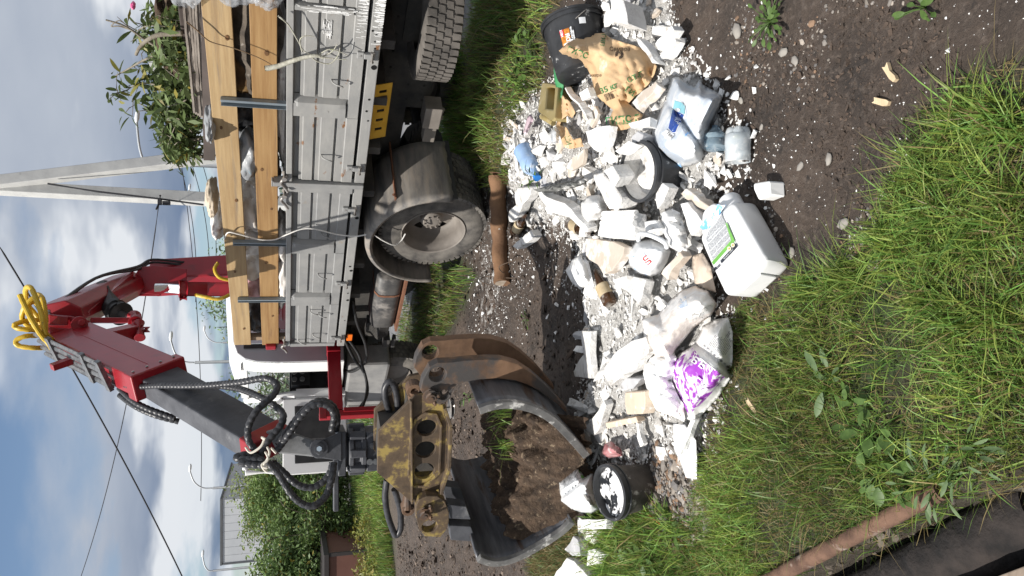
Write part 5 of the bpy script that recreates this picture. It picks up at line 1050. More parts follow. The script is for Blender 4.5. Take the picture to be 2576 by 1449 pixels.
rc = lambda pts: [(1744.1 + a / 4.908, 469.6 + b / 4.908) for a, b in pts]
pm = np.linalg.lstsq(np.c_[[p[:2] for p in (T1, T2, T3, T4)], np.ones(4)], np.array([p[2] for p in (T1, T2, T3, T4)]), rcond=None)[0]
def onlid(pts, e): return [G(X, Y, zb + hz + e) for X, Y in rc(pts)]
def quad(name, pts, e, mat): mb = P_(); P = onlid(pts, e); mb.add(P, [tuple(range(len(P)))]); mb.build(name, mat, cm, fixn=False)
m_lgrey = M('label_fine_print', (.25, .26, .28), (.46, .47, .48), scale=160, detail=2, rough=.5, world=True, lo=.44, hi=.56); m_lgreen = M('label_green', (.12, .33, .06), (.18, .42, .10), scale=9, rough=.5, world=True, c3=(.1, .13, .1), lo3=.6, hi3=.66, scale3=16); m_ldark = M('label_dark', (.015, .02, .03), (.03, .035, .05), scale=9, rough=.5)
quad('label', [(345, 330), (545, 738), (272, 1038), (110, 545), (200, 520), (285, 400)], .0035, m_lw)
quad('fine_print', [(342, 340), (398, 450), (470, 655), (235, 915), (155, 640), (190, 540), (265, 470)], .0055, m_lgrey)
quad('green_band', [(395, 440), (420, 455), (512, 672), (250, 968), (228, 930), (466, 662)], .0075, m_lgreen)
quad('dark_band', [(525, 700), (546, 742), (350, 950), (330, 915)], .0075, m_ldark); quad('dark_band', [(255, 1000), (272, 1040), (292, 1018), (275, 985)], .0075, m_ldark)
for k in range(9): quad('barcode_bar', [(285 + k * 4, 990 - k * 5), (287.5 + k * 4, 987 - k * 5), (305 + k * 4, 1015 - k * 5), (302.5 + k * 4, 1018 - k * 5)], .0075, m_ldark)
for c_ in ((442, 765), (487, 722)):
    quad('label_emblem', [(c_[0] + 24 * math.cos(a), c_[1] + 27 * math.sin(a)) for a in np.linspace(0, 6.28, 19)[:-1]], .009, M('label_cream', (.7, .66, .5), rough=.5)); quad('label_emblem', [(c_[0] + 9 * math.cos(a), c_[1] + 12 * math.sin(a)) for a in np.linspace(0, 6.28, 9)[:-1]], .0105, M('label_orange', (.55, .24, .05), rough=.5))
for (a, b_) in (((275, 470), (385, 720)), ((190, 540), (300, 825)), ((165, 720), (400, 470)), ((210, 880), (455, 620)), ((180, 650), (330, 500)), ((200, 800), (425, 560))):
    quad('label_rule', [(a[0], a[1]), (b_[0], b_[1]), (b_[0] + 4, b_[1] + 3), (a[0] + 4, a[1] + 3)], .0065, m_lw)
quad('paint_smear', [(300, 215), (345, 230), (400, 225), (350, 300), (265, 440), (190, 520), (115, 530), (75, 500), (130, 420), (190, 360), (250, 270)], .0045, m_bs)
t_, _f = text_geo('БЕЛЫЙ ГРУНТ', 1.0); V = np.array(t_); c_ = np.array((436, 832)); d = np.array((.68, -.735)); up = np.array((-.735, -.68)) * 1.0
mb = P_(); mb.add(onlid([tuple(c_ + x * d * 24 + y * up * 24) for x, y in V], .0095), _f); mb.build('label_word', m_lw, cm, fixn=False)
slab('foam_block', 'small clean white foam block on the dirt just right of the big canister', 'block', [(1896, 462), (1931, 455), (1938, 490), (1930, 496), (1905, 503), (1897, 480)], M('white_foam', (.80, .80, .79), rough=.8), .06, .075, jag=0, bevel=.006)
# ---- half crushed canister with red letter
m_wc = M('dusty_white_plastic', (.60, .62, .64), (.72, .73, .74), scale=4, rough=.4, world=True, c3=(.8, .79, .78), lo3=.55, hi3=.68, scale3=9)
wc_ = r6([(1005, 680), (1060, 610), (1180, 600), (1285, 640), (1318, 690), (1290, 770), (1240, 850), (1165, 885), (1080, 860), (1010, 800), (985, 730)]); wp_ = np.array(wc_)
LW = lambda Q: .04 + .17 * sstep(sdist(Q, wp_), -1, 24) ** .6 + wr(Q, 2, .01, 2, False)
cw = sheet('canister', 'dusty white canister with peeling blue label and red letter sunk in the heap', 'canister', wc_, lambda Q, d: LW(Q), m_wc, 5, .003)
mb = P_(); mb.tube(smooth_path([GP(*r6([(1075, 610)])[0], .19), GP(*r6([(1085, 560)])[0], .21), GP(*r6([(1170, 570)])[0], .22), GP(*r6([(1270, 620)])[0], .20), GP(*r6([(1290, 660)])[0], .17)], 6), .012, 9); mb.build('handle', m_wc, cw, smooth=50)
patch('label', r6([(1000, 715), (1120, 700), (1180, 840), (1140, 880), (1060, 850), (1000, 770)]), LW, M('torn_blue_label', (.16, .36, .66), (.62, .70, .80), scale=10, rough=.5, world=True, c3=(.78, .8, .82), lo3=.48, hi3=.55, scale3=12), cw, .004)
decal('UЛ', r6([(1135, 760)])[0], (.62, .78), 17, LW, M('red_letter', (.62, .03, .03), rough=.5), 'label_letter', cw, .03, .008)
# ---- buckets
m_bk = M('black_bucket', (.018, .019, .021), (.04, .042, .046), scale=8, rough=.42, world=True, c3=(.42, .42, .42), lo3=.62, hi3=.69, scale3=16)
m_bkd = M('black_bucket_muddy', (.045, .04, .036), (.10, .088, .078), scale=10, rough=.85, world=True, bump=.2, c3=(.45, .43, .40), lo3=.57, hi3=.68, scale3=18)
m_paint = M('drying_white_paint', (.80, .80, .80), (.70, .70, .70), scale=4, rough=.3, world=True, c3=(.015, .017, .02), lo3=.50, hi3=.53, scale3=9)
def bucket(lab, base, axis_, r0, r1, h, mat, inner, fill, fillm, bail=True):
    base = Vector(base); ax_ = Vector(axis_).normalized(); t = thing('bucket', lab, 'bucket', base)
    mb = P_(); mb.rev([(0, 0), (r0 * .95, 0), (r0, .006), (r1, h)], 44, base, ax_); mb.build('wall', mat, t, smooth=40)
    mb = P_(); mb.rev([(r1, h), (r1 - .004, h), (r0 - .004, .02), (0, .02)], 44, base, ax_); mb.build('inside', inner, t, smooth=40)
    mb = P_(); mb.rev([(r1 + .001, h - .045), (r1 + .008, h - .045), (r1 + .008, h - .038), (r1 + .003, h - .037), (r1 + .003, h - .016), (r1 + .010, h - .015), (r1 + .010, h), (r1 - .005, h + .003), (r1 - .006, h - .01)], 44, base, ax_); mb.build('rim', m_bk, t, smooth=40)
    if fillm:
        A_, B_, _ = basis(ax_); rf = r0 + (r1 - r0) * fill - .006; c = base + ax_ * h * fill; mb = P_(); vs = [c + ax_ * .01]
        for j in range(1, 9):
            for k in range(36): a = 2 * math.pi * k / 36; p = c + (A_ * math.cos(a) + B_ * math.sin(a)) * rf * j / 8; vs.append(p + ax_ * .03 * mnoise.fractal(p * 9, 1, 2, 4))
        fs = [(0, 1 + k, 1 + (k + 1) % 36) for k in range(36)] + [(1 + j * 36 + k, 1 + (j + 1) * 36 + k, 1 + (j + 1) * 36 + (k + 1) % 36, 1 + j * 36 + (k + 1) % 36) for j in range(7) for k in range(36)]
        mb.add(vs, fs); mb.build('contents', fillm, t, smooth=40)
    if bail:
        A_, B_, _ = basis(ax_); mb = P_(); c = base + ax_ * (h - .04); mb.tube([c + (A_ * math.cos(a) + (B_ * .55 - ax_ * .35) * math.sin(a)) * (r1 + .014) for a in np.linspace(0, math.pi, 24)], .003, 6); mb.build('bail', m_bolt, t)
    return t
b0 = GP(1618, 1222); bucket('upright black bucket smeared inside with drying white paint, left of the heap', (b0.x, b0.y, b0.z - .01), (-.03, -.20, 1), .118, .142, .245, m_bkd, m_bk, .86, m_paint)
c_ = GP(1604, 431, .15); ax_ = Vector((-.10, -.16, 1)).normalized(); bucket('black bucket standing half buried in mid heap with rubble and white walls inside', c_ - ax_ * .25, ax_, .125, .146, .25, m_bk, m_pl, .62, m_pl, False)
mb = P_(); cc_ = GP(1442, 60, .13); ax_ = Vector((1, .22, .10)).normalized()
bk = bucket('black builders bucket lying on its side with orange label behind the torn sack', cc_ - ax_ * .36, ax_, .165, .205, .37, m_bk, m_bk, .3, m_pl)
# label on its side: built on the bucket wall
base_ = cc_ - ax_ * .36; A_, B_, _ = basis(ax_)
view = (Vector(CAM) - cc_); view = (view - ax_ * view.dot(ax_)).normalized(); side_ = ax_.cross(view)
def onb(s_, a, e=.002): r = .165 + .04 * s_ / .37 + e; return base_ + ax_ * s_ + (view * math.cos(a) + side_ * math.sin(a)) * r
def bpatch(name, s0, s1, a0, a1, mat, e, n=6): mb = P_(); mb.add([onb(s, a0 + (a1 - a0) * k / n, e) for k in range(n + 1) for s in (s0, s1)], [(2 * k, 2 * k + 1, 2 * k + 3, 2 * k + 2) for k in range(n)]); mb.build(name, mat, bk, fixn=False)
m_lor = M('label_nuts', (.30, .09, .01), (.62, .25, .03), scale=60, rough=.45, world=True)
sg = -1 if onb(.2, .5).z > onb(.2, -.5).z else 1
up_a = lambda a: -sg * a
bpatch('label', .13, .24, up_a(.02), up_a(.50), m_lor, .002); bpatch('label_band', .13, .24, up_a(.0), up_a(.16), M('label_black', (.03, .03, .03), rough=.4), .0035); bpatch('label_badge', .20, .24, up_a(.36), up_a(.50), M('label_red', (.60, .02, .03), rough=.4), .0045); bpatch('sticker', .25, .29, up_a(-.42), up_a(-.20), m_lw, .002); bpatch('barcode_strip', .12, .15, up_a(.05), up_a(.45), m_lw, .005)
def btext(body, s, a, size, mat): 
    v, f = text_geo(body, size, .0008); mb = P_(); mb.add([onb(s + x, up_a(a) + -sg * y / .18, .0062) for x, y in v], f); mb.build('label_word', mat, bk, fixn=False)
btext('НЕСТ', .22, .43, .018, m_lw); btext('Цри', .165, .26, .045, m_lw); btext('АРТ-ФЕСТИВАЛЬ', .19, .10, .012, m_lw); btext('УМНОЖАЕМ', .185, .045, .010, m_lw)
# ------------------------------------------------------------------ slabs, boards and bags traced from the heap
slab('white_board', 'long clean white trim board slanting across the bare soil by the dark sheet', 'board', r6([(300, 240), (340, 238), (560, 370), (700, 520), (690, 548), (655, 540), (410, 352), (310, 270)]), m_pl2, .045, .11, jag=.004)
slab('beige_plank', 'pale beige plank lying at the lower corner of the torn kraft sack', 'plank', r5([(1005, 772), (1212, 612), (1243, 645), (1050, 818)]), m_dry, .03, .13, jag=.003)
slab('tan_block', 'square tan block lying flat in the rubble left of the drywall slab', 'block', r7([(612, 350), (708, 345), (716, 482), (612, 486)]), m_tan, .055, .12, jag=.004, bevel=.006)
slab('drywall_slab', 'large pale drywall slab leaning beside the rolled plaster bag', 'slab', r7([(480, 190), (580, 70), (740, 20), (735, 110), (650, 215), (560, 315), (482, 235)]), m_pl, .035, .14, tilt=-.1)
slab('striped_board', 'broken board with grooved white stripes at the edge of the grapple shadow', 'board', r7([(345, -15), (410, -12), (400, 150), (390, 270), (340, 258)]), m_pl, .03, .08)
slab('plaster_bar', 'slim cream plaster bar lying left of the square tan block', 'bar', r7([(485, 535), (680, 497), (692, 530), (500, 570)]), m_tan, .04, .09, jag=.004)
slab('plaster_slab', 'pale ribbed plaster slab between the cream bar and the grapple jaw', 'slab', r7([(380, 560), (470, 402), (508, 430), (430, 610)]), m_pl, .04, .08)
slab('plaster_slab', 'larger blocky plaster lump stacked left of the half buried black bucket', 'slab', r6([(730, 110), (795, 95), (870, 180), (960, 290), (940, 362), (850, 370), (790, 270)]), m_pl, .08, .17, bevel=.006)
slab('plaster_slab', 'blocky plaster lump touching the rim of the half buried black bucket', 'slab', r6([(810, 80), (862, 40), (942, 140), (880, 215)]), m_pl, .07, .20, bevel=.006)
slab('cardboard_piece', 'tan cardboard piece curled at the heap edge near the blue bottle', 'cardboard', r5([(520, 1268), (590, 1190), (655, 1120), (660, 1240), (560, 1290)]), m_dry, .008, .12)
slab('cardboard_piece', 'tan cardboard square under the lower edge of the torn sack', 'cardboard', r5([(650, 815), (745, 800), (775, 850), (722, 962), (640, 880)]), m_dry, .008, .10)
slab('plaster_slab', 'end of a white trim piece stuck up beside the log', 'slab', r6([(150, 210), (240, 205), (250, 262), (190, 380), (130, 470), (105, 468)]), m_pl, .06, .12, bevel=.005)
slab('plaster_slab', 'white crumbly block beside the brown bottle and the log', 'slab', r6([(118, 650), (260, 530), (285, 570), (165, 672)]), m_pl, .06, .09, bevel=.006)
slab('plaster_slab', 'wide tan streaked slab left of the dusty canister with the red letter', 'slab', r6([(700, 590), (860, 615), (980, 655), (960, 760), (880, 830), (800, 860), (680, 720)]), m_dry, .03, .13)
slab('plaster_slab', 'broad white slab below the tan streaked slab', 'slab', r6([(870, 900), (1000, 870), (1145, 905), (1120, 1000), (1080, 1085), (950, 985)]), m_pl, .04, .12)
slab('plank_offcut', 'beige plank offcut leaning on the dusty canister with the red letter', 'plank', r6([(1235, 860), (1382, 690), (1416, 732), (1280, 908)]), m_dry, .03, .16, jag=.003)
slab('plank_offcut', 'beige plank offcut pointing at the blue smear of the big white canister', 'plank', r6([(1385, 255), (1430, 215), (1602, 345), (1590, 385), (1480, 332)]), m_dry, .03, .12, jag=.003)
slab('plaster_slab', 'tilted white slab in front of the half buried black bucket', 'slab', r6([(1190, 300), (1250, 170), (1310, 210), (1260, 310), (1220, 372)]), m_pl, .04, .15)
slab('plaster_slab', 'torn white plaster sheet beside the blue smear of the big canister', 'slab', r6([(1390, 330), (1440, 318), (1520, 400), (1562, 478), (1485, 572), (1430, 500)]), m_pl2, .03, .15)
slab('plaster_slab', 'white block between the cornice piece and the dusty canister', 'slab', r6([(1105, 462), (1210, 450), (1252, 520), (1122, 552)]), m_pl2, .06, .15, bevel=.006)
slab('plaster_slab', 'big white slab at the right end of the heap behind the lying bucket', 'slab', r5([(862, -10), (960, -6), (1000, 100), (985, 180), (835, 152)]), m_pl2, .12, .22, bevel=.006)
slab('plaster_slab', 'upper white strip standing right of the torn sack', 'slab', r5([(1200, 332), (1318, 190), (1348, 230), (1225, 378)]), m_pl2, .04, .12)
slab('plaster_slab', 'lower white strip standing right of the torn sack', 'slab', r5([(1230, 430), (1345, 282), (1362, 312), (1255, 452)]), m_pl2, .04, .09)
slab('plaster_slab', 'long curved white strip along the right edge of the torn sack', 'slab', r5([(1050, 280), (1090, 300), (1180, 400), (1215, 480), (1180, 475), (1070, 330)]), m_pl2, .04, .13)
slab('plaster_slab', 'white slab below the printed word at the foot of the torn sack', 'slab', r5([(990, 930), (1172, 880), (1165, 955), (1012, 965)]), m_pl2, .035, .13)
slab('plaster_slab', 'fan shaped white slab just left of the torn sack foot', 'slab', r5([(662, 990), (850, 945), (835, 1040), (790, 1150), (730, 1130)]), m_pl2, .03, .13)
slab('plaster_slab', 'white strip propped on the grey block above the half buried bucket', 'slab', r5([(895, 1140), (1000, 1060), (1052, 1080), (920, 1162)]), m_pl2, .04, .18)
slab('grey_block', 'grey block end beside the white strip above the half buried bucket', 'block', r5([(1010, 1030), (1070, 985), (1116, 1010), (1090, 1072), (1020, 1078)]), m_sgrey, .09, .16, bevel=.006)
slab('drywall_slab', 'square white drywall scrap inside the torn mouth of the kraft sack', 'slab', r5([(620, 702), (688, 662), (712, 730), (650, 762)]), m_pl2, .02, .15)
slab('plaster_slab', 'long thin white batten inside the torn mouth of the kraft sack', 'slab', r5([(515, 668), (535, 660), (700, 900), (680, 910)]), m_pl2, .02, .14, jag=.002)
slab('plaster_slab', 'white cracked slab under the black paint bucket by the grapple jaw', 'slab', r7([(350, 1112), (495, 1108), (497, 1166), (345, 1172)]), m_pl2, .05, .09)
slab('plaster_slab', 'flat cracked slab piece lying below the white cracked slab', 'slab', r7([(330, 1095), (440, 1185), (420, 1262), (335, 1215)]), m_pl2, .03, .05)
slab('plaster_slab', 'large grooved white slab at the left frame edge in the grass', 'slab', r7([(270, 1340), (330, 1385), (395, 1470), (380, 1500), (170, 1500), (200, 1420)]), m_pl2, .07, .10)
slab('plaster_slab', 'small white slab in the grass beside the grooved slab', 'slab', r7([(390, 1295), (425, 1288), (487, 1322), (430, 1380), (380, 1390)]), m_pl2, .04, .07)
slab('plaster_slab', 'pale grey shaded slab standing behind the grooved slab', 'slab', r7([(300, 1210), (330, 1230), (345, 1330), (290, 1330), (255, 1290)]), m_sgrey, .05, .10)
slab('white_rod', 'white wooden lath lying across the papers below the purple bag', 'lath', r7([(908, 716), (1010, 508), (1036, 518), (936, 726)]), m_pl2, .02, .10, jag=.002)
slab('narrow_strip', 'narrow white strip standing in the crumbs left of the papers', 'strip', r7([(660, 520), (688, 540), (720, 660), (700, 682)]), m_pl2, .02, .08)
slab('plaster_slab', 'pale grey lump right of the square tan block', 'slab', r7([(575, 300), (612, 264), (682, 272), (672, 332), (600, 345)]), m_sgrey, .05, .12)
# cornice piece with raised bands
cor = slab('cornice_piece', 'white plaster cornice length with raised bands in the middle of the heap', 'cornice', r6([(805, 400), (1070, 392), (1050, 500), (1030, 585), (860, 592), (770, 570), (790, 480)]), m_pl2, .05, .15, jag=.004)
for a, b_ in (((812, 408), (1060, 400)), ((808, 445), (1055, 440)), ((800, 478), (1048, 476))):
    p, q = GP(*r6([a])[0], .158), GP(*r6([b_])[0], .158); mb = P_(); mb.tube([p, q], .016, 8); mb.build('raised_band', m_pl2, cor, smooth=60)
# dark stiff sheet and paper, bags
m_roof = M('dark_roofing', (.09, .095, .09), (.20, .20, .19), scale=6, rough=.8, world=True, bump=.2, c3=(.65, .64, .62), lo3=.54, hi3=.64, scale3=10)
rs = r5([(285, 1432), (400, 1402), (500, 1382), (690, 1340), (700, 1362), (640, 1400), (520, 1432), (420, 1452), (330, 1450)])
sheet('roofing_sheet', 'dark folded roofing sheet dusted white above the white trim board', 'sheet', rs, lambda Q, d: .10 + .10 * sstep(d, 0, 16) + wr(Q, 3, .01, 4), m_roof, 5, .004)
m_pap = M('white_paper', (.70, .695, .68), (.80, .795, .785), scale=4, rough=.8, world=True, bump=.25, bscale=20, c3=(.56, .48, .42), lo3=.62, hi3=.72, scale3=6)
m_papb = M('bright_paper', (.78, .78, .775), (.82, .82, .815), scale=4, rough=.8, world=True, bump=.2, bscale=20)
m_bagt = M('plaster_sack', (.60, .51, .44), (.76, .72, .68), scale=3.5, rough=.8, world=True, bump=.35, bscale=22, c3=(.81, .80, .785), lo3=.46, hi3=.58, scale3=6)
rb = [(1615, 803), (1655, 792), (1690, 752), (1712, 733), (1750, 719), (1782, 733), (1803, 766), (1790, 792), (1745, 824), (1700, 880), (1690, 902), (1652, 902), (1622, 860)]; rbp = np.array(rb); axd = np.array([.73, -.68])
LB = lambda Q: .03 + .20 * np.sqrt(np.clip(sstep(sdist(Q, rbp), -2, 38), 0, 1)) + crease(Q, axd, 1.6, .012, 3) + wr(Q, 2.6, .014, 5)
sk = sheet('plaster_sack', 'rolled up dusty plaster sack with faded print above the purple bag', 'sack', rb, lambda Q, d: LB(Q), m_bagt, 5, .003)
patch('blue_print', [(1700, 755), (1725, 745), (1730, 770), (1705, 778)], LB, M('faded_blue', (.3, .4, .55), (.6, .64, .68), scale=20, rough=.8, world=True), sk, .004)
patch('grey_print', [(1740, 790), (1790, 765), (1760, 815), (1745, 820)], LB, M('speckled_print', (.28, .27, .26), (.7, .69, .67), scale=26, rough=.8, world=True, lo=.45, hi=.55), sk, .004)
cb = [(1622, 905), (1690, 872), (1702, 900), (1690, 960), (1712, 1010), (1722, 1062), (1690, 1045), (1650, 1030), (1630, 990), (1618, 940)]; cbp = np.array(cb)
sheet('crumpled_paper', 'bright white crumpled paper bag between the drywall slab and the purple bag', 'paper', cb, lambda Q, d: .05 + .07 * sstep(d, 0, 25) + crease(Q, (1, .4), 2.4, .03, 5) + wr(Q, 2.5, .03, 7), m_papb, 5, .002)
sheet('crumpled_paper', 'crumpled white paper left of the big canister label', 'paper', r6([(1240, 400), (1330, 370), (1385, 395), (1440, 560), (1455, 690), (1390, 700), (1300, 650), (1265, 540)]), lambda Q, d: .10 + .06 * sstep(d, 0, 20) + crease(Q, (1, .5), 2.2, .028, 6) + wr(Q, 3, .02, 7), m_pap, 5, .002)
sheet('foam_sheet', 'torn white foam paper lying on the bare soil beside the large brown bottle', 'sheet', r6([(525, 835), (580, 750), (640, 715), (700, 770), (742, 960), (700, 930), (640, 982), (570, 920)]), lambda Q, d: .05 + .06 * sstep(d, 0, 18) + crease(Q, (.3, 1), 2.4, .022, 2) + wr(Q, 3, .012, 7), m_papb, 5, .003)
sheet('paper_ball', 'rounded wad of crumpled white paper above the cornice piece', 'paper', r6([(640, 325), (700, 270), (780, 265), (832, 300), (838, 400), (765, 452), (690, 470), (650, 430)]), lambda Q, d: .06 + .13 * sstep(d, -1, 22) + wr(Q, 3.2, .02, 9), m_pap, 5, .003)
lp = r7([(900, 540), (970, 545), (1035, 640), (1042, 760), (1040, 872), (975, 860), (940, 760), (905, 690)])
sheet('white_paper', 'white paper sheet lying at the grass edge below the purple bag', 'paper', lp, lambda Q, d: .05 + wr(Q, 2, .015, 3), m_papb, 6, .002)
sheet('sack_flap', 'dusty pale sack flap under the left end of the purple bag', 'sack', r7([(760, 380), (880, 330), (960, 420), (970, 520), (905, 500), (800, 460)]), lambda Q, d: .07 + crease(Q, (1, .6), 2, .02, 5) + wr(Q, 3, .015, 3), m_bagt, 6, .002)
sheet('kraft_scrap', 'brown kraft paper scrap shaded under the upper side of the big canister', 'paper', r6([(1485, 720), (1560, 700), (1620, 800), (1660, 1000), (1600, 980), (1500, 930), (1480, 800)]), lambda Q, d: .06 + .03 * sstep(d, 0, 20) + crease(Q, (.4, 1), 1.6, .02, 5), M('scrap_kraft', (.44, .33, .24), (.60, .52, .44), scale=5, rough=.8, world=True, bump=.3), 6, .002)
sheet('plastic_bag', 'thin reddish plastic bag knotted beside the upright black bucket', 'bag', r7([(470, 720), (490, 660), (530, 645), (585, 690), (600, 730), (520, 745)]), lambda Q, d: .05 + .07 * sstep(d, 0, 14) + wr(Q, 4, .015, 3), M('red_film', (.42, .15, .16), (.60, .32, .33), scale=9, rough=.3, world=True, c3=(.75, .72, .7), lo3=.56, hi3=.66, scale3=12), 4, .002)
sheet('pink_rag', 'pale pink rag at the grass edge of the heap', 'rag', r5([(205, 1000), (240, 880), (265, 860), (285, 900), (250, 980), (225, 1020)]), lambda Q, d: .07 + .03 * sstep(d, 0, 8) + wr(Q, 4, .02, 3), M('pink_cloth', (.60, .44, .50), (.72, .58, .62), scale=9, rough=.9, world=True), 4, .002)
sheet('clear_wrap', 'crumpled clear plastic wrap below the olive canister', 'wrap', r5([(395, 1010), (440, 955), (480, 990), (470, 1080), (410, 1080)]), lambda Q, d: .09 + .05 * sstep(d, 0, 8) + wr(Q, 4, .02, 3), M('clear_film', (.6, .63, .66), (.75, .77, .78), scale=12, rough=.15, world=True, alpha=.6), 4, .002)
# purple printed bag
pb = [(1682, 916), (1709, 890), (1738, 874), (1757, 846), (1768, 820), (1798, 804), (1832, 799), (1843, 836), (1843, 900), (1838, 950), (1806, 1000), (1748, 1062), (1724, 1052), (1690, 976)]; pbp = np.array(pb)
LP = lambda Q: .03 + .13 * sstep(sdist(Q, pbp), -2, 40) - .05 * np.exp(-((Q - np.array((1757, 870))) @ np.array([.62, -.78]) / 10) ** 2) + crease(Q, (.77, .64), 1.0, .008, 3) + wr(Q, 2, .010, 5)
pbag = sheet('printed_bag', 'white plaster bag with worn purple printed block and lettering at the grass edge', 'bag', pb, lambda Q, d: LP(Q), m_pap, 5, .003)
rp = lambda pts: [(1643.5 + a / 4.8, 784.9 + b / 4.8) for a, b in pts]
m_pur = M('purple_print', (.26, .03, .38), (.34, .06, .46), scale=9, rough=.6, world=True, c3=(.72, .69, .74), lo3=.465, hi3=.54, scale3=15)
patch('purple_panel', rp([(195, 640), (480, 430), (560, 545), (700, 660), (868, 790), (735, 945), (440, 1255), (330, 1080), (240, 860)]), LP, m_pur, pbag, .005, 4)
m_wp2 = M('print_white_worn', (.74, .73, .74), (.80, .79, .80), scale=9, rough=.7, world=True)
for ch, p in zip('БЕТА', ((500, 590), (585, 640), (690, 720), (790, 800))): decal(ch, rp([p])[0], (.77, .64), 26, LP, m_wp2, 'printed_letter', pbag, .02, .013)
for ch, p in zip('ГИП', ((520, 840), (590, 950), (520, 1080))): decal(ch, rp([p])[0], (.77, .64), 27, LP, m_wp2, 'printed_letter', pbag, .02, .013)
decal('смесь штукатурная', rp([(720, 640)])[0], (.76, .65), 4.6, LP, m_sgrey, 'printed_line', pbag, 0, .011)
m_ink = M('grey_ink', (.20, .20, .22), rough=.8)
mb = P_(); rr = random.Random(8)
for k in range(13):
    c_ = np.array((640, 440)) + np.array((18.5, 6.5)) * k; L_ = rr.uniform(150, 330); d = np.array((.56, -.83)); x = 0
    while x < L_:
        w = rr.uniform(12, 40); q = c_ + d * x; P4 = rp([tuple(q), tuple(q + d * w), tuple(q + d * w + np.array((5, 3))), tuple(q + np.array((5, 3)))])
        if sdist(np.array(P4), pbp).min() > 3: mb.add(GV(P4, LP(np.array(P4)) + .007), [(0, 1, 2, 3)])
        x += w + 7
o = mb.build('fine_print', m_ink, pbag, fixn=False); o['kind'] = 'stuff'
for k in range(8):
    q = np.array((600, 410)) + np.array((40, 36)) * k; P4 = rp([tuple(q), tuple(q + np.array((24, 20))), tuple(q + np.array((40, 2))), tuple(q + np.array((16, -18)))]); mb = P_(); mb.add(GV(P4, LP(np.array(P4)) + .007), [(0, 1, 2, 3)]); mb.build('pictogram', m_ink if k % 2 else m_lgrey, pbag, fixn=False)
# cut white canister by the grapple
fc = r7([(190, 880), (330, 788), (372, 850), (420, 830), (430, 950), (445, 985), (460, 1050), (410, 1075), (300, 1062), (205, 1015)]); fp = np.array(fc)
LF = lambda Q: .08 + .22 * sstep(sdist(Q, fp), -1, 24) ** .6 - .04 * np.exp(-((Q - np.array(r7([(310, 915)])[0])) @ np.array([.62, .78]) / 4) ** 2)
fcan = sheet('canister', 'cut open white canister with grey label tipped at the grapple mouth', 'canister', fc, lambda Q, d: LF(Q), m_wc, 5, .003)
rq = lambda pts: [(1355.1 + a / 5.143, 1167.3 + b / 5.143) for a, b in pts]
patch('label', rq([(205, 215), (480, 30), (560, 175), (300, 330), (215, 300)]), LF, m_lgrey, fcan, .004); patch('green_band', rq([(490, 40), (530, 40), (600, 170), (560, 190)]), LF, m_lgreen, fcan, .005)
patch('hollow', rq([(575, 395), (640, 400), (745, 465), (715, 545), (620, 470)]), LF, M('hollow_shade_patch', (.30, .29, .27), rough=.6), fcan, .005)  # shade of the opening painted as a dark patch on the surface
# log by the wheel
m_log = M('peeled_log', (.115, .06, .032), (.21, .115, .06), scale=5, stretch=(1, 1, 1), rough=.85, world=True, bump=.5, bscale=14, c3=(.60, .57, .53), lo3=.66, hi3=.72, scale3=14)
lg = [GP(1252, 438, .06), GP(1254, 520, .062), GP(1258, 610, .06), GP(1264, 712, .058)]; P = smooth_path(lg, 8)
t = thing('log', 'peeled brown log lying on the ground in front of the truck wheel', 'log', P[12] - Vector((0, 0, .07)))
mb = P_(); mb.tube([p + Vector((0, 0, .006 * math.sin(i * 1.1))) for i, p in enumerate(P)], [.076 + .008 * mnoise.noise(Vector((i * .3, 0, 0))) for i in range(len(P))], 18); mb.build('trunk', m_log, t, smooth=50)
mb = P_(); d = (P[-1] - P[-2]).normalized(); mb.cyl(P[-1], P[-1] + d * .004, .066, 18); mb.build('cut_face', M('cut_wood', (.25, .2, .15), (.36, .3, .24), scale=20, rough=.9, world=True), t)
for p, q in (((1225, 690), (1290, 700)), ((1270, 690), (1310, 650)), ((1240, 720), (1235, 690))):
    mb = P_(); a, b_ = GP(*p, .05), GP(*q, .02); mb.tube(smooth_path([a, a.lerp(b_, .5) + Vector((0, 0, .12)), b_], 6), .004, 5); mb.build('twig', M('twig_bark', (.10, .07, .05), rough=.9), t)
# ------------------------------------------------------------------ loose plaster chunks (counted pieces) and crumbs (uncounted)
def hull_mesh(name, r, flat=1.0, n=14):
    b = bmesh.new()
    for _ in range(n):
        v = Vector((r.uniform(-1, 1), r.uniform(-1, 1), r.uniform(-1, 1))); v = v / max(abs(v.x), abs(v.y), abs(v.z)) * r.uniform(.78, 1); v.z *= flat; b.verts.new(v * .5)
    bmesh.ops.convex_hull(b, input=b.verts); bmesh.ops.delete(b, geom=[v for v in b.verts if not v.link_faces], context='VERTS')
    bmesh.ops.bevel(b, geom=list(b.edges), offset=.025, segments=1, affect='EDGES', clamp_overlap=True)
    bmesh.ops.triangulate(b, faces=b.faces); bmesh.ops.subdivide_edges(b, edges=[e for e in b.edges if e.calc_length() > .22], cuts=1); k = Vector((r.uniform(0, 50), 0, 0))
    for v in b.verts: v.co *= 1 + .11 * mnoise.noise(v.co * 4 + k) + .07 * mnoise.noise(v.co * 11 + k)
    me = bpy.data.meshes.new(name); b.to_mesh(me); b.free(); return me
rr = random.Random(21); chunk_me = [hull_mesh('plaster_chunk', rr, rr.choice((1, .8, .6)), rr.choice((9, 13, 18, 24))) for _ in range(14)]; strip_me = [hull_mesh('plaster_strip', rr, .8, 8) for _ in range(6)]
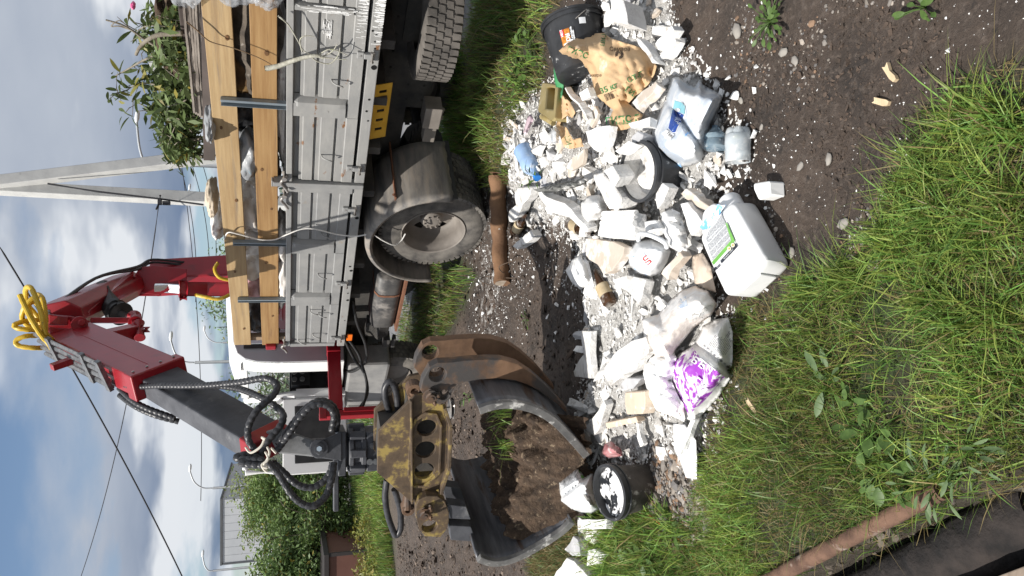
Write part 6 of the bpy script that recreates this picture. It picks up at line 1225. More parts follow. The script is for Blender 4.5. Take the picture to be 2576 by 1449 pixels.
KEEP = [np.array(p) for p in (bagA, jug, wc_, rb, pb, cb, fc, [(1752, 577), (1807, 508), (1844, 492), (1891, 504), (1968, 596), (1995, 669), (1905, 753), (1832, 748)], r5([(310, 840), (345, 600), (500, 640), (470, 930)]), r6([(805, 400), (1070, 392), (1030, 585), (790, 560)]), r7([(445, 750), (640, 760), (780, 800), (770, 1050), (560, 1080), (445, 950)]), [(1575, 380), (1640, 380), (1640, 480), (1575, 480)], r6([(300, 240), (560, 370), (700, 548), (410, 352)]), [(1825, 325), (1887, 325), (1887, 415), (1825, 415)])]
def free(x, y, m=3):
    q = PXW((x, y, float(HQ((x, y))[0]) + .04)); return all(sdist(q, k)[0] < m for k in KEEP)
bb = PILE.min(0), PILE.max(0); made = 0; rr = random.Random(5)
mats3 = (m_pl, m_pl2, m_dry, m_sgrey); cache = {}
def piece(me, mat):
    k = (me.name, mat.name)
    if k not in cache: c = me.copy(); c.materials.clear(); c.materials.append(mat); cache[k] = c
    return cache[k]
def drop(x, y, s, strip, mat, lab, group, sink=.18):
    me = piece(rr.choice(strip_me if strip else chunk_me), mat); nm = 'plaster_strip' if strip else 'plaster_chunk'; o = bpy.data.objects.new(nm, me); COL.objects.link(o)
    sc = (s * rr.uniform(1.6, 3.2), s * rr.uniform(.5, .9), s * rr.uniform(.25, .55)) if strip else (s * rr.uniform(.8, 1.5), s * rr.uniform(.7, 1.1), s * rr.uniform(.3, .7))
    o.scale = sc; o.rotation_euler = (rr.gauss(0, .35), rr.gauss(0, .35), rr.uniform(0, 6.28)); o.location = (x, y, float(HQ((x, y))[0]) + sc[2] * .5 - s * sink + .01)
    return tag(o, lab, 'plaster strip' if strip else 'plaster chunk', group)
while made < 290:
    x, y = rr.uniform(bb[0][0], bb[1][0]), rr.uniform(bb[0][1], bb[1][1])
    if sdist(np.array([[x, y]]), PILE)[0] < .02 or not free(x, y, 0): continue
    strip = rr.random() < .3; s = rr.choice((.035, .04, .045, .05, .06, .07, .08, .09, .11)) * (1.15 if y > 4 else .85)
    mat = rr.choices(mats3, (6, 5, 2, 2))[0]
    lab, gr = ('loose broken white plaster strip lying among the chunks of the heap', 'plaster strips in the heap') if strip else ('loose jagged white plaster chunk lying among the rubble of the heap', 'plaster chunks in the heap')
    if mat is m_dry: lab, gr = ('loose beige papered drywall fragment lying among the white rubble of the heap', 'beige drywall fragments in the heap')
    if mat is m_sgrey: lab, gr = ('loose grey plaster fragment lying among the white rubble of the heap', 'grey fragments in the heap')
    drop(x, y, s, strip, mat, lab, gr); made += 1
for k in range(46):      # stray lumps beyond the heap
    X, Y = rr.choice([(rr.gauss(1225, 22), rr.uniform(560, 900)), (rr.gauss(1450, 40), rr.uniform(1280, 1420)), (rr.gauss(1700, 70), rr.uniform(20, 180)), (rr.gauss(1850, 50), rr.uniform(180, 400)), (rr.gauss(1430, 40), rr.uniform(560, 860)), (rr.gauss(1300, 25), rr.uniform(480, 600))])
    p = GP(X, Y); drop(p.x, p.y, rr.uniform(.02, .05), False, m_pl2, 'small white plaster lump strewn on the dirt around the heap', 'stray plaster lumps')
def scatter(name, pts, sizes, mat, seed, base, colf=None, flat=(.4, .8), sink=.2):
    """many tiny stones or crumbs joined into one uncounted mass"""
    r = np.random.RandomState(seed); n = len(pts); B = [(np.array([v.co[:] for v in m.vertices]), [tuple(p.vertices) for p in m.polygons]) for m in base]; mb = P_(); V = []; F = []; C_ = []; k0 = 0
    Z = HQ(pts)
    for i in range(n):
        bv, bf = B[i % len(B)]; a = r.uniform(0, 6.28); ca, sa = math.cos(a), math.sin(a); s = sizes[i] * np.array([r.uniform(.8, 1.4), r.uniform(.7, 1), r.uniform(*flat)]); q = bv * s; tl = r.normal(0, .25)
        x, y, z = q[:, 0] * ca - q[:, 1] * sa, q[:, 0] * sa + q[:, 1] * ca, q[:, 2] + q[:, 0] * tl
        V.append(np.stack([x + pts[i, 0], y + pts[i, 1], z + Z[i] + s[2] * (.5 - sink)], 1)); F += [tuple(j + k0 for j in f) for f in bf]; k0 += len(bv)
        if colf: C_.append(np.repeat(colf(r)[None], len(bv), 0))
    mb.v = [tuple(q) for q in np.concatenate(V)]; mb.f = F; mb.m = [0] * len(F)
    if colf: mb.c = np.concatenate(C_)
    o = mb.build(name, mat, fixn=False); o['kind'] = 'stuff'; return o
def low_hull(r, n=7):
    b = bmesh.new()
    for _ in range(n): b.verts.new(Vector((r.gauss(0, 1), r.gauss(0, 1), r.gauss(0, 1))).normalized() * .5)
    bmesh.ops.convex_hull(b, input=b.verts); bmesh.ops.delete(b, geom=[v for v in b.verts if not v.link_faces], context='VERTS'); me = bpy.data.meshes.new('crumb'); b.to_mesh(me); b.free(); return me
crumbs = [low_hull(rr, rr.choice((6, 7, 8))) for _ in range(10)]; pebs = []
for _ in range(8):
    b = bmesh.new(); bmesh.ops.create_icosphere(b, subdivisions=1, radius=.5)
    for v in b.verts: v.co *= rr.uniform(.85, 1.1)
    me = bpy.data.meshes.new('pebble'); b.to_mesh(me); b.free(); pebs.append(me)
r = np.random.RandomState(4)
def inpoly(poly, n, r, m=0.0):
    out = []; lo, hi = poly.min(0) - .3, poly.max(0) + .3
    while len(out) < n:
        q = r.uniform(lo, hi, (n * 3, 2)); q = q[sdist(q, poly) > m]; out += list(q)
    return np.array(out[:n])
q = inpoly(PILE, 15000, r, -.06); scatter('rubble', q, r.gamma(1.5, .0085, len(q)) + .004, m_pl, 3, crumbs)
q = inpoly(gpoly([(1200, 560), (1260, 930), (1470, 900), (1440, 620), (1300, 560)]), 1500, r); scatter('rubble', q[fbm(q, 2.5, 3, 6) > .46], r.gamma(1.4, .006, len(q)) + .003, m_pl, 14, crumbs)
m_clod = M('soil_clod', (.035, .026, .020), (.095, .068, .052), scale=16, rough=.95, world=True, bump=.3)
q = inpoly(gpoly([(1200, 560), (1010, 900), (1000, 1460), (1480, 1460), (1440, 1300), (1480, 1000), (1470, 740), (1440, 600)]), 5200, r); scatter('soil_clods', q, r.gamma(1.5, .013, len(q)) + .006, m_clod, 15, crumbs)
q = inpoly(POWD, 2600, r, -.25); scatter('rubble', q, r.gamma(1.8, .005, len(q)) + .004, m_pl2, 4, crumbs)
# pebbles on the bare dirt
DIRT = gpoly([(1800, 470), (1890, 420), (1820, 230), (1700, 100), (1680, -100), (2750, -100), (2480, 160), (2400, 230), (2330, 330), (2300, 430), (2230, 560), (2150, 650), (2010, 700), (1960, 740), (1900, 500)])
m_peb = M('pebble', (1, 1, 1), rough=.8, attr='Col', world=True, bump=.1)
def pebc(r): c = np.array(((.20, .175, .15), (.26, .235, .21), (.16, .15, .145), (.32, .28, .24), (.22, .14, .09))[r.randint(5)]) * r.uniform(.65, 1.15); return c
q = inpoly(DIRT, 3200, r); w = fbm(q, 2.2, 3, 12); q = q[w > .42 + .10 * r.rand(len(q))]; scatter('gravel', q, r.gamma(1.8, .0038, len(q)) + .003, m_peb, 5, pebs, pebc, (.3, .6), .35)
q = inpoly(gpoly([(1640, 1110), (1780, 1190), (1800, 1330), (1690, 1400), (1640, 1280)]), 1300, r); scatter('gravel', q, r.gamma(2.4, .007, len(q)) + .006, m_peb, 6, pebs, pebc, (.4, .7), .35)
q = inpoly(gpoly([(1010, 1180), (1000, 1460), (1480, 1460), (1440, 1300), (1200, 900), (1100, 870)]), 2600, r); scatter('gravel', q, r.gamma(1.8, .008, len(q)) + .005, m_peb, 7, pebs, lambda r: np.array((.15, .115, .09)) * r.uniform(.6, 1.5), (.4, .7), .35)
q = inpoly(DIRT, 700, r); scatter('plaster_grit', q[fbm(q, 1.5, 3, 4) > .47], r.gamma(1.4, .0024, len(q)) + .002, m_pl2, 8, crumbs)
q = inpoly(DIRT, 6000, r); scatter('soil_clods', q[fbm(q, 1.8, 3, 21) > .40], r.gamma(1.5, .0045, len(q)) + .003, m_clod, 16, crumbs, None, (.4, .8), .3)
for (X, Y, s, lab) in [(1859, 78, .060, 'flat grey oval stone beside the green weed on the dirt'), (1822, 1008 - 930, .0, ''), (1974, 132, .04, 'pale long stone near the foot of the green weed'), (2002, 152, .035, 'small rounded stone just right of the pale long stone'), (2125, 562, .045, 'largest oval stone in the dirt, at the grass edge'), (1994, 637, .036, 'pale rounded stone beside the base corner of the big canister'), (2203, 668, .05, 'dark grey stone half hidden at the grass edge'), (2088, 400, .035, 'pale stone in the pebbly strip of dirt'), (2016, 418, .032, 'long grey pebble in the pebbly strip'), (1866, 253, .03, 'dark grey pebble beside the crushed jug'), (1917, 320, .022, 'white pebble in front of the crushed jug')]:
    if s == 0: continue
    p = GP(X, Y); o = bpy.data.objects.new('stone', piece(pebs[made % 8], M('stone_grey', (.20, .185, .17), (.30, .28, .25), scale=14, rough=.8, world=True))); made += 1; COL.objects.link(o); o.scale = (s * 1.6, s, s * .6); o.rotation_euler = (0, 0, rr.uniform(0, 3)); o.location = (p.x, p.y, p.z + s * .12)
    tag(o, lab, 'stone', None)
    for f in o.data.polygons: f.use_smooth = True
m_chip = M('wood_chip', (.45, .34, .21), (.60, .48, .32), scale=9, stretch=(1, 4, 4), rough=.9)
for (X, Y, L_, a, lab) in [(2240, 185, .07, .6, 'splintered pale wood chip lying on the wet dirt'), (2218, 258, .065, 1.2, 'narrow pale wood chip below the splintered one'), (1892, 1022, .07, .9, 'pale curled wood chip lying in the grass below the purple bag')]:
    p = GP(X, Y, .012); mb = P_(); Rz = Matrix.Rotation(a, 3, 'Z'); out = [(-.5, -.12), (-.3, -.17), (.1, -.14), (.5, -.2), (.42, -.05), (.55, .06), (.38, .17), (-.2, .15), (-.48, .1)]
    mb.prism([(x * L_, y * L_ + rr.uniform(-.004, .004)) for x, y in out], lambda u, v, t: p + Rz @ Vector((u, v, t + .10 * u)), -.008, .006)
    mb.build('wood_chip', m_chip, tags=(lab, 'wood chip'), kind=None)
# ------------------------------------------------------------------ what the truck carries
def ST(X, Y, o): return Vector(TW(*S(X, Y, o)))
m_deb = M('mixed_debris', (.05, .042, .036), (.15, .125, .10), scale=7, rough=.95, bump=.8, bscale=20, c3=(.5, .46, .42), lo3=.62, hi3=.70, scale3=5, world=True)
mb = P_(); ns, no = 60, 26; vs = []
for i in range(ns + 1):
    for j in range(no + 1):
        s_, o = -2.93 + 4.95 * i / ns, -.14 - 2.24 * j / no; e = min(1, j / 4, (no - j) / 3)
        z = 1.80 + .34 * min(1, .55 + e) + .42 * math.exp(-((s_ + 2.3) / .9) ** 2) * e + .10 * mnoise.fractal(Vector((s_ * 3, o * 3, 2)), 1, 2, 4)
        vs.append(tuple(TW(s_, o, z)))
mb.add(vs, [(i * (no + 1) + j, i * (no + 1) + j + 1, (i + 1) * (no + 1) + j + 1, (i + 1) * (no + 1) + j) for i in range(ns) for j in range(no)])
o = mb.build('debris', m_deb, smooth=60, kind='stuff')
# sacks and rags showing between the boards
m_sackw = M('load_sack_white', (.58, .54, .50), (.74, .71, .67), scale=5, rough=.8, bump=.4, bscale=16, world=True, c3=(.36, .28, .26), lo3=.58, hi3=.66, scale3=5); m_sackg = M('load_plastic_grey', (.20, .21, .22), (.36, .37, .38), scale=6, rough=.35, bump=.4, bscale=14, world=True, c3=(.10, .24, .32), lo3=.60, hi3=.68, scale3=5)
m_rag = M('load_rag_beige', (.48, .40, .30), (.58, .50, .40), scale=6, rough=.9, bump=.4, world=True); m_black = M('black_bag', (.015, .016, .018), (.04, .04, .045), scale=6, rough=.35, bump=.5, bscale=14, world=True); m_pink = M('load_pink', (.42, .22, .24), (.60, .42, .42), scale=6, rough=.6, bump=.4, world=True)
def lump(name, lab, cat, X, Y, o, sx, sz, mat, so=.2, seed=0, amp=.22, group=None):
    c = ST(X, Y, o); b = bmesh.new(); bmesh.ops.create_icosphere(b, subdivisions=4, radius=1.0); mb = P_()
    for v in b.verts:
        n = mnoise.fractal(v.co * 1.8 + Vector((seed, 0, 0)), 1, 2, 5); k = 1 + amp * n - .10 * abs(mnoise.noise(v.co * 4 + Vector((seed, 5, 0))))
        q = v.co * k; mb.v.append(tuple(c + Vector(AX) * q.x * sx + Vector(AN) * q.y * so + Vector((0, 0, q.z * sz))))
    mb.f = [tuple(v.index for v in f.verts) for f in b.faces]; mb.m = [0] * len(mb.f); b.free(); return mb.build(name, mat, tags=(lab, cat, group), smooth=80)
for i, a in enumerate([('sack', 'dusty white sack bulging between the boards behind the thin white cable', 'sack', 632, 520, -.32, .34, .14, m_sackw), ('sack', 'pale crumpled sack between the boards right of the second stake', 'sack', 640, 590, -.30, .22, .15, m_sackw), ('sack', 'white crumpled sack between the boards left of the second stake', 'sack', 640, 655, -.34, .20, .15, m_sackw), ('sack', 'pinkish white bag between the boards in the boom shadow', 'bag', 640, 705, -.32, .22, .12, m_pink), ('plastic_bag', 'grey and blue plastic bag poking out between the boards', 'bag', 624, 380, -.22, .24, .11, m_sackg), ('sack', 'white sack under the lower board at the front of the bed', 'sack', 712, 690, -.22, .5, .09, m_sackw), ('sack', 'pale sack under the lower board by the middle post', 'sack', 712, 590, -.22, .3, .09, m_sackw), ('rag', 'beige rag hanging over the top board beside the pole leg', 'rag', 533, 494, -.22, .14, .06, m_rag), ('foam_scrap', 'small white foam scrap on top of the board by the rag', 'foam', 551, 555, -.2, .10, .07, m_sackw), ('plastic_bag', 'black bag between the boards near the front of the bed', 'bag', 642, 790, -.30, .28, .16, m_black), ('plastic_bag', 'dark rubbish bag between the boards behind the rear stake', 'bag', 612, 250, -.45, .35, .18, m_black), ('rag', 'grey rag on the top board under the dark panel', 'rag', 530, 305, -.12, .13, .05, m_sackg), ('sack', 'pale foam strip under the lower board near the rear stake', 'sack', 710, 230, -.30, .8, .07, m_sackw)]): lump(*a, seed=i * 3.7)
m_film = M('clear_sheet', (.40, .42, .45), (.62, .64, .66), scale=9, rough=.15, alpha=.42, bump=.5, bscale=12, world=True)
for X, Y, sx, sz, lab in ((590, -26, .11, .14, 'crumpled clear plastic sheet over the rear ends of the boards'), (460, -30, .13, .10, 'crumpled clear plastic sheet over the rear end of the board stack'), (672, -8, .08, .08, 'torn white plastic strip hanging at the rear of the lower board')): lump('plastic_sheet', lab, 'plastic sheet', X, Y, -.02, sx, sz, m_film, .06, seed=X, amp=.5)
m_lgb = M('load_log', (.10, .06, .035), (.20, .12, .06), scale=8, rough=.9, bump=.5, bscale=18, world=True, c3=(.30, .19, .07), lo3=.52, hi3=.6, scale3=4)
for (p, q, r, lab) in [((588, 130), (640, 40), .055, 'rotten reddish log end between the boards near the rear'), ((612, 215), (632, 90), .10, 'dark mossy log between the boards near the rear stake')]:
    a, b_ = ST(*p, -.38), ST(*q, -.42); mb = P_(); mb.tube(smooth_path([a, a.lerp(b_, .5) + Vector((0, 0, .02)), b_], 8), [r * (1 + .18 * mnoise.noise(Vector((k * .6, r * 30, 0)))) for k in range(17)], 16); mb.build('log', m_lgb, tags=(lab, 'log'), smooth=60)
# stack of thin old boards with a dark panel under it
m_oldw = M('old_thin_board', (.17, .145, .125), (.34, .30, .26), scale=5, stretch=(1, 1, 6), rough=.9, bump=.3, world=True); m_pan = M('dark_hardboard', (.045, .035, .03), (.08, .062, .055), scale=3, rough=.85, world=True)
for k in range(6):
    a, b_ = ST(459 + k * 8.2, -40, -.22 - .01 * (k % 2)), ST(491 + k * 5.0, 285 + (k * 37) % 34, -.22 - .012 * (k % 3)); d = (b_ - a).normalized(); mb = P_(); up = Vector((0, 0, 1))
    n_ = 20; rings = []
    for i in range(n_ + 1):
        p = a.lerp(b_, i / n_) + Vector((0, 0, .004 * mnoise.noise(Vector((i * .5, k * 3, 0)))))
        w = .006 * mnoise.noise(Vector((i * .9, k * 5, 1))); rings.append([p + Vector(AN) * w, p + Vector(AN) * w + Vector((0, 0, .015)), p - Vector(AN) * .5 + Vector((0, 0, .017)), p - Vector(AN) * .5])
    mb.loft(rings); mb.build('thin_board', m_oldw, tags=(['top board of the stack of thin old boards on the truck load', 'second board down in the stack of thin old boards', 'third board down in the stack of thin old boards', 'third board up from the bottom of the thin board stack', 'second board up from the bottom of the thin board stack', 'bottom board of the stack of thin old boards on the dark panel'][k], 'board', 'stack of thin old boards'))
mb = P_(); P4 = [ST(504, -40, -.20), ST(512, 404, -.20), ST(541, 404, -.15), ST(545, -40, -.15)]
mb.loft([[P4[0], P4[3], P4[3] - Vector(AN) * .02, P4[0] - Vector(AN) * .02], [P4[1], P4[2], P4[2] - Vector(AN) * .02, P4[1] - Vector(AN) * .02]]); mb.build('hardboard_panel', m_pan, tags=('dark hardboard panel standing behind the top board under the thin boards', 'panel'), bevel=.003)
mb = P_(); a = ST(462, 40, -.5); mb.box(a + Vector((0, 0, -.05)), (.30, .25, .13), Matrix.Rotation(TA, 3, 'Z')); mb.build('dark_crate', m_pan, tags=('dark box sitting on the thin boards near the plastic sheet', 'box'), bevel=.01)
# white fluted plastic tub lid standing in the brush
c = ST(414, 160, -.75); mb = P_(); A_ = Vector(AX); 
for k in range(14):
    a0 = math.pi * (k / 14); a1 = math.pi * ((k + .92) / 14)
    mb.add([c + A_ * (.17 * math.cos(a)) * r + Vector((0, 0, 1)) * (.20 * math.sin(a) * r - .08) - Vector(AN) * (.05 * (1 - r) + (.006 if k % 2 else 0)) for a, r in ((a0, .25), (a1, .25), (a1, 1), (a0, 1))], [(0, 1, 2, 3)])
mb.build('plastic_tub', M('tub_white', (.78, .79, .80), rough=.4), tags=('white fluted plastic tub half hidden in the leafy branches', 'tub'), solid=.006)
lump('pink_scrap', 'pink plastic scrap at the top rear of the load', 'plastic scrap', 335, 14, -.6, .02, .018, M('pink_plastic', (.7, .12, .3), rough=.4), .04, seed=9)
lump('brush_soil', 'brown rooty clump piled above the thin boards', 'soil', 440, 80, -.85, .42, .12, m_root, .3, seed=14, amp=.5)
# leafy branches
m_bl = M('branch_leaf', (.085, .125, .04), (.15, .19, .075), scale=30, rough=.5, transl=.3, world=True); m_tw = M('branch_bark', (.17, .145, .11), (.28, .25, .20), scale=14, rough=.9, bump=.3, world=True); m_by = M('branch_leaf_yellow', (.30, .26, .06), (.22, .22, .06), scale=30, rough=.5, transl=.3, world=True)
def leaf_mesh(name, w=.26, fold=.06, bend=-.18, n=5):
    mb = P_()
    for i in range(n + 1):
        t = i / n; ww = w * .5 * math.sin(math.pi * min(1, t * .92 + .04)) ** .8 * (1 if i < n else .05); mb.v += [(t, -ww, bend * t * t + fold * ww * 3), (t, 0, bend * t * t), (t, ww, bend * t * t + fold * ww * 3)]
    for i in range(n):
        k = i * 3; mb.f += [(k, k + 1, k + 4, k + 3), (k + 1, k + 2, k + 5, k + 4)]
    me = bpy.data.meshes.new(name); me.from_pydata(mb.v, [], mb.f); me.polygons.foreach_set('use_smooth', [True] * len(me.polygons)); return me
LEAFM = {}
def leaf_of(kind, mat, **k):
    key = (kind, mat.name)
    if key not in LEAFM: me = leaf_mesh(kind, **k); me.materials.append(mat); LEAFM[key] = me
    return LEAFM[key]
def put_leaf(parent, me, p, d, s, rr, name='leaf'):
    o = bpy.data.objects.new(name, me); COL.objects.link(o); o.parent = parent; q = Vector(d).normalized().to_track_quat('X', 'Z').to_matrix() @ Matrix.Rotation(rr.uniform(-.9, .9), 3, 'X')
    o.location = MWI[parent.name] @ Vector(p); o.rotation_euler = q.to_euler(); o.scale = (s, s, s); return o
rr = random.Random(12)
BR = [([(470, 120), (420, 130), (365, 150), (320, 175), (288, 192)], -.65, 44, 'leafy branch rising highest above the load, tip pointing at the sky'), ([(490, 250), (450, 235), (400, 215), (350, 210), (318, 228)], -.55, 46, 'leafy branch in the middle of the load arching over the thin boards'), ([(500, 300), (460, 300), (420, 290), (380, 275), (345, 258)], -.5, 46, 'leafy branch leaning left just above the dark panel'), ([(505, 350), (470, 350), (435, 340), (405, 325)], -.45, 44, 'drooping leafy branch nearest the pole leg'), ([(512, 395), (490, 385), (465, 372), (440, 352)], -.4, 34, 'leafy spray resting at the left end of the dark panel'), ([(455, 60), (410, 62), (370, 65), (345, 78)], -.7, 30, 'leafy branch at the rear of the load by the plastic sheet'), ([(480, 200), (440, 175), (405, 120), (375, 85)], -.6, 36, 'leafy branch crossing in front of the white tub')]
for pts, o_, nl, lab in BR:
    P = smooth_path([ST(*p, o_ - .05 * i) for i, p in enumerate(pts)], 8); t = thing('leafy_branch', lab, 'branch', P[0], 0, 'leafy branches on the load'); mb = P_(); mb.tube(P, [.014 * (1 - .75 * i / len(P)) for i in range(len(P))], 7)
    tips = []
    for k in range(6):
        b0 = P[rr.randrange(5, len(P))]; e = b0 + Vector((rr.gauss(0, .11), rr.gauss(0, .08), rr.uniform(-.08, .14))); mb.tube([b0, b0.lerp(e, .5) + Vector((0, 0, .02)), e], [.005, .004, .002], 5); tips += [b0.lerp(e, q) for q in (.4, .6, .8, 1)]
    mb.build('stem', m_tw, t, smooth=60); tips += P[6:]
    for k in range(nl):
        p = rr.choice(tips) + Vector((rr.gauss(0, .02), rr.gauss(0, .02), rr.gauss(0, .02))); put_leaf(t, leaf_of('leaf', m_by if rr.random() < .1 else m_bl), p, (rr.gauss(0, 1), rr.gauss(0, .8), rr.gauss(-.5, .7)), rr.uniform(.10, .175), rr)
r_ = np.random.RandomState(8); c = []
for X, Y, o_ in [(x, y, o_) for x, y, o_ in zip(r_.uniform(385, 500, 130), r_.uniform(40, 400, 130), r_.uniform(-1.2, -.35, 130))]:
    X = max(X, 370 + (Y > 300) * 65 + (Y < 120) * 30); c.append(np.array(ST(X, Y, o_)) + r_.normal(0, .05, (26, 3)))
b0 = leaves_mesh('brushwood_leaves', np.concatenate(c), r_, .115, (.075, .105, .036), None, droop=.4, asp=.3); b0['kind'] = 'stuff'
def twig(name, lab, pts, o, r, mat=m_tw, cat='branch', n=7):
    P = smooth_path([ST(X, Y, o + (q[0] if q else 0)) for X, Y, *q in pts], 8); mb = P_(); mb.tube(P, [r * (1 - .5 * i / len(P)) for i in range(len(P))], n); return mb.build(name, mat, tags=(lab, cat), smooth=60), P
twig('bare_branch', 'thick grey bare branch bent over the thin board stack', [(458, 84), (430, 85), (400, 88), (375, 98), (352, 118), (342, 138)], -.35, .022)
twig('bare_branch', 'forked dark twig sticking up into the sky at the rear of the load', [(400, 120), (365, 100), (330, 75), (300, 60), (266, 50)], -.6, .012); twig('bare_branch', 'looped thin twig beside the forked dark twig', [(330, 75), (300, 66), (280, 66), (300, 52), (325, 70)], -.6, .006)
for k in range(9): y = 40 + k * 42; twig('bare_branch', ['thin stalk at the rear end of the brush', 'second thin stalk from the rear in the brush', 'thin stalk beside the white tub', 'thin stalk above the middle of the thin boards', 'thin stalk left of the white tub', 'thin curved stalk above the board ends', 'thin stalk over the dark panel', 'thin stalk near the left end of the dark panel', 'last thin stalk by the pole leg'][k], [(500 - k % 3 * 15, y), (450, y + rr.uniform(-30, 30)), (395 + k * 4, y + rr.uniform(-40, 40))], -.45, .006)
lich = M('lichen_bark', (.34, .33, .27), (.50, .49, .42), scale=26, rough=.95, bump=.4, world=True, c3=(.30, .34, .16), lo3=.58, hi3=.66, scale3=20)
o, P = twig('lichen_branch', 'pale lichen covered branch hanging down over the side panel', [(667, 172), (700, 166), (745, 150), (790, 140), (815, 145)], .09, .021, lich)
for pts in ([(700, 40), (725, 62), (745, 95), (765, 128), (790, 138)], [(780, 140), (800, 155), (830, 160), (850, 140), (855, 120)], [(760, 130), (755, 100), (770, 90), (790, 92)], [(800, 142), (840, 148), (872, 150)], [(800, 140), (825, 125), (850, 128), (875, 140)], [(810, 143), (835, 130), (848, 112)]):
    Q = smooth_path([ST(x, y, .07) for x, y in pts], 7); mb = P_(); mb.tube(Q, [.006 * (1 - .6 * i / len(Q)) for i in range(len(Q))], 6); mb.build('twig', lich, o, smooth=60)
twig('thin_cable', 'thin brown cord slung over the rear of the boards', [(470, 55), (500, 80), (530, 105), (590, 122), (650, 145), (692, 168)], .02, .005, M('cord_brown', (.18, .12, .07), rough=.8), 'cord', 6)
P = smooth_path([ST(X, Y, o_) for X, Y, o_ in [(564, 602, .0), (574, 585, .02), (600, 589, .03), (650, 602, .03), (690, 603, .03), (722, 590, .05), (760, 576, .04), (795, 577, .04), (850, 590, .04), (895, 594, .05), (935, 590, .08), (965, 606, .10), (990, 616, .10), (1008, 607, .06), (1020, 588, .02)]], 8); mb = P_(); mb.tube(P, .0065, 7); mb.build('white_cable', M('cable_white', (.72, .70, .66), rough=.5), tags=('thin white cable hanging from the top board down to the wheel rim', 'cable'), smooth=60)
# ------------------------------------------------------------------ grass, weeds and timbers
m_grass = M('grass_blade', (1, 1, 1), rough=.5, attr='Col', transl=.35)
def HQF(P):
    near = (np.abs(P[:, 0]) < 3.55) & (P[:, 1] > 1.03) & (P[:, 1] < 8.95); z = np.empty(len(P)); z[near] = HQ(P[near]); z[~near] = H(P[~near]) if (~near).any() else 0; return z
def grass(pts, hh, w, seed, tone, dry=.18, lean=.7, name='grass', bias=(0, 0)):
    r = np.random.RandomState(seed); n = len(pts); z = HQF(pts); a = r.uniform(0, 2 * np.pi, n); ln = np.abs(r.normal(0, lean, n)); d = np.stack([np.cos(a) * ln + bias[0], np.sin(a) * ln + bias[1]], 1); h = hh * r.uniform(.45, 1.25, n)
    a2 = r.uniform(0, np.pi, n); s_ = np.stack([np.cos(a2), np.sin(a2)], 1) * (w * r.uniform(.6, 1.3, n))[:, None]
    B = np.concatenate([pts, z[:, None] - .006], 1)
    def lev(t, k): q = B.copy(); q[:, :2] += d * (h * t * t)[:, None]; q[:, 2] += h * (t - .30 * np.minimum(ln, 1.6) * t * t); return q, s_ * k
    V = []
    for t, k in ((0, .8), (.4, 1.0), (.75, .7)):
        q, ss = lev(t, k); a_, b_ = q.copy(), q.copy(); a_[:, :2] -= ss * .5; b_[:, :2] += ss * .5; V += [a_, b_]
    V.append(lev(1, 0)[0]); V = np.stack(V, 1).reshape(-1, 3); k = np.arange(n)[:, None] * 7
    F = np.concatenate([k + np.array([[0, 1, 3, 2]]), k + np.array([[2, 3, 5, 4]])], 0); T = k + np.array([[4, 5, 6]])
    col = np.array(tone)[None] * r.uniform(.6, 1.45, (n, 1)) * np.array([[1, 1, 1]]); tn = fbm(pts, 1.7, 3, 77); col *= (.72 + .9 * np.clip((tn - .25) / .45, 0, 1))[:, None]; col[:, 0] *= r.uniform(.7, 1.25, n); dr = r.rand(n) < dry; col[dr] = np.array((.27, .21, .095)) * r.uniform(.6, 1.25, (dr.sum(), 1))
    me = bpy.data.meshes.new(name); me.vertices.add(len(V)); me.vertices.foreach_set('co', V.astype(np.float32).ravel()); li = np.concatenate([F.ravel(), T.ravel()]); st = np.concatenate([np.arange(0, F.size, 4), F.size + np.arange(0, T.size, 3)])
    me.loops.add(len(li)); me.loops.foreach_set('vertex_index', li.astype(np.int32)); me.polygons.add(len(st)); me.polygons.foreach_set('loop_start', st.astype(np.int32)); me.update(calc_edges=True)
    ca = me.color_attributes.new('Col', 'FLOAT_COLOR', 'POINT'); arr = np.ones((len(V), 4), np.float32); arr[:, :3] = np.repeat(col, 7, 0); ca.data.foreach_set('color', arr.ravel()); me.materials.append(m_grass)
    o = bpy.data.objects.new(name, me); COL.objects.link(o); o['kind'] = 'stuff'; return o
r = np.random.RandomState(31)
def patchy(poly, n, sc, thr, seed, m=0.0): q = inpoly(poly, n, r, m); f = fbm(q, sc, 3, seed); return q[f + r.normal(0, .05, len(q)) > thr]
GREEN, LIME, DULL = (.130, .210, .042), (.185, .265, .056), (.095, .135, .045)
fr = GRASS['front']
q = patchy(fr, 30000, 2.6, .45, 1, -.06); grass(q, .055, .0030, 1, GREEN, .16, 1.0)
q = patchy(fr, 15000, 2.2, .49, 2, -.04); grass(q, .105, .0042, 2, LIME, .10, .75)
q = patchy(fr, 4600, 1.3, .52, 3, .08); grass(q, .13, .0044, 3, LIME, .06, .8)
q = patchy(fr, 12000, 2.8, .44, 4, -.05); grass(q, .06, .0028, 4, DULL, .8, 1.5)
